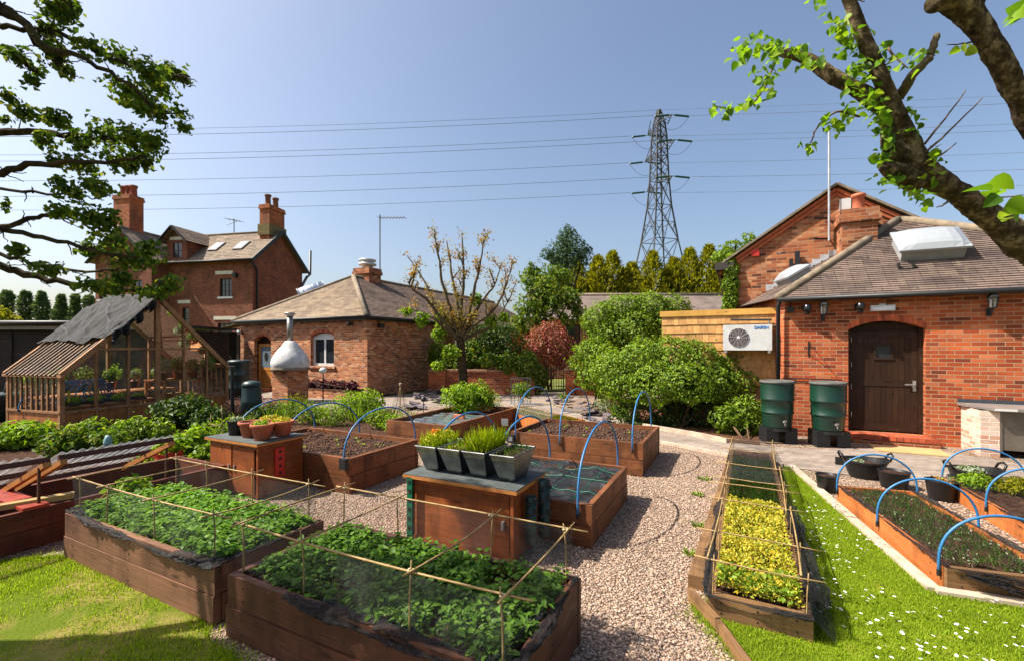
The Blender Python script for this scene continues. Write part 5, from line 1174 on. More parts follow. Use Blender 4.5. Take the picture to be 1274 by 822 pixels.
# ---------------------------------------------------------------- low long beds
YR = R(1.2)
bedY = bed('long low timber bed full of golden herbs under a cane frame', W(3.34, -.17), -A-YR, .60, 4.9, .17, 1, W_TAN, .02, .05)
rb_loc, rb_rz = G(1178, 738)[:2]+(0,), -R(17.5)
bedR = bed('long low orange timber bed of netted shoots beside the daisy lawn', rb_loc, rb_rz, .74, 2.12, .20, 1, W_ORANGE, .03, .045, {'f': W_TAN})
fr_loc = G(1285, 683)[:2]+(0,); fr_rz = -R(24)
bedQ = bed('long low orange timber bed with golden shrub at the right edge', fr_loc, fr_rz, .74, 1.75, .20, 1, W_ORANGE, .04, .045)
def loc2w(loc, rz, x, y, z=0.0): c, s = cos(rz), sin(rz); return (loc[0]+c*x-s*y, loc[1]+s*x+c*y, z)
for y, d in ((.06, 'nearest'), (1.05, 'middle'), (2.06, 'farthest')): hoop(f'blue plastic hoop, {d} of three over the netted bed by the daisy lawn', loc2w(rb_loc, rb_rz, -.02, y, .2), loc2w(rb_loc, rb_rz, .76, y, .2), +.60, .08, .0105, 'blue hoops over the low right beds')
for y, d in ((.72, 'nearer'), (1.72, 'farther')): hoop(f'blue plastic hoop, {d} one over the bed at the right edge', loc2w(fr_loc, fr_rz, -.02, y, .2), loc2w(fr_loc, fr_rz, .76, y, .2), +.60, .08, .0105, 'blue hoops over the low right beds')
def netsheet(label, loc, rz, x0, x1, y0, y1, z, mat, drop=.05, amp=.01):
    t = thing('netting', label, 'netting', loc, rz); m = MB(); nx, ny = 16, 44; sd_ = x0*7+y0
    f = lambda i, j: (x0+(x1-x0)*i/nx+.006*sin(j*1.3), y0+(y1-y0)*j/ny, z+amp*sin(i*.9+j*.6+sd_)+amp*.8*sin(j*1.7-i)-(drop*(1+.5*sin(j*.8+i)) if i in (0, nx) else 0))
    for i in range(nx):
        for j in range(ny): m.face([f(i, j), f(i+1, j), f(i+1, j+1), f(i, j+1)])
    m.build('net_sheet', mat, t, True); return t
def netroll(parent, pts, r, mat=None, seed=0):
    """gathered net: a creased strip, folded and flattened over the rim"""
    rr = random.Random(seed); m = MB(); P_ = []
    for a, b in zip(pts, pts[1:]):
        n = max(3, int(math.dist(a, b)/.025))
        for k in range(n): P_.append(lerp(a, b, k/n))
    P_.append(pts[-1]); N = 11; rings = []
    ph = [rr.uniform(0, 6.28) for _ in range(8)]
    for i, p in enumerate(P_):
        q = P_[min(i+1, len(P_)-1)]; o_ = P_[max(i-1, 0)]; d = nrm((q[0]-o_[0], q[1]-o_[1], 0)); n = (d[1], -d[0]); ring = []
        env = .75+.35*sin(i*.11+ph[0])+.25*sin(i*.29+ph[1])
        for k in range(N):
            a = 2*pi*k/N; cr = 1+.38*sin(k*2.9+i*.37+ph[2])*sin(i*.53+ph[3])+.30*rr.uniform(-1, 1)
            w = r*1.25*env*cr*cos(a); h_ = r*.62*env*cr*sin(a); ring.append((p[0]+n[0]*w, p[1]+n[1]*w, p[2]+h_))
        rings.append(ring)
    for a, b in zip(rings, rings[1:]):
        for k in range(N): l = (k+1) % N; m.face([a[k], a[l], b[l], b[k]])
    return m.build('gathered_net', mat or NETF, parent, False)
nr = netsheet('fine black net laid over the orange bed by the daisy lawn', rb_loc, rb_rz, .0, .75, .02, 2.12, .232, NET, .05)
netroll(nr, [(.005, .0, .205), (.0, .6, .20), (.005, 1.3, .205), (.0, 2.1, .205)], .016, seed=1); netroll(nr, [(.74, .0, .205), (.75, .6, .20), (.73, 1.3, .205), (.74, 2.1, .205)], .024, seed=2)
for k in range(4): netroll(nr, [(.02+.04*k, -.01-.012*k, .2-.012*k), (.3, -.03-.008*k, .19-.022*k), (.55, -.05-.01*k, .15-.025*k), (.78+.03*k, -.06, .12-.02*k)], .02, seed=5+k)
nq = netsheet('fine black net over the bed at the right edge', fr_loc, fr_rz, .0, .75, .02, 1.72, .235, NET, .05); netroll(nq, [(.005, 0, .205), (.0, .9, .2), (.0, 1.72, .205)], .015, seed=3)
netroll(nq, [(.02, 1.70, .23), (.3, 1.72, .30), (.6, 1.7, .27), (.76, 1.66, .2)], .02, seed=4)
def arcnet(label, loc, rz, y, x0, x1, zb, top, y2, mat):   # net closing the end of a hoop tunnel
    t = thing('netting', label, 'netting', loc, rz); m = MB(); 
    for i in range(16):
        f = lambda k, q: (x0+(x1-x0)*(1-cos(pi*k/16))/2, y+(y2-y)*q, zb+((top-zb)*sin(pi*k/16)**.85)*(1-q)+.02*q)
        m.face([f(i, 0), f(i+1, 0), f(i+1, 1), f(i, 1)])
    m.build('net_sheet', mat, t, True)
arcnet('fine black net closing the far end of the hooped bed by the daisy lawn', rb_loc, rb_rz, 2.06, 0, .74, .2, .6, 2.4, NET); arcnet('fine black net closing the far end of the hooped bed at the right edge', fr_loc, fr_rz, 1.72, 0, .74, .2, .6, 2.0, NET)
# ---------------------------------------------------------------- cane frames
def cane(t, a, b, r=.0075, seed=0):
    rr = random.Random(seed); m = MB(); n = max(3, int(math.dist(a, b)/.16)); pts = []; rs = []
    bx, bz = rr.uniform(-.012, .012), rr.uniform(-.012, .006)
    for i in range(n+1):
        k = i/n; p = lerp(a, b, k); s = sin(pi*k); p = (p[0]+bx*s, p[1]+bx*s, p[2]+bz*s*2)
        pts.append(p); rs.append(r*.8*(1-.25*k))
        if 0 < i < n:
            q = lerp(a, b, k+.008/max(.05, math.dist(a, b))); pts.append((q[0]+bx*s, q[1]+bx*s, q[2]+bz*s*2)); rs.append(r*.8*(1.35-.25*k)); q = lerp(a, b, k+.016/max(.05, math.dist(a, b))); pts.append((q[0]+bx*s, q[1]+bx*s, q[2]+bz*s*2)); rs.append(r*.8*(1-.25*k))
    m.tube(pts, rs, 7); return m.build('cane', CANE, t, True)
def cane_frame(label, loc, rz, w, l, vs, h0, h, over=.06, seed=0):
    t = thing('bamboo_cane_frame', label, 'cane frame', loc, rz); k = seed*100
    for y in (.06, l-.06):
        cane(t, (-over+.02, y+.015, h-.01), (w+over, y+.02, h+.0), .009, k+1 if y < .2 else k+2)
        for i, x in enumerate(vs): cane(t, (x, y, h0-.1), (x+random.uniform(-.02, .02), y, h+random.uniform(.02, .06)), .0075, k+10+i+int(y*100))
    for i, x in enumerate(vs): cane(t, (x+.02, -.02, h+.012), (x+.03, l+.03, h+.016), .0075, k+50+i)
    for y in (.06, l-.06):
        for x in vs:
            m = MB(); m.tube([(x+.014*cos(a), y+.014*sin(a), h+.005*sin(3*a)) for a in [i*2*pi/8 for i in range(9)]], .004, 5); m.build('twine_knot', m_plain('twine', srgb(206, 190, 150), .9) if 'twine' not in bpy.data.materials else bpy.data.materials['twine'], t)
    return t
cane_frame('bamboo cane frame over the leafy bed by the worn lawn', *frame_at(1.78, -5.25), 2.17, .89, (.10, .62, 1.32, 2.05), .4, .70, seed=1)
cane_frame('bamboo cane frame over the nearest dark leafy bed', *frame_at(1.76, -2.90), 2.03, .96, (.06, .62, 1.42, 1.95), .4, .71, seed=2)
def sidenet(label, loc, rz, w, l, z0, z1, mat):
    t = thing('netting', label, 'netting', loc, rz); m = MB(); pts = [(.04, .04), (w-.04, .04), (w-.04, l-.04), (.04, l-.04), (.04, .04)]; P_ = []
    for a, b in zip(pts, pts[1:]):
        for k in range(14): P_.append(lerp(a, b, k/14))
    P_.append(pts[-1])
    for i in range(len(P_)-1):
        for j in range(4):
            f = lambda k, q: (P_[k][0]+.02*sin(k*1.1)*(1-q/4), P_[k][1]+.02*cos(k*1.3)*(1-q/4), z0+(z1-z0)*q/4); m.face([f(i, j), f(i+1, j), f(i+1, j+1), f(i, j+1)])
    m.build('net_sheet', mat, t, True); return t
na = sidenet('thin net hung round the cane frame by the worn lawn', *frame_at(1.78, -5.25), 2.17, .89, .42, .70, NETP)
netroll(na, [(.0, .5, .41), (.0, .02, .415), (.5, .0, .40), (1.1, -.005, .385), (1.8, -.01, .37), (2.16, .0, .40), (2.17, .5, .40), (2.15, .87, .41)], .022, seed=11); netroll(na, [(.02, .3, .42), (.05, .05, .43), (.25, .04, .42)], .034, seed=12); netroll(na, [(1.7, .02, .39), (2.1, .03, .40), (2.13, .3, .40)], .036, seed=13)
nb = sidenet('thin net hung round the cane frame over the nearest bed', *frame_at(1.76, -2.90), 2.03, .96, .42, .70, NETP)
netroll(nb, [(.55, .0, .40), (.9, -.01, .375), (1.5, -.015, .36), (2.0, .0, .39), (2.03, .4, .40), (2.01, .94, .41)], .026, seed=21); netroll(nb, [(.8, .03, .40), (1.4, .04, .39), (1.9, .05, .40), (1.96, .5, .41)], .03, seed=22)
# yellow bed
yl, yr = W(3.34, -.17), -A-YR
t = thing('bamboo_cane_frame', 'narrow bamboo cane frame over the golden herb bed', 'cane frame', yl, yr); ys = [.02, .52, 1.3, 1.86, 2.12, 2.78, 3.75, 4.5]
for i, y in enumerate(ys):
    hh = .42 if y > 1 else .40
    cane(t, (-.09-.03*(i % 2), y+.02*(i % 3), hh), (.67+.04*(i % 2), y-.02, hh), .0075, 300+i)
    for x in (.03, .57): cane(t, (x, y, .05), (x+.01, y, hh+.03), .0065, 320+i*2+int(x*2))
for x in (.02, .56): 
    for a, b in ((0.0, 1.35), (1.25, 2.9), (2.75, 4.55)): cane(t, (x-.02, a, .415), (x+.015, b, .43), .008, 350+int(a*10)+int(x*3))
t = thing('netting', 'black net over the far half of the golden herb bed', 'netting', yl, yr); m = MB()
prof = [(-.03, .10), (.0, .28), (.02, .40), (.15, .42), (.3, .415), (.45, .42), (.57, .40), (.62, .28), (.70, .12)]
for j in range(24):
    for a, b in zip(prof, prof[1:]):
        y0_, y1_ = 2.1+2.5*j/24, 2.1+2.5*(j+1)/24; wv = lambda p, y: (p[0]+.01*sin(y*9), y, p[1]-.012*sin(y*6.3)**2); m.face([wv(a, y0_), wv(b, y0_), wv(b, y1_), wv(a, y1_)])
m.build('net_sheet', m_net('far_bed_net', (.014, .014, .015), .38, 5), t, True)
netroll(t, [(.60, 2.1, .16), (.62, 1.5, .19), (.63, .9, .18), (.62, .3, .16), (.58, -.02, .17), (.3, -.03, .165), (.0, -.02, .165), (-.02, .5, .17), (-.03, 1.5, .17), (-.02, 2.1, .18)], .026, seed=31); netroll(t, [(.62, 2.0, .24), (.66, 1.3, .25), (.68, .7, .2), (.66, .2, .16)], .035, NETD, seed=32)
m = MB()
for j in range(14):
    y0_, y1_ = .0+2.1*j/14, .0+2.1*(j+1)/14; wv = lambda x, z, y: (x+.02*sin(y*7), y, z+.02*sin(y*5)); m.face([wv(.60, .16, y0_), wv(.72, .04, y0_), wv(.72, .04, y1_), wv(.60, .16, y1_)]); m.face([wv(.57, .38, y0_), wv(.60, .16, y0_), wv(.60, .16, y1_), wv(.57, .38, y1_)])
m.build('hanging_net', NETD, t, True)
# bed G: low mossy bed under canes and net
gl, gr = (.50, 10.2, 0), R(-62)
bedG = bed('low orange bed of mossy growth under a fine net beyond the bare soil bed', loc2w(gl, gr, -1.3, -.45), gr, 2.6, .9, .36, 1, W_ORANGE, .04)
t = thing('bamboo_cane_frame', 'sagging canes and pale net over the low mossy bed', 'cane frame', loc2w(gl, gr, -1.3, -.45), gr)
for k, (a, b) in enumerate((((-.1, .05, .52), (2.7, .05, .50)), ((-.1, .9, .55), (2.7, .92, .52)), ((.05, 0, .53), (.05, .95, .55)), ((1.3, 0, .52), (1.3, .95, .54)), ((2.5, 0, .5), (2.5, .95, .52)))): cane(t, a, b, .012, 400+k)
for x in (.05, 1.3, 2.5):
    for y in (.05, .9): cane(t, (x, y, .1), (x, y, .56), .01, 410+int(x*10)+int(y*3))
m = MB(); m.face([(0, .03, .51), (2.6, .03, .5), (2.6, .9, .51), (0, .9, .54)]); m.face([(0, .03, .51), (0, .02, .34), (2.6, .02, .34), (2.6, .03, .5)]); m.build('net_sheet', m_net('greyish_net', (.25, .24, .22), .22, 5), t)
# ---------------------------------------------------------------- cabinets
def cabinet(label, u, v, w, d, h, doors):
    t = thing('garden_cabinet', label, 'cabinet', *frame_at(u, v))
    for x0, x1, y0, y1, nm in ((0, .03, 0, d, 'side_panel'), (w-.03, w, 0, d, 'side_panel'), (.031, w-.031, d-.02, d, 'back_panel')):
        m = MB(); m.box(x0, x1, y0, y1, .02, h-.03); m.build(nm, W_CAB, t)
    for bx_ in ((.031, w-.031, .006, .03, .02, .07), (.031, w-.031, .006, .03, h-.08, h-.031))+(((w/2-.03, w/2+.005, .007, .03, .071, h-.081),) if doors == 2 else ()):
        m = MB(); m.box(*bx_); m.build('front_rail', W_EDGE if doors == 2 else W_CAB, t)
    n = doors; 
    for i in range(n):
        a, b = .034+(w-.068)*i/n, .034+(w-.068)*(i+1)/n-.012
        m = MB(); m.box(a+.01, b-.01, .0-.012*(n == 2), .005, .05, h-.07) if n == 2 else m.box(a, b, .012, .026, .071, h-.081)
        dd = bevel(m.build('door', W_CAB, t), .003, 1)
        m = MB(); x = b-.05 if i == 0 else a+.05; m.box(x-.012, x+.012, -.025, -.0125 if n == 2 else .011, h*.45, h*.45+.07); m.build('hook_latch', STEEL, dd)
    m = MB(); m.box(-.05, w+.05, -.045, d+.03, h-.029, h-.001); bevel(m.build('top_edge', W_EDGE, t), .004)
    m = MB(); m.box(-.045, w+.045, -.04, d+.025, h, h+.008); m.build('felt_top', FELT, t)
    return t
cab1 = cabinet('orange ply cabinet with grey felt top carrying the terracotta pots', 3.5, -6.12, .96, .63, .68, 2)
cab2 = cabinet('orange ply cabinet carrying four zinc planters, partly in shade', 3.41, -2.78, 1.10, .56, .64, 1)
m = MB()
for z in range(4): m.box(.96+.001, .985, .10, .26, .16+.12*z+.004, .16+.12*(z+1)-.004)
def holed_strip(label, loc, rz, w, h, z0, mat, nz, tube=False):
    t = thing('planting_tube', label, 'planting tube', loc, rz); m = MB()
    if tube:
        m.lathe([(w/2, 0), (w/2, h), (w/2-.006, h), (w/2-.006, 0)], 18, (0, 0, z0)); m.build('tube_body', mat, t, True); k = MB()
        for i in range(nz):
            for a in (-2.0, -1.0, -.2): k.box(w/2*cos(a)-.014, w/2*cos(a)+.014, w/2*sin(a)-.014, w/2*sin(a)+.014, z0+h*(i+.4+.25*(a == -1.0))/nz, z0+h*(i+.4+.25*(a == -1.0))/nz+.03)
        k.build('holes', BLACK, t)
    else:
        m.box(-w/2, w/2, -.02, 0, z0, z0+h); bevel(m.build('strip_body', mat, t), .006); k = MB()
        for i in range(nz): k.box(-.017, .017, -.024, -.0205, z0+h*(i+.5)/nz-.017, z0+h*(i+.5)/nz+.017)
        k.build('holes', BLACK, t)
    return t
holed_strip('red plastic strip with round holes hung on the side of the pot cabinet', W(3.78, -6.12+.96+.005), -A+pi/2, .13, .36, .22, REDPL, 4)
holed_strip('green plastic strip with holes at the left corner of the planter cabinet', W(3.385, -2.75), -A, .06, .60, .02, GREENPL, 7)
holed_strip('shorter dark green perforated tube on the right side of the planter cabinet', W(3.60, -1.60), 0, .10, .40, .14, m_plain('dark_green_tube', srgb(20, 48, 38), .45), 4, True)
holed_strip('taller dark green perforated tube on the right side of the planter cabinet', W(3.80, -1.56), 0, .11, .50, .14, m_plain('deep_green_tube', srgb(18, 40, 34), .45), 4, True)
t = thing('red_crate', 'narrow red plastic crate behind the left corner of the planter cabinet', 'crate', W(3.85, -2.98), -A); m = MB(); m.prism([(-.07, -.1), (.05, -.1), (.07, .2), (-.09, .2)], 0, .50); m.box(-.1, .08, -.11, .21, .48, .52); bevel(m.build('crate_body', m_plain('orange_red_plastic', srgb(204, 76, 44), .5), t), .01)
# pots
def pot(label, loc, r, h, mat, leaf=None, rim=True, soil=True, grp='pots on the felt topped cabinet', n=260, ls=.035, lh=.05, name='plant_pot'):
    t = thing(name, label, 'plant pot', loc, random.random()*6, grp); m = MB()
    m.lathe([(0, 0), (r*.66, 0), (r*.93, h*.80), (r*1.02, h*.81), (r*1.06, h*.84), (r*1.06, h*.97), (r*1.03, h), (r*.92, h), (r*.90, h*.85), (0, h*.85)] if rim else [(0, 0), (r*.8, 0), (r, h*.97), (r*1.04, h*.98), (r*1.04, h), (r*.95, h), (r*.93, h*.85), (0, h*.85)], 28); bevel(m.build('pot_body', mat, t, True), .003, 1, 50)
    m = MB(); m.lathe([(r*.91, h*.87), (r*.5, h*.89), (0, h*.88)], 20); m.build('soil', SOIL, t)
    if leaf:
        V, F = cloud([(0, 0, h*.9+lh*.3, r*.82, r*.82, lh)], n, ls, .6, .9); npmesh('leaves', V, F, leaf, t)
    return t
zt = .689
pot('black plastic pot of pale seedlings on the felt topped cabinet', W(3.72, -5.93, zt), .105, .19, PLASTIC_BLACK, L_PALE, False)
pot('empty looking terracotta pot beside the black pot', W(3.71, -5.62, zt), .135, .20, TERRA)
pot('front terracotta pot with low green growth, nearest the cabinet corner', W(3.66, -5.31, zt), .13, .20, TERRA, L_BRIGHT)
pot('right hand terracotta pot with yellow green growth at the cabinet edge', W(3.93, -5.30, zt), .135, .20, TERRA, L_GOLD)
pot('rear terracotta pot with yellow green growth behind the others', W(4.0, -5.62, zt), .135, .20, TERRA, L_GOLD)
# zinc planters
def planter(label, v, kind):
    t = thing('zinc_planter', label, 'planter', W(3.46, v, .649), -A, 'zinc planters on the cabinet')
    m = MB(); w0, w1, d0, d1, h = .075, .118, .12, .235, .25
    lo = [(-w0, .235-d0), (w0, .235-d0), (w0, .235+d0), (-w0, .235+d0)]; hi = [(-w1, .235-d1), (w1, .235-d1), (w1, .235+d1), (-w1, .235+d1)]; hi2 = [(x*.90, .235+(y-.235)*.95) for x, y in hi]
    for i in range(4):
        k = (i+1) % 4; m.face([(*lo[i], 0), (*lo[k], 0), (*hi[k], h), (*hi[i], h)]); m.face([(*hi[i], h+.001), (*hi[k], h+.001), (*hi2[k], h+.001), (*hi2[i], h+.001)]); m.face([(*hi2[k], h+.001), (*hi2[k], h-.05), (*hi2[i], h-.05), (*hi2[i], h+.001)])
    m.face([(*p, 0) for p in reversed(lo)]); m.build('planter_body', ZINC, t)
    m = MB()
    for i in range(4): k = (i+1) % 4; m.tube([(*hi[i], h), (*hi[k], h)], .007, 6)
    m.build('rolled_rim', ZINC, t)
    m = MB(); m.face([(*p, h-.03) for p in hi2]); m.build('soil', SOIL, t)
    n, hh = {'lush': (420, .16), 'sparse': (120, .08), 'tall': (560, .22), 'few': (90, .09)}[kind]
    x, y = RG.uniform(-.1, .1, n), RG.uniform(.02, .45, n); az = RG.random(n)*6.28; H = hh*(.45+.75*RG.random(n)); D = np.stack([np.cos(az)*.45, np.sin(az)*.45, np.ones(n)], 1)
    V, F = leafset(np.stack([x, y, np.full(n, h-.03)], 1), D, np.stack([np.cos(az+1.6), np.sin(az+1.6), .2+0*az], 1), H, .004+.003*RG.random(n), .1, .12); tag(npmesh('shoots', V, F, GRASS_Y if kind != 'few' else GRASS_D, t), None, None, None, 'stuff')
    if kind in ('lush', 'sparse'):
        V, F = cloud([(0, .25, h+.05, .09, .2, .06)], 140 if kind == 'lush' else 40, .04, .5, .9); npmesh('leaves', V, F, L_GOLD if kind == 'lush' else L_MAG, t)
    return t
planter('zinc planter of short yellow shoots and an orange flower, leftmost of four', -2.64, 'lush'); planter('zinc planter with sparse low growth between the two lush planters', -2.375, 'sparse'); planter('zinc planter with the tallest grassy shoots', -2.11, 'tall'); planter('nearly bare zinc planter at the right end, sunlit on its side', -1.82, 'few')
t = thing('orange_flower', 'orange flower cluster in the leftmost zinc planter', 'flower', W(3.72, -2.72, .9), 0); V, F = cloud([(0, 0, .08, .04, .04, .05)], 60, .035, .7, .8); npmesh('petals', V, F, m_leaf('orange_petal', [(.6, .16, .02), (.7, .24, .04)], .3), t); m = MB(); m.tube([(0, 0, -.05), (0, 0, .06)], .005, 5); m.build('stem', GREENPL, t)
# ---------------------------------------------------------------- cold frame
cfl, cfr = W(.55, -6.85), -A
cf = thing('cold_frame', 'red brown timber cold frame with raised corrugated lids at the left edge', 'cold frame', cfl, cfr)
CW, CL_, CH = 1.08, 2.95, .36
for i in range(2):
    z0, z1 = CH*i/2+.002, CH*(i+1)/2-.003
    for x0, x1, y0, y1 in ((0, CW, 0, .05), (0, CW, CL_-.05, CL_), (0, .05, .051, CL_-.051), (CW-.05, CW, .051, CL_-.051)): m = MB(); m.box(x0, x1, y0, y1, z0, z1); bevel(m.build('board', W_RED, cf), .006)
m = MB(); m.box(.051, CW-.051, .051, CL_-.051, .0, .12); m.build('soil', SOIL, cf)
m = MB(); m.box(.1, CW+.02, 1.12, 1.3, CH+.002, CH+.03); m.build('red_cross_board', m_wood('fresh_red_board', srgb(150, 52, 36), srgb(184, 72, 50), .6), cf)
def lid(y0, y1):
    T = lambda p: (.06+p[0]*.94-p[2]*.34, y0+p[1], CH+.06+p[0]*.36+p[2]*.93); L = y1-y0; lw = 1.12
    m = MB()
    for x in (0, lw*.5-.02, lw-.04): m.box(x, x+.035, .0, L, -.045, 0, T)
    li = m.build('lid', m_wood('lid_rail', srgb(58, 30, 24), srgb(88, 50, 40), .65), cf)
    for y in (0, L-.05): m = MB(); m.box(-.005, lw+.005, y, y+.05, -.095, -.047, T); m.build('batten', W_EDGE, li)
    m = MB(); N = int(L/.018)
    for i in range(N):
        a, b = L*i/N, L*(i+1)/N; za, zb = .014*sin(a/.076*2*pi)+.016, .014*sin(b/.076*2*pi)+.016; m.face([T((-.03, a, za)), T((lw+.02, a, za)), T((lw+.02, b, zb)), T((-.03, b, zb))])
    m.build('corrugated_sheet', POLY, li, True)
lid(.22, 1.30); lid(1.36, 2.33)
for y_ in (2.3, 1.25): m = MB(); m.bar((CW-.06, y_, CH), (CW-.05, y_, CH+.36), .02); m.build('prop_stick', W_DARK, cf)
t = thing('timber_offcut', 'pale timber offcut resting across the rim of the red cold frame', 'timber', (*W(1.72, -5.95)[:2], CH), -A); m = MB(); m.bar((-.06, -.18, .03), (.10, .34, .03), .09, .05); bevel(m.build('plank', m_wood('pale_offcut', srgb(168, 140, 84), srgb(196, 168, 108), .7), t), .004)
def fabricbag(label, loc, r, h, rz=0, handles=True):
    t = thing('fabric_planter', label, 'fabric planter', loc, rz); m = MB(); N = 26; rings = []
    for j, (q, z) in enumerate(((.90, 0), (1.0, .12*h), (1.03, .5*h), (1.0, .85*h), (1.02, h), (.96, h), (.94, .75*h))): rings.append([(r*q*(1+.035*sin(k*2.1+j)+.02*sin(k*5+j*2))*cos(2*pi*k/N), r*q*(1+.035*sin(k*2.1+j))*sin(2*pi*k/N), z+(.02*sin(k*1.7) if 3 < j < 6 else 0)) for k in range(N)])
    for a, b in zip(rings, rings[1:]):
        for k in range(N): l = (k+1) % N; m.face([a[k], a[l], b[l], b[k]])
    m.face([rings[-1][k] for k in range(N)]); m.build('bag_body', REDBAG, t, True)
    if handles:
        for a in (-1.9, -.4): 
            m = MB(); m.tube([(r*1.04*cos(a+q*.32), r*1.04*sin(a+q*.32), h*.72+.0*q) for q in (-1, -.5, 0, .5, 1)], .014, 6); m.build('handle', BLACK, t)
    V, F = cloud([(0, 0, h+.05, r*.8, r*.8, .14)], 240, .08, .6, .7); npmesh('leaves', V, F, L_BRIGHT, t); return t
fabricbag('tall red fabric planter with black handles beyond the cold frame lid', G(207, 586)[:2]+(0,), .20, .30)
fabricbag('crumpled red fabric planter tucked under the raised cold frame lid', W(2.35, -5.48), .22, .36, .5); fabricbag('low red fabric planter beside the pale stone block', G(178, 602)[:2]+(0,), .17, .20, 1.1, False)
t = thing('stone_block', 'pale flat stone block on the gravel beside the red planters', 'block', G(219, 598), -A+.3); m = MB(); m.box(-.14, .14, -.08, .08, 0, .07); bevel(m.build('stone_body', CONC, t), .01)
# ---------------------------------------------------------------- water butts and tubs
def butt(label, loc, rz, grp):
    t = thing('water_butt', label, 'water butt', loc, rz, grp); z = .30
    m = MB(); m.lathe([(0, 0), (.245, 0), (.25, .02), (.268, .26), (.272, .27), (.285, .275), (.288, .295), (.276, .31), (.282, .52), (.296, .53), (.30, .55), (.288, .57), (.292, .80), (.288, .85)], 40, (0, 0, z)); m.build('barrel', PLASTIC_GREEN, t, True)
    m = MB(); m.lathe([(.288, .85), (.305, .852), (.308, .885), (.295, .90), (.27, .905), (.262, .89), (.1, .895), (0, .89)], 40, (0, 0, z)); m.build('lid', m_plain('dusty_lid', srgb(84, 84, 80), .7, var=.4), t, True)
    m = MB(); m.tube([(0, -.26, z+.13), (0, -.33, z+.13)], .02); m.tube([(0, -.32, z+.13), (0, -.325, z+.07)], .013); m.box(-.02, .02, -.345, -.30, z+.145, z+.165); m.build('tap', m_plain('tap_grey', srgb(120, 116, 108), .5), t)
    for x in (-.17, .17): m = MB(); m.prism([(x-.11, -.2), (x+.11, -.2), (x+.09, .2), (x-.09, .2)], 0, z-.002); bevel(m.build('stand_leg', PLASTIC_BLACK, t), .012)
    m = MB(); m.lathe([(.20, z-.06), (.262, z-.058), (.262, z-.003), (.20, z-.003)], 28); m.build('stand_ring', PLASTIC_BLACK, t)
    return t
butt('green water butt between the shrub and the brick corner', W(10.18, .73), -A+.35, 'green water butts'); butt('green water butt against the wall left of the dark door', W(10.22, 1.56), -A+.3, 'green water butts')
t = thing('compost_bin', 'dark teal round lidded bin standing among the plants by the greenhouse', 'bin', G(313, 522), 0); m = MB(); m.lathe([(r_*.84, z_) for r_, z_ in ((0, 0), (.29, 0), (.285, .45), (.29, .47), (.28, .50), (.255, .80), (.25, .86), (.262, .87), (.262, .91), (.22, .97), (.1, 1.0), (0, 1.005))], 32); m.build('bin_body', PLASTIC_TEAL, t, True)
t = thing('rain_barrel', 'large dark barrel standing in shade by the lean-to', 'barrel', (-9.75, 16.1, 0), 0); m = MB(); m.lathe([(0, 0), (.33, 0), (.35, .4), (.37, .42), (.35, .45), (.36, .85), (.38, .87), (.36, .9), (.35, 1.28), (.37, 1.3), (.37, 1.36), (.3, 1.4), (0, 1.41)], 32); m.build('barrel_body', PLASTIC_TEAL, t, True)
t = thing('water_tank', 'dark tank with grey lid at the left edge by the greenhouse', 'tank', (-12.95, 11.4, 0), 0); m = MB(); m.lathe([(0, 0), (.40, 0), (.42, .58), (.44, .6), (.44, .66), (.3, .70), (0, .71)], 32); m.build('tank_body', PLASTIC_TEAL, t, True); m = MB(); m.tube([(.1, 0, .70), (.12, .05, 1.0), (.3, .1, 1.25), (.75, .2, 1.36)], .025, 8); m.build('overflow_pipe', m_plain('grey_hose', srgb(120, 116, 112), .5), t, True)
t = thing('black_post', 'thin black post standing beside the teal bin', 'post', G(289, 522), 0); m = MB(); m.tube([(0, 0, 0), (0, 0, 1.32)], .045, 10); m.lathe([(.07, 1.30), (.07, 1.36), (0, 1.37)], 14); m.build('post_body', BLACK, t)
def trug(label, loc, rz, fill):
    t = thing('rubber_trug', label, 'trug', loc, rz, 'black rubber trugs'); m = MB(); sx = 1.12
    def ring(r, z): return [(r*sx*cos(2*pi*k/30), r*cos(0)*sin(2*pi*k/30), z+.035*abs(cos(2*pi*k/30))**6*(1 if z > .2 else 0)) for k in range(30)]
    R_ = [ring(.16, 0), ring(.19, .08), ring(.235, .22), ring(.25, .235), ring(.248, .25), ring(.228, .245), ring(.2, .16)]
    for a, b in zip(R_, R_[1:]):
        for k in range(30): l = (k+1) % 30; m.face([a[k], a[l], b[l], b[k]])
    m.build('trug_body', PLASTIC_BLACK, t, True)
    for s in (-1, 1): m = MB(); m.tube([(s*.27, -.07, .25), (s*.31, -.06, .33), (s*.32, 0, .355), (s*.31, .06, .33), (s*.27, .07, .25)], .014, 8); m.build('handle', PLASTIC_BLACK, t, True)
    m = MB(); m.lathe([(.215, .19), (.1, .205), (0, .205)], 24); m.build('soil', SOIL, t)
    if fill: V, F = cloud([(.02*k-.06, .02*k, .22, .17, .15, .05) for k in range(4)], 420, .045, .6, .9); npmesh('leaves', V, F, L_PALE, t)
    else: V, F = cloud([(-.08, .02, .22, .09, .08, .03)], 80, .04, .6, .9); npmesh('leaves', V, F, L_PALE, t)
trug('black rubber trug with mostly bare compost behind the netted bed', G(1076, 593)[:2]+(0,), -.25, 0); trug('black rubber trug filled with silvery leaves', G(1212, 607)[:2]+(0,), -.2, 1)
pot('small black pot of compost at the far corner of the netted bed', G(1029, 611)[:2]+(0,), .125, .22, PLASTIC_BLACK, None, False, grp='black pots by the low right beds'); pot('wide black pot standing behind the netted bed beside the bare trug', G(1112, 606)[:2]+(0,), .17, .22, PLASTIC_BLACK, None, False, grp='black pots by the low right beds'); pot('black pot of dry bronze leaves in front of the silvery trug', G(1171, 621)[:2]+(0,), .15, .24, PLASTIC_BLACK, L_BUD, False, grp='black pots by the low right beds', n=120)
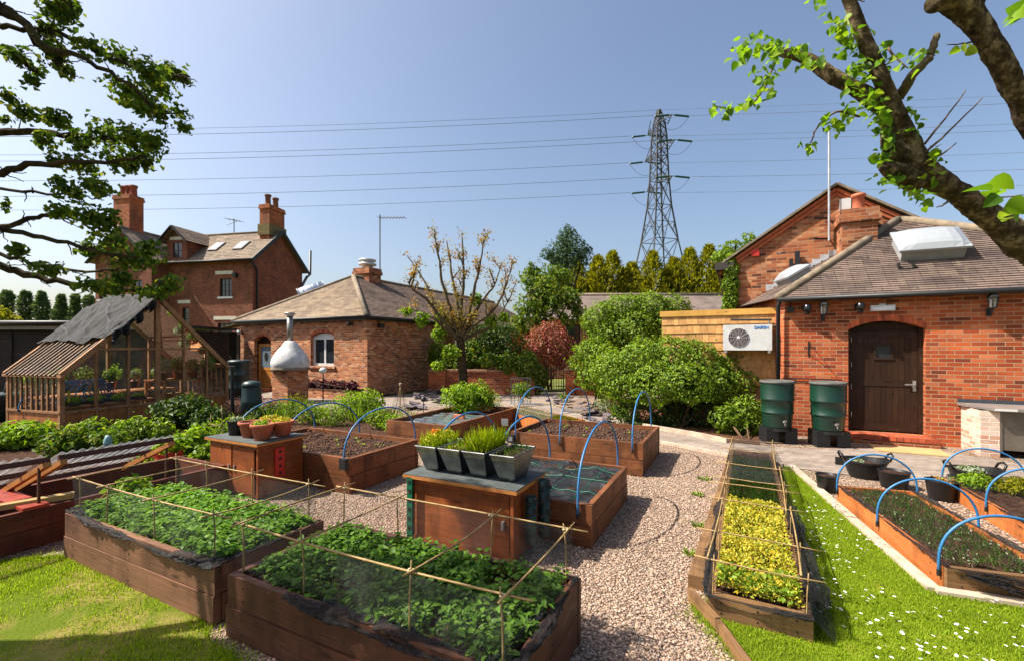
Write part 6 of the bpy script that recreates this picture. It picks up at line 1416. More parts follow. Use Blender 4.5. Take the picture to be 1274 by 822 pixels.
t = thing('door_mat', 'coir doormat on the pavers before the dark door', 'mat', G(1130, 561), -A); m = MB(); m.box(-.5, .5, -.3, .3, .010, .03); bevel(m.build('mat_body', MATT, t), .006)
t = thing('black_tray', 'small black socket box on the path edge by the bare trug', 'box', G(1046, 578), -A); m = MB(); m.box(-.07, .07, -.03, .03, 0, .12); bevel(m.build('box_body', BLACK, t), .01)
# ---------------------------------------------------------------- oven, lamp, tepee and other small things
t = thing('pizza_oven', 'white domed clay oven with metal flue on a brick plinth', 'oven', W(9.92, -13.88), -A)
m = MB(); 
for p0, d, l in (((0, 0), (1, 0), .76), ((.76, 0), (0, 1), .8), ((.76, .8), (-1, 0), .76), ((0, .8), (0, -1), .8)): m.wall(p0, d, 0, l, 0, 1.08)
m.build('brick_plinth', BR_MID, t); m = MB(); m.lathe([(0, 1.085), (.60, 1.085), (.61, 1.12), (.60, 1.17), (0, 1.17)], 36, (.38, .4, 0)); m.build('hearth_slab', m_plain('hearth', srgb(130, 116, 96), .9, var=.4), t)
m = MB(); m.lathe([(.57, 1.17), (.60, 1.24), (.605, 1.34), (.57, 1.48), (.49, 1.62), (.37, 1.78), (.26, 1.92), (.19, 2.02), (.15, 2.06), (0, 2.06)], 40, (.38, .4, 0)); m.build('dome', OFFWHITE, t, True)
m = MB(); m.tube([(.36, .4, 2.0), (.35, .4, 2.9)], .095, 18); m.build('flue', m_plain('flue_steel', srgb(150, 146, 138), .38, metal=.6, var=.4), t, True)
m = MB(); m.lathe([(.12, 2.88), (.12, 2.93), (.18, 2.98), (.17, 3.0), (0, 3.0)], 18, (.35, .4, 0)); m.build('flue_cap', STEEL, t)
t = thing('garden_light', 'small globe garden light on a thin black stake', 'garden light', G(402, 500), 0); m = MB(); m.tube([(0, 0, 0), (0, 0, .98)], .022, 8); m.build('stake', BLACK, t); m = MB(); m.lathe([(0, .96), (.06, .97), (.12, 1.05), (.13, 1.08), (.10, 1.13), (.05, 1.17), (0, 1.18)], 18); m.build('globe', m_plain('frosted_globe', (.55, .6, .6), .15, spec=.6), t, True)
t = thing('cane_tepee', 'slim cane tepee draped in dark net on the paved yard', 'plant support', G(498, 514), 0)
for k in range(4): a = k*pi/2+.4; cane(t, (.16*cos(a), .16*sin(a), 0), (.012*cos(a+3), .012*sin(a+3), .82), .011, 500+k)
m = MB(); m.lathe([(.33, 0), (.16, .4), (.03, .80)], 14); m.build('net_sheet', NET, t); m = MB(); m.lathe([(.03, .78), (.035, .84), (0, .86)], 10); m.build('cap', CONC, t)
t = thing('mushroom_light', 'small black lamp head on a stake by the slate heap', 'garden light', G(527, 518), 0); m = MB(); m.tube([(0, 0, 0), (0, 0, .42)], .012, 6); m.build('stake', BLACK, t); m = MB(); m.lathe([(0, .40), (.06, .41), (.075, .47), (.05, .53), (0, .54)], 14); m.build('lamp_head', BLACK, t, True)
t = thing('small_label', 'grey plant label on a wire stake beside the raised pond bed', 'label', G(628, 545), -.3); m = MB(); m.tube([(0, 0, 0), (0, 0, .3)], .006, 5); m.build('stake', IRON, t); m = MB(); m.box(-.07, .07, -.01, .01, .26, .40); bevel(m.build('plate', m_plain('grey_plate', srgb(128, 132, 134), .5), t), .01)
t = thing('solar_box', 'small square black solar light clipped to the bare bed corner', 'solar light', W(6.52, -3.24, .37), -A); m = MB(); m.box(-.06, .06, -.05, -.002, -.06, .07); bevel(m.build('case', BLACK, t), .012); m = MB(); m.box(-.035, .035, -.056, -.051, -.03, .04); m.build('lens', m_plain('grey_lens', srgb(110, 114, 116), .3), t)
t = thing('solar_box', 'small black solar light clipped under the blue hoop of the pot bed', 'solar light', W(4.12, -4.36, .40), -A); m = MB(); m.box(-.05, .05, -.07, -.002, -.07, .06); bevel(m.build('case', BLACK, t), .012)
t = thing('teal_bucket', 'small teal watering pot among leafy plants by the cold frame', 'watering pot', G(134, 572)[:2]+(.0,), 0); m = MB(); m.lathe([(0, .2), (.05, .2), (.06, .3), (.045, .36), (.03, .40), (.0, .41)], 14); m.build('pot_body', m_plain('pale_teal', srgb(120, 160, 160), .4), t, True); m = MB(); m.tube([(0, 0, 0), (0, 0, .2)], .01); m.build('stake', BLACK, t)
t = thing('small_ladder_trellis', 'tiny ladder of canes beside the felt topped cabinet', 'trellis', G(269, 558), -A+.2)
for x in (-.12, .12): cane(t, (x, 0, 0), (x, 0, .62 if x < 0 else .8), .011, 520+int(x*50))
for z in (.25, .45): cane(t, (-.14, 0, z), (.14, 0, z), .009, 525+int(z*10))
t = thing('wire_cylinder', 'wire mesh cylinder around a climbing plant by the low wall', 'plant support', G(648, 503), 0); m = MB()
for k in range(14): a = k*2*pi/14; m.tube([(.33*cos(a), .33*sin(a), 0), (.33*cos(a), .33*sin(a), .85)], .008, 4)
for z in (.1, .35, .6, .85): m.tube([(.33*cos(a), .33*sin(a), z) for a in [k*2*pi/20 for k in range(21)]], .008, 4)
m.build('mesh_cage', m_plain('dull_wire', srgb(52, 56, 54), .7), t)
# slate heaps
def slates(pts, n, spread, label, grp):
    for k in range(n):
        c = random.choice(pts); x, y = c[0]+random.gauss(0, spread), c[1]+random.gauss(0, spread*.8); s = random.uniform(.08, .24); z = random.uniform(.0, .14)
        t = thing('slate_rock', label, 'rock', (x, y, z), random.random()*6.28, grp); t.rotation_euler[0] = random.uniform(-.35, .35); t.rotation_euler[1] = random.uniform(-.35, .35)
        m = MB(); q = random.randint(5, 7); poly = [(s*random.uniform(.7, 1.15)*cos(2*pi*i/q), s*.7*random.uniform(.7, 1.15)*sin(2*pi*i/q)) for i in range(q)]; m.prism(poly, 0, s*random.uniform(.12, .3)); bevel(m.build('rock_body', SLATE, t), .012)
slates([G(515, 508), G(530, 498), G(546, 490), G(552, 500), G(524, 495)], 44, .22, 'purple grey slate rock in the heap left of the bushy pond bed', 'slates of the left heap')
slates([G(700, 503), G(712, 511), G(722, 506), G(690, 498), G(733, 516), G(752, 522)], 46, .20, 'purple grey slate rock in the rockery before the iron gate', 'slates of the right rockery')
# ---------------------------------------------------------------- planting
def bush(name, label, cat, loc, lobes, n, size, mat, asp=.6, stems=3, sh=None, group=None, **kw):
    t = thing(name, label, cat, (loc[0], loc[1], 0), 0, group)
    L = [(l[0]-loc[0], l[1]-loc[1], l[2], l[3], l[4], l[5]) for l in lobes]
    V, F = cloud(L, n, size, asp, **kw); npmesh('leaves', V, F, mat, t)
    for i in range(stems):
        l = L[i % len(L)]; m = MB(); a = (random.uniform(-.1, .1), random.uniform(-.1, .1), 0); b = (l[0], l[1], l[2])
        q = lerp(a, b, .5); q = (q[0]+random.uniform(-.05, .05), q[1]+random.uniform(-.05, .05), q[2])
        s = max(.008, min(.05, l[3]*.05)); m.tube([a, q, b], [s, s*.8, s*.5], 7); m.build('stem', TWIG, t, True)
    return t
def lob(px, py, Y, r, rz=None, ry=None): p = P(px, py, Y); return (p[0], p[1], p[2], r, ry or r*.85, rz or r)
# ivy hedge along the path
bush('ivy_hedge', 'large bright ivy hedge spilling forward below the heat pump', 'hedge', P(850, 530, 10.4), [lob(768, 464, 11.1, .58), lob(800, 450, 10.9, .64, .60), lob(835, 449, 10.7, .68, .64), lob(870, 455, 10.6, .60), lob(905, 456, 10.7, .52, .40), lob(938, 452, 10.9, .48, .34), lob(953, 466, 10.9, .38), lob(962, 452, 11.1, .30), lob(950, 442, 11.2, .24), lob(965, 476, 10.8, .28), lob(782, 478, 10.8, .52), lob(815, 478, 10.3, .58, .5), lob(852, 476, 10.1, .58, .5), lob(890, 478, 10.3, .5, .42), lob(925, 478, 10.5, .45, .4)], 26000, .062, L_HEDGE, .75, 6, shell=.2, hang=.45, rough=.12, jit=.5)
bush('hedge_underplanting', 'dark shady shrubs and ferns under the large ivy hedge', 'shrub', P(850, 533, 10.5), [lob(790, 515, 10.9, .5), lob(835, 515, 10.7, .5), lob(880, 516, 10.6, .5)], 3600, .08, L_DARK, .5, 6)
bush('laurel_shrub', 'bushy glossy laurel at the mulch edge before the water butt', 'shrub', G(925, 546), [lob(905, 522, 9.6, .34, .36), lob(928, 518, 9.6, .42, .42), lob(950, 526, 9.55, .28, .3)], 2600, .10, L_HEDGE, .38, 4, shell=.5, hang=.1)
bush('clipped_hedge', 'clipped bright green hedge standing behind the ivy hedge', 'hedge', P(790, 425, 14.6), [lob(748, 398, 14.8, .62), lob(778, 388, 14.8, .72, .6), lob(812, 386, 14.7, .72, .6), lob(840, 392, 14.6, .6), lob(790, 412, 14.5, .8), lob(830, 412, 14.5, .7), lob(755, 418, 14.6, .6)], 21000, .075, L_HEDGE, .7, 4, shell=.3, rough=.10, jit=.5)
bush('ivy_mound', 'ivy mound covering the end of the short brick wall', 'ivy', P(740, 500, 14), [lob(735, 445, 14.2, .6), lob(755, 452, 13.8, .62), lob(738, 470, 13.9, .48), lob(758, 482, 13.6, .5)], 5600, .085, L_HEDGE, .72, 3, shell=.3, hang=.4)
# behind the low wall
bush('ivy_on_wall', 'ivy hanging over the low brick wall beside the iron gate', 'ivy', P(655, 480, 17.9), [lob(632, 452, 17.8, .45), lob(655, 455, 17.7, .6), lob(668, 470, 17.7, .42, .6), lob(610, 448, 17.9, .4, .3)], 4200, .10, L_MAG, .75, 3, hang=.5)
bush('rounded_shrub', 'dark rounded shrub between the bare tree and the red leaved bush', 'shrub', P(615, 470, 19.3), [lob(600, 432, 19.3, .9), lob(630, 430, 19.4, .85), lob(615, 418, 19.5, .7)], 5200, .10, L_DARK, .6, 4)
bush('red_shrub', 'rounded red leaved shrub behind the iron gate', 'shrub', P(683, 480, 20.0), [lob(683, 432, 20, 1.05, 1.0), lob(668, 440, 19.8, .75), lob(700, 438, 19.9, .7), lob(684, 416, 20, .7)], 4800, .12, L_RED, .5, 4, shell=.4)
bush('shade_shrub', 'green shrub behind the bare tree trunk and low wall', 'shrub', P(560, 470, 18.9), [lob(560, 450, 18.9, .7), lob(585, 440, 19, .7), lob(545, 440, 19.3, .5)], 3600, .12, L_MAG, .65, 3)
def limb(t, pts, rs, mat, name='branch', n=10, wob_=0.0, seed=0):
    rr = random.Random(seed); P_, R_ = [], []
    N = len(pts)
    for i in range(N-1):                      # Catmull-Rom through the survey points
        p0, p1, p2, p3 = pts[max(i-1, 0)], pts[i], pts[i+1], pts[min(i+2, N-1)]
        for k in range(5):
            q = k/5; P_.append(tuple(.5*((2*p1[c])+(-p0[c]+p2[c])*q+(2*p0[c]-5*p1[c]+4*p2[c]-p3[c])*q*q+(-p0[c]+3*p1[c]-3*p2[c]+p3[c])*q**3)+(rr.uniform(-1, 1)*wob_ if (i or k) else 0) for c in range(3))); R_.append((rs[i]+(rs[i+1]-rs[i])*q)*(1+(rr.uniform(-.05, .06) if wob_ else 0)))
    P_.append(pts[-1]); R_.append(rs[-1]); m = MB(); m.tube(P_, R_, n); return m.build(name, mat, t, True)
def rel(o, p): return (p[0]-o[0], p[1]-o[1], p[2])
def barklimb(t, pts, rs, mat, name='branch', n=10, wob_=0.0, seed=0):
    m = limb(t, pts, rs, mat, name, 8, 0, seed); bpy.data.objects.remove(m)
    P_, R_, N = [], [], len(pts)
    for i in range(N-1):
        p0, p1, p2, p3 = pts[max(i-1, 0)], pts[i], pts[i+1], pts[min(i+2, N-1)]; K = max(4, int(math.dist(p1, p2)/.012))
        for k in range(K):
            q = k/K; P_.append(tuple(.5*((2*p1[c])+(-p0[c]+p2[c])*q+(2*p0[c]-5*p1[c]+4*p2[c]-p3[c])*q*q+(-p0[c]+3*p1[c]-3*p2[c]+p3[c])*q**3) for c in range(3))); R_.append(rs[i]+(rs[i+1]-rs[i])*q)
    P_.append(pts[-1]); R_.append(rs[-1]); n = 44; m = MB(); m.tube(P_, R_, n); V = mathutils.Vector; nz = mathutils.noise
    for i, p in enumerate(P_):
        for j in range(n):
            v = V(m.v[i*n+j]); d = v-V(p); r = max(R_[i], .004); w = v*16; w.z *= .55
            k = 1+.16*nz.fractal(v*7+V((seed, 0, 0)), 1.0, 2.0, 2)-.10*abs(nz.noise(w*1.6))+.06*nz.fractal(v*45, 1.0, 2.2, 3)
            m.v[i*n+j] = tuple(V(p)+d*k)
    return m.build(name, mat, t, True)
# the pollarded tree in the middle
o = (-1.9, 17.2, 0); tr = thing('pollarded_tree', 'bare pollarded tree with bronze spring buds before the low brick wall', 'tree', o)
Q = lambda x, y, d=0: rel(o, P(x, y, 17.2+d))
limb(tr, [(0, 0, 0), (.02, 0, .8), Q(574, 440), Q(572, 418)], [.20, .17, .165, .165], BARK_D, 'trunk', 14, .012)
tips = []
def pol(pts, d, r0, seed):
    q = [Q(572, 424)]+[Q(x, y, d*(i+1)/len(pts)) for i, (x, y) in enumerate(pts)]
    limb(tr, q, [r0*(1-.8*i/len(pts)) for i in range(len(q))], BARK_Y, 'limb', 8, .02, seed); tips.append(q[-1]); rr = random.Random(seed)
    for k in range(7):
        j = rr.randint(1, len(q)-1); a = lerp(q[j-1], q[j], rr.random()); L = rr.uniform(.35, .9); e = (a[0]+rr.uniform(-.45, .45)*L, a[1]+rr.uniform(-.5, .5)*L, a[2]+L*rr.uniform(.5, 1)); limb(tr, [a, lerp(a, e, .5), e], [.03, .024, .014], BARK_Y, 'twig', 6, .02, seed*7+k); tips.append(e); tips.append(lerp(a, e, .6))
for i, (pts, d) in enumerate((([(560, 405), (540, 375), (525, 345), (506, 318)], .6), ([(562, 390), (550, 350), (546, 320), (540, 292)], -.5), ([(570, 385), (562, 345), (560, 322), (556, 300)], .9), ([(573, 385), (577, 350), (576, 320), (574, 291)], .1), ([(582, 395), (590, 360), (597, 330), (602, 298)], -.8), ([(585, 400), (600, 375), (615, 355), (624, 328)], .4), ([(590, 405), (612, 388), (628, 360), (638, 326)], -.3), ([(592, 415), (612, 405), (625, 388), (634, 372)], .7), ([(556, 410), (540, 396), (522, 388), (505, 384)], -.3), ([(552, 400), (530, 372), (515, 362), (508, 352)], -.9))): pol(pts, d, .085, 20+i)
tp_ = np.array(tips); n = 3600; c = tp_[RG.integers(0, len(tp_), n)]+RG.normal(size=(n, 3))*.10
V, F = leafset(c, unit(rdirs(n)+[0, 0, .4]), rdirs(n), .05 +.06*RG.random(n), .045+.035*RG.random(n)); npmesh('bronze_buds', V, F, L_BUD, tr)
L = [(*Q(525, 398, -.3), .32, .3, .28), (*Q(548, 398, .2), .28, .3, .35), (*Q(546, 415, .2), .3, .3, .35), (*Q(506, 388, -.3), .25, .25, .2), (*Q(592, 372, .2), .25, .25, .25), (*Q(560, 440, -.3), .35, .35, .25), (*Q(610, 400, .3), .3, .3, .25), (*Q(545, 455, -.3), .3, .3, .2), (*Q(628, 395, .4), .25, .25, .2)]
V, F = cloud(L, 1500, .13, .8, .9); npmesh('young_leaves', V, F, L_BRIGHT, tr)
# magnolia and trees behind
def crown_tree(name, label, o, lobes, n, size, mat, trunk_r, asp=.6, bark=BARK_D, grp=None, **kw):
    t = thing(name, label, 'tree', (o[0], o[1], 0), 0, grp); L = [(l[0]-o[0], l[1]-o[1], l[2], l[3], l[4], l[5]) for l in lobes]
    zt = min(l[2] for l in L); limb(t, [(0, 0, 0), (.05, 0, zt*.5), (0, .05, zt), (.05, 0, max(l[2] for l in L))], [trunk_r, trunk_r*.8, trunk_r*.65, trunk_r*.2], bark, 'trunk', 10, .02)
    for i, l in enumerate(L): a = (0, 0, zt*.55+.1*i*0); limb(t, [a, lerp(a, l[:3], .55), l[:3]], [trunk_r*.5, trunk_r*.35, trunk_r*.15], bark, 'limb', 7, .03, i)
    V, F = cloud(L, n, size, asp, **kw); npmesh('crown', V, F, mat, t); return t
crown_tree('magnolia_tree', 'dark leaved spreading tree above the red leaved bush', P(678, 470, 22), [lob(660, 385, 22, .9, .8), lob(690, 375, 22, .95, .8), lob(675, 358, 22.2, .8, .7), lob(708, 372, 22, .7, .6), lob(648, 402, 21.8, .6, .5), lob(700, 398, 22, .7, .5), lob(655, 352, 22.3, .4, .5), lob(720, 388, 22.1, .45, .4)], 5200, .17, L_MAG, .16, .55, gap=.55, shell=.75)
crown_tree('oak_sapling', 'bronze green young tree leafing out behind the spreading tree', P(668, 450, 24), [lob(662, 346, 24, .7, .6), lob(685, 342, 24.2, .7, .7), lob(660, 335, 24, .35, .45), lob(700, 345, 24.1, .6, .6)], 1900, .16, L_MAG, .12, .6, gap=.7, shell=.9)
crown_tree('blue_green_tree', 'tall blue green tree rising above the golden conifers', P(704, 420, 33), [lob(704, 318, 33, 1.7, 1.6), lob(692, 330, 33, 1.1, 1.0), lob(718, 322, 33, 1.1, .9), lob(708, 300, 33, 1.0, 1.0), lob(706, 289, 33, .5, .6), lob(684, 318, 33, .7, .5), lob(728, 312, 33, .6, .5)], 5200, .22, L_PINE, .2, .35, gap=.65, shell=.8)
crown_tree('roadside_tree', 'small green tree showing just past the barn eave', P(915, 400, 34), [lob(912, 308, 34, .9, .6), lob(930, 297, 34, .6, .5), (*P(898, 318, 34), .7, 1, .5)], 800, .22, L_HEDGE, .15, .6, gap=.5)
# golden conifers
cx = [(718, 330), (744, 328), (762, 322), (786, 336), (812, 322), (838, 330), (858, 318), (882, 314), (905, 318), (694, 342)]
ords = ['tenth', 'first', 'second', 'third', 'fourth', 'fifth', 'sixth', 'seventh', 'eighth', 'ninth']
order = sorted(range(len(cx)), key=lambda i: cx[i][0])
for rank, i in enumerate(order):
    px, py = cx[i]; Y = 36+random.uniform(-1, 1); b = P(px, 432, Y); top = P(px, py-6, Y)[2]
    t = thing('golden_conifer', f"golden green conifer, {['first', 'second', 'third', 'fourth', 'fifth', 'sixth', 'seventh', 'eighth', 'ninth', 'tenth'][rank]} from the left in the tall screen", 'tree', (b[0], b[1], 0), 0, 'golden conifer screen')
    limb(t, [(0, 0, 0), (.05, 0, top*.5), (0, 0, top)], [.18, .12, .02], BARK_D, 'trunk', 8)
    Vs = []
    for q in range(6):
        k = 1 if q == 0 else random.uniform(.6, .86); ox, oy = (0, 0) if q == 0 else (random.uniform(-1.5, 1.5), random.uniform(-.7, .4)); tq = top*k; wq = 2.1 if q == 0 else random.uniform(1.0, 1.5)
        n = 2600 if q == 0 else 1300; hh = tq*(1-RG.random(n)**1.25*.68); rad = wq*np.clip(1-hh/tq, 0, 1)**.85*1.3+.03; az = RG.random(n)*6.28; fr = np.sqrt(RG.random(n))*.4+.65
        k_ = 1+.25*np.sin(az*4+hh*2.1+rank+q)+.34*RG.normal(size=n); pos = np.stack([ox+rad*fr*k_*np.cos(az), oy+rad*fr*k_*np.sin(az), hh], 1)
        D = np.stack([np.cos(az)*.75, np.sin(az)*.75, .85+0*az], 1)+RG.normal(size=(n, 3))*.35; Vs.append(leafset(pos, D, rdirs(n), .26+.24*RG.random(n), .09+.06*RG.random(n)))
    npmesh('crown', *merge(*Vs), L_CON, t)
# distant poplars
for i, (px, py) in enumerate(((9, 363), (32, 363), (52, 364), (76, 368), (94, 369), (111, 369))):
    Y = 130; b = P(px, 432, Y); top = P(px, py, Y)[2]; w = 1.75
    t = thing('poplar_tree', f"distant poplar, {['first', 'second', 'third', 'fourth', 'fifth', 'sixth'][i]} from the left above the dark shed roof", 'tree', (b[0], b[1], 0), 0, 'poplars on the skyline')
    limb(t, [(0, 0, 0), (0, 0, top*.9)], [.3, .05], BARK_D, 'trunk', 6)
    n = 1900; h = 3+(top-3)*RG.random(n); q = (h-3)/(top-3); rad = w*(.9+.25*np.sin(q*9+i))*np.sqrt(np.clip(1-np.abs(q*2-.8)**2.6*.55, 0, 1)); az = RG.random(n)*6.28; fr = np.sqrt(RG.random(n))*.6+.4
    pos = np.stack([rad*fr*np.cos(az), rad*fr*np.sin(az), h], 1); V, F = leafset(pos, rdirs(n)+[0, 0, .6], rdirs(n), .9, .5); npmesh('crown', V, F, L_POP, t)
bush('yellow_bush', 'yellowish bush peeping over the dark shed roof', 'bush', P(8, 425, 70), [lob(4, 398, 70, 1.8, 2), lob(14, 401, 70, 1.3, 1.3)], 900, .5, L_CON, .6, 1)
# beds of greens
def greens(label, loc, rz, x0, x1, y0, y1, z, npl, size, mat, hgt=.09, wav=.02, sparse=0.0):
    X = RG.uniform(x0, x1, npl); Y = RG.uniform(y0, y1, npl)
    if sparse: k = (np.sin(X*7)+np.sin(Y*9+X*3)+RG.normal(size=npl)) > -1.2+sparse; X, Y = X[k], Y[k]
    npl = len(X); per = 9; n = npl*per; az = RG.random(n)*6.28; q = np.repeat(np.stack([X, Y, np.full(npl, z)], 1), per, 0); hh = np.repeat(.6+.8*RG.random(npl), per)
    tilt = RG.random(n); st = hgt*hh*(.35+.75*RG.random(n)); out = .045*(.3+tilt)
    base = q+np.stack([np.cos(az)*out, np.sin(az)*out, st], 1); D = np.stack([np.cos(az), np.sin(az), .75-1.0*tilt], 1); Nn = np.stack([-np.cos(az)*.55, -np.sin(az)*.55, np.ones(n)], 1)+RG.normal(size=(n, 3))*.25
    s = size*(.55+.7*RG.random(n)); V, F = leafset(base, D, Nn, s, s*.68, .16, .22, fine=True)
    st_v, st_f = leafset(q, base-q+1e-4, rdirs(n), np.linalg.norm(base-q, axis=1), .006, 0, 0)
    o_ = npmesh('leafy_greens', *merge((V, F), (st_v, st_f)), mat, None, True); o_.location = loc; o_.rotation_euler[2] = rz; return tag(o_, label, None, None, 'stuff')
greens('dense bright salad leaves in the bed by the worn lawn', *frame_at(1.78, -5.25), .08, 2.09, .10, .82, .35, 1050, .046, L_VEG)
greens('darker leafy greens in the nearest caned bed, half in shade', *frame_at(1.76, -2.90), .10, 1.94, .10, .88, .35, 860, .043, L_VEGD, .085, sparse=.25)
def mound(name, label, loc, rz, x0, x1, y0, y1, z, n, size, mat, hv=.03, asp=.7):
    X = RG.uniform(x0, x1, n); Y = RG.uniform(y0, y1, n); Z = z+hv*(.5+.5*np.sin(X*13+Y*5)*np.sin(Y*11-X*3))+hv*RG.random(n); D = rdirs(n)+[0, 0, .35]; Nn = rdirs(n)*.6+[0, 0, 1]; s = size*(.6+.8*RG.random(n))
    o_ = npmesh(name, *leafset(np.stack([X, Y, Z], 1), D, Nn, s, s*asp, .2), mat); o_.location = loc; o_.rotation_euler[2] = rz; return tag(o_, label, None, None, 'stuff')
mound('golden_herbs', 'dense golden yellow herb carpet in the near half of the narrow bed', yl, yr, .05, .55, .07, 2.12, .15, 9000, .026, L_GOLD, .05)
mound('green_edging_leaves', 'green sprigs round the edges of the golden herb carpet', yl, yr, .05, .55, .07, .35, .16, 500, .035, L_HEDGE, .06)
def shoots(name, label, loc, rz, x0, x1, y0, y1, z, n, h, mat, w=.004):
    X = RG.uniform(x0, x1, n); Y = RG.uniform(y0, y1, n); az = RG.random(n)*6.28; D = np.stack([np.cos(az)*.5, np.sin(az)*.5, np.ones(n)], 1)
    o_ = npmesh(name, *leafset(np.stack([X, Y, np.full(n, z)], 1), D, np.stack([np.cos(az+1.6), np.sin(az+1.6), 0*az], 1), h*(.4+.9*RG.random(n)), w, .1, .15), mat); o_.location = loc; o_.rotation_euler[2] = rz; return tag(o_, label, None, None, 'stuff')
shoots('green_shoots', 'thin green shoots under net in the far half of the narrow bed', yl, yr, .06, .54, 2.2, 4.3, .14, 4200, .09, GRASS_D)
shoots('green_shoots', 'thin grassy shoots under net in the bed by the daisy lawn', rb_loc, rb_rz, .08, .68, .1, 2.0, .165, 1700, .075, GRASS_D, .005)
shoots('mossy_growth', 'olive green mossy growth in the low netted bed', loc2w(gl, gr, -1.3, -.45), gr, .06, 2.54, .06, .84, .32, 6000, .06, L_CON, .012)
mound('pale_litter', 'pale crumbs and litter between the netted shoots', rb_loc, rb_rz, .06, .68, .1, 2.0, .172, 500, .02, L_PALE, .005)
for k, (x, y, s) in enumerate(((.20, 1.48, .20), (.48, 1.38, .2), (.62, 1.56, .14))):
    p = loc2w(fr_loc, fr_rz, x, y); bush('golden_shrub', ['low golden shrub at the far corner of the right edge bed', 'low golden shrub in the middle of the right edge bed', 'tiny golden shrub at the outer rim of the right edge bed'][k], 'shrub', p, [(p[0], p[1], .24, s, s*.8, s*.5)], 500, .05, L_CON if k else L_BRIGHT, .4, 2, shell=.8, group='golden shrubs in the right edge bed')
# shrubs and perennials among the beds
for i, (px, py, Y, r, n, mat, sz, lab) in enumerate((
    (572, 494, 9.9, .42, 1500, L_BRIGHT, .085, 'bright bushy plant at the back of the raised pond bed'), (592, 490, 10.1, .40, 1200, L_BRIGHT, .085, 'paler bushy plant beside the bright one in the pond bed'),
    (352, 512, 11.6, .40, 900, L_HEDGE, .07, 'leafy clump directly below the pizza oven plinth'), (384, 515, 10.8, .42, 900, L_MAG, .06, 'fine leaved clump just right of the pizza oven plinth'),
    (412, 516, 10.6, .42, 800, L_HEDGE, .06, 'green clump between the two left blue hoops'), (436, 503, 11.6, .46, 1200, L_BRIGHT, .08, 'bright leafy clump left of the cane tepee'),
    (456, 500, 11.9, .45, 1200, L_BRIGHT, .085, 'tallest bright clump before the shaded brick wall'), (470, 520, 10.2, .32, 600, L_HEDGE, .07, 'spiky leaved clump in front of the cane tepee'),
    (492, 528, 9.4, .32, 700, L_BRIGHT, .06, 'green clump beside the pond bed corner'), (514, 534, 9.0, .28, 500, L_MAG, .06, 'thin stemmed plant at the pond bed front corner'),
    (330, 520, 10.9, .36, 700, L_DARK, .08, 'dark leafy clump right of the teal bin'), (322, 506, 12.2, .35, 600, L_PINKF, .07, 'pink flowering clump behind the teal bin'),
    (296, 512, 12.0, .4, 600, L_PINKF, .07, 'pink and green clump behind the black post'), (366, 500, 13.2, .36, 500, L_CON, .06, 'yellow green clump at the foot of the oven'),
    (278, 538, 9.2, .32, 600, L_BRIGHT, .06, 'bright clump beside the tiny cane ladder'), (648, 484, 14.6, .34, 900, L_HEDGE, .07, 'climbing plant inside the wire mesh cylinder'),
    (700, 494, 15.2, .24, 300, L_MAG, .06, 'small plant among rockery slates by the gate'), (748, 505, 12.2, .26, 400, L_PALE, .06, 'grey green plant beside the rockery under the ivy'),
    (784, 518, 11.2, .26, 400, L_MAG, .06, 'small plant at the near foot of the ivy hedge'), (612, 497, 13.4, .3, 500, L_BRIGHT, .06, 'little green plant behind the raised pond bed'))):
    p = P(px, py, Y); bush('garden_plant', lab, 'plant', p, [(p[0], p[1], max(p[2], r*.6), r, r*.8, r*.8), (p[0]+r*.5, p[1], max(p[2]-.12, r*.5), r*.6, r*.6, r*.6)], n, sz, mat, .45, 3, shell=.8, up=.5)
for i, (px, py, Y, r, h, n, mat, sz, lab) in enumerate((
    (6, 535, 8.2, .50, .42, 1500, L_BRIGHT, .10, 'bright leafy plant at the very left edge before the greenhouse'), (38, 540, 8.3, .48, .42, 1500, L_BRIGHT, .10, 'bright leafy plant second from the left edge'),
    (84, 542, 7.6, .36, .42, 1000, L_MAG, .09, 'leafy plant at the near corner of the greenhouse'), (108, 532, 8.0, .40, .46, 1300, L_HEDGE, .09, 'tall leafy plant before the first greenhouse pane'),
    (138, 540, 7.8, .38, .4, 1100, L_MAG, .09, 'leafy plant beside the pale teal pot'), (164, 528, 8.3, .36, .44, 1100, L_HEDGE, .09, 'leafy plant before the middle of the greenhouse'),
    (190, 530, 8.4, .36, .42, 1000, L_HEDGE, .09, 'leafy plant before the right half of the greenhouse'), (228, 516, 10.2, .62, .55, 1700, L_DARK, .12, 'large dark leaved shrub at the right end of the greenhouse'),
    (262, 528, 9.6, .36, .45, 700, L_DARK, .10, 'dark leafy plant behind the tiny cane ladder'), (228, 556, 7.0, .26, .36, 420, L_BRIGHT, .11, 'upright bright leaves behind the tall red planter'),
    (244, 548, 7.2, .24, .4, 420, L_BRIGHT, .12, 'taller upright bright leaves left of the pot cabinet'), (258, 566, 6.6, .2, .3, 320, L_HEDGE, .12, 'strap leaved clump against the pot cabinet'))):
    h *= .78 if px < 210 else 1; p = P(px, py+(7 if px < 210 else 0), Y); bush('leafy_plant', lab, 'plant', p, [(p[0], p[1], max(p[2], h*.7), r*.9, r*.8, h*.75), (p[0]-r*.4, p[1]-.1, max(p[2]-.1, h*.6), r*.6, r*.5, h*.6), (p[0]+r*.45, p[1], max(p[2]-.05, h*.6), r*.55, r*.5, h*.6)], n, sz, mat, .5, 4, shell=.75, up=.4)
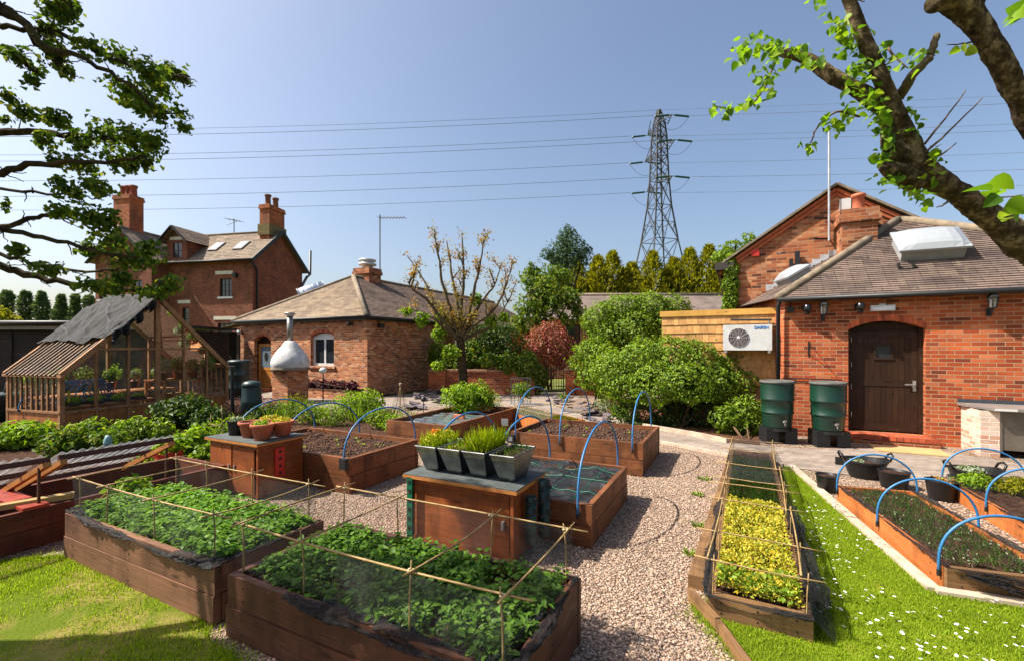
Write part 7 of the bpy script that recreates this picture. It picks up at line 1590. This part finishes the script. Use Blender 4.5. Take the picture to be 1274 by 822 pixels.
for k, (px, py, h, sp, lab) in enumerate(((344, 522, .5, .22, 'strap leaved clump right of the teal bin'), (374, 508, .45, .2, 'strap leaved clump below the oven plinth corner'), (398, 512, .4, .2, 'strap leaved clump beside the globe light stake'), (446, 518, .5, .25, 'pale strap leaved clump before the bright tall plants'), (480, 522, .48, .22, 'upright strap leaved clump left of the cane tepee'), (506, 528, .42, .2, 'upright strap leaved clump at the pond bed corner'), (252, 556, .5, .2, 'iris like leaves left of the pot cabinet'), (300, 528, .4, .2, 'narrow leaved clump at the foot of the teal bin'), (770, 512, .35, .2, 'narrow leaved clump at the left foot of the ivy hedge'))):
    p = G(px, py+6); t = thing('strap_leaf_plant', lab, 'plant', p, 0); n = 70; az = RG.random(n)*6.28; rr_ = RG.random(n)*sp; b = np.stack([rr_*np.cos(az), rr_*np.sin(az), 0*az], 1); D = np.stack([np.cos(az)*.35, np.sin(az)*.35, 1+0*az], 1)+RG.normal(size=(n, 3))*.15
    V, F = leafset(b, D, rdirs(n), h*(.5+.7*RG.random(n)), .03, .2, .2, fine=True); npmesh('leaves', V, F, [L_HEDGE, L_MAG, L_BRIGHT][k % 3], t)
def tuft(label, p, n, h, mat=GRASS):
    t = thing('weed_tuft', label, 'weed', p, 0, 'weeds on the gravel'); az = RG.random(n)*6.28; r = RG.random(n)*.07; V, F = leafset(np.stack([r*np.cos(az), r*np.sin(az), 0*az], 1), np.stack([np.cos(az), np.sin(az), .8+0*az], 1), rdirs(n), h*(.5+RG.random(n)), .014); npmesh('leaves', V, F, mat, t)
for (px, py, lab) in ((862, 690, 'little green weed beside the sleeper, nearest one'), (872, 655, 'little green weed halfway along the sleeper'), (876, 596, 'tiny weed on gravel near the far sleeper end'), (868, 616, 'tiny weed on open gravel left of the sleeper'), (899, 702, 'green sprig between the sleeper and the golden bed')): tuft(lab, G(px, py), 60, .06, L_HEDGE)
# ---------------------------------------------------------------- near tree at the right
YT = 2.2; ot = (3.75, 2.5, 0); rt = thing('lime_tree', 'pollarded lime tree with sunlit young leaves leaning in at the upper right', 'tree', ot)
Q = lambda x, y, Y=YT: rel(ot, P(x, y, Y))
barklimb(rt, [(0, 0, 0), (-.05, 0, .9), (-.15, -.02, 1.7), (-.35, -.06, 2.15)], [.26, .22, .21, .2], BARK, 'trunk', 18, .012, 3)
barklimb(rt, [(-.35, -.06, 2.15), Q(1290, 312, 2.32), Q(1240, 275, 2.28), Q(1195, 243, 2.24), Q(1150, 213), Q(1128, 170, 2.18), Q(1108, 125, 2.16), Q(1080, 60, 2.14), Q(1060, 10, 2.12), Q(1044, -40, 2.1), Q(1030, -110, 2.1)], [.2, .076, .060, .050, .056, .040, .034, .029, .026, .026, .024], BARK, 'limb', 16, .008, 4)
barklimb(rt, [(-.35, -.06, 2.15), Q(1340, 260, 2.3), Q(1300, 180, 2.2), Q(1262, 110, 2.15), Q(1232, 55, 2.1), Q(1206, 18, 2.08), Q(1190, -10, 2.05), Q(1165, -60, 2.0)], [.2, .08, .054, .049, .048, .052, .052, .046], BARK, 'limb', 16, .008, 5)
barklimb(rt, [Q(1206, 15, 2.08), Q(1180, 0, 2.05), Q(1162, 4, 2.03)], [.06, .05, .04], BARK, 'limb', 12, .004, 6)
barklimb(rt, [Q(1140, 205), Q(1110, 180, 2.2), Q(1104, 155, 2.25), Q(1098, 120, 2.3)], [.055, .042, .03, .02], BARK, 'limb', 12, .004, 7)
barklimb(rt, [Q(1140, 225), Q(1112, 213, 2.15), Q(1098, 208, 2.12)], [.055, .042, .022], BARK, 'limb', 12, .004, 8)
barklimb(rt, [Q(1118, 150), Q(1078, 118, 2.22), Q(1040, 98, 2.25), Q(1005, 74, 2.3), Q(975, 66, 2.32), Q(948, 58, 2.35)], [.045, .038, .034, .027, .022, .012], BARK, 'branch', 10, .005, 9)
limb(rt, [Q(968, 68, 2.32), Q(958, 95, 2.3), Q(948, 115, 2.3), Q(925, 136, 2.3), Q(890, 133, 2.3)], [.006, .005, .005, .004, .003], TWIG, 'twig', 6, .003, 10)
limb(rt, [Q(1118, 122), Q(1132, 98, 2.12), Q(1148, 80, 2.1), Q(1158, 68, 2.1), Q(1165, 44, 2.1)], [.024, .022, .018, .016, .014], BARK_Y, 'branch', 8, .004, 11)
limb(rt, [Q(1070, 145, 2.2), Q(1040, 140, 2.2), Q(1020, 155, 2.2), Q(1008, 178, 2.2)], [.006, .005, .004, .003], TWIG, 'twig', 6, .003, 12)
for k, (a, b) in enumerate((((1150, 180), (1202, 112)), ((1152, 190), (1222, 122)), ((1150, 205), (1190, 178)), ((1225, 48), (1178, 56)), ((1105, 60), (1130, 85)), ((1200, 245), (1274, 243)), ((1180, 250), (1165, 258)), ((1040, -10), (1076, 2)))): limb(rt, [Q(*a, 2.15), Q((a[0]+b[0])/2, (a[1]+b[1])/2+2, 2.1), Q(*b, 2.08)], [.006, .004, .002], TWIG, 'twig', 5, .002, 30+k)
cl_ = [(925, 65, 9, 22), (945, 52, 10, 16), (965, 66, 14, 24), (952, 92, 9, 14), (950, 110, 8, 8), (935, 128, 9, 12), (905, 136, 7, 9), (888, 134, 5, 6), (995, 68, 12, 14), (1012, 78, 8, 8), (1040, 28, 14, 16), (1052, 45, 10, 12), (1065, 82, 14, 14), (1052, 60, 10, 10), (1068, 60, 8, 8), (1078, 90, 12, 10), (1100, 75, 12, 14), (1082, 120, 14, 20), (1060, 108, 8, 6), (1100, 128, 14, 20), (1060, 140, 10, 12), (1040, 155, 9, 10), (1030, 152, 7, 7), (1006, 183, 6, 7), (1110, 170, 10, 12), (1100, 190, 12, 12), (1105, 212, 12, 14), (1098, 222, 10, 8), (1135, 238, 12, 10), (1150, 248, 10, 8), (1160, 190, 10, 9), (1170, 222, 8, 7), (1142, 162, 8, 6), (1135, 135, 6, 6), (1150, 65, 10, 10), (1138, 82, 9, 9), (1020, 2, 10, 8), (1168, 190, 8, 6), (1196, 60, 5, 3), (1075, 40, 6, 4), (1245, 238, 13, 5), (1262, 268, 10, 4), (1270, 15, 8, 5), (1090, 150, 8, 8)]
Ps, Ss = [], []
for (x, y, r, n) in cl_:
    for k in range(int(n*1.45)): Ps.append(Q(x+random.gauss(0, r*.75), y+random.gauss(0, r*.7), (1.75 if x > 1235 else 2.15)+random.gauss(0, .06))); Ss.append(random.uniform(.022, .050)*(1.8 if x > 1235 else 1))
Ps = np.array(Ps); n = len(Ps); Ss = np.array(Ss); D = rdirs(n)*[1, 1, .5]+[0, 0, -.35]; Nn = rdirs(n)*.8+[-.4, -.1, .8]
V, F = leafset(Ps, D, Nn, Ss, Ss*.92, .18, .18, fine=True); npmesh('leaves', V, F, L_LIME, rt, True)
# ---------------------------------------------------------------- near tree at the left
oL = (-5.0, 2.55, 0); lt = thing('field_maple', 'dark leafy tree reaching in with level branches from the upper left', 'tree', oL)
YL = 2.75; KL = 2.75/4.6; Q = lambda x, y, Y=YL: rel(oL, P(x, y, Y))
limb(lt, [(0, 0, 0), (.05, 0, 1.6), (0, .1, 3.2), (.1, 0, 5.0), (.2, -.1, 7.0)], [.22, .19, .17, .13, .07], BARK_D, 'trunk', 16, .015, 40)
br = [([(-60, 20), (10, 18), (60, 60), (100, 72), (150, 98), (190, 133)], .04), ([(-60, 25), (0, 32), (70, 42), (150, 78), (200, 92), (236, 96)], .03), ([(-80, 170), (0, 164), (60, 166), (130, 173), (200, 172)], .05), ([(-80, 235), (0, 215), (60, 203), (130, 201), (182, 196)], .04), ([(-80, 240), (0, 237), (70, 243), (122, 247)], .022), ([(-80, 300), (0, 284), (55, 268), (95, 272), (140, 285)], .035), ([(-80, 285), (0, 286), (70, 298), (140, 318), (186, 314)], .032), ([(-80, 330), (0, 318), (60, 334), (120, 338), (172, 330)], .026), ([(-80, 310), (0, 332), (50, 346), (110, 356), (160, 362), (222, 358)], .05), ([(-60, -30), (0, 5), (30, 30), (50, 60), (85, 92)], .035), ([(-60, 80), (0, 60), (30, 80), (45, 92)], .025), ([(-60, -60), (20, -30), (60, -10), (90, 10)], .04)]
lobes = []
for i, (pts, r) in enumerate(br):
    dy = ((i*37) % 11-5)*.055; r *= KL; q = [Q(x, y, YL+dy) for x, y in pts]; limb(lt, [(0.05, .05, q[0][2]-.25)]+q, [r*1.6]+[r*(1-.75*k/(len(q)-1)) for k in range(len(q))], BARK_D, 'branch', 9, .012, 50+i)
    for k in range(10):
        a_ = random.randint(1, len(q)-2); a = lerp(q[a_], q[a_+1], random.random()); e = (a[0]+random.uniform(-.03, .13), a[1]+random.uniform(-.12, .12), a[2]+random.uniform(-.08, .07)); limb(lt, [a, lerp(a, e, .5), e], [.004, .003, .002], BARK_D, 'twig', 5, .005, 90+i*10+k)
def at(x, y, rx, ry=None, n=1): lobes.append((*Q(x, y, YL+random.uniform(-.22, .22)), rx/204, rx/204*1.1, (ry or rx)/204))
for (x, y, rx, ry) in ((75, 14, 22, 18), (60, 40, 16, 14), (85, 90, 10, 10), (70, 70, 14, 14), (20, 70, 14, 12), (45, 88, 9, 8), (115, 60, 16, 8), (150, 72, 16, 14), (185, 92, 18, 16), (212, 92, 18, 10), (228, 98, 10, 7), (200, 108, 16, 14), (160, 112, 18, 14), (180, 132, 16, 12), (195, 140, 12, 12), (222, 140, 12, 10), (228, 158, 8, 10), (160, 128, 12, 8), (30, 140, 12, 10), (70, 148, 16, 12), (55, 175, 12, 10), (100, 178, 16, 12), (135, 170, 20, 16), (165, 172, 22, 16), (190, 178, 14, 12), (150, 200, 24, 16), (180, 200, 14, 14), (100, 205, 18, 10), (70, 200, 10, 10), (120, 235, 16, 14), (90, 240, 14, 10), (75, 228, 10, 9), (110, 270, 18, 12), (135, 275, 16, 16), (140, 300, 18, 14), (75, 262, 14, 8), (165, 325, 22, 14), (150, 345, 16, 12), (185, 310, 12, 12), (110, 310, 12, 10), (120, 355, 18, 9), (60, 335, 16, 8), (20, 312, 12, 8), (205, 358, 16, 12), (215, 350, 10, 8), (185, 365, 16, 8), (140, 362, 14, 6), (10, 120, 10, 10), (5, 150, 8, 8), (40, 100, 10, 7), (5, 255, 6, 6), (90, 10, 10, 10)): at(x, y, rx, ry)
V, F = cloud(lobes, 9500, .034, .75, 1.0, hang=.25, rough=.42, gap=.45)
# more of its crown, added out of view so its shade dapples the near beds
sh = []; hx, hy = -sd[0]/sd[2], -sd[1]/sd[2]
def shade(x, y, zt, h, r, rz=.35):
    h = 3.6
    while h < 9 and (abs(x-hx*(h-zt)) < 1.16*(y-hy*(h-zt))+r+.15 and h-rz < CAMH+.79*(y-hy*(h-zt))+.15): h += .1
    h += .1       # an added, unseen leafy branch, placed so its shadow falls on (x, y, zt)
    c = (x-hx*(h-zt), y-hy*(h-zt), h); sh.append((c[0]-oL[0], c[1]-oL[1], c[2], r, r, rz)); limb(lt, [(0, 0, h-.9), lerp((0, 0, h-.7), (c[0]-oL[0], c[1]-oL[1], h), .6), (c[0]-oL[0], c[1]-oL[1], h)], [.05, .035, .012], BARK_D, 'branch', 7, .03, int(h*100))
SHADES = [(-1.5, 2.62, .3, 4, .22), (-1.05, 2.4, .25, 4, .24), (-.5, 2.12, .25, 4, .24), (-.05, 1.93, .2, 4, .22), (-2.3, 2.35, 0, 4, .24), (-3.6, 2.2, 0, 4, .16), (.7, 2.1, 0, 4, .14), (-.37, 3.98, .36, 4, .13), (-.13, 3.86, .28, 4, .12)]
for a in SHADES: shade(*a)
V2, F2 = cloud(sh, 3600, .06, .75, .95, rough=.3)
npmesh('crown', *merge((V, F), (V2, F2)), L_OAK, lt)
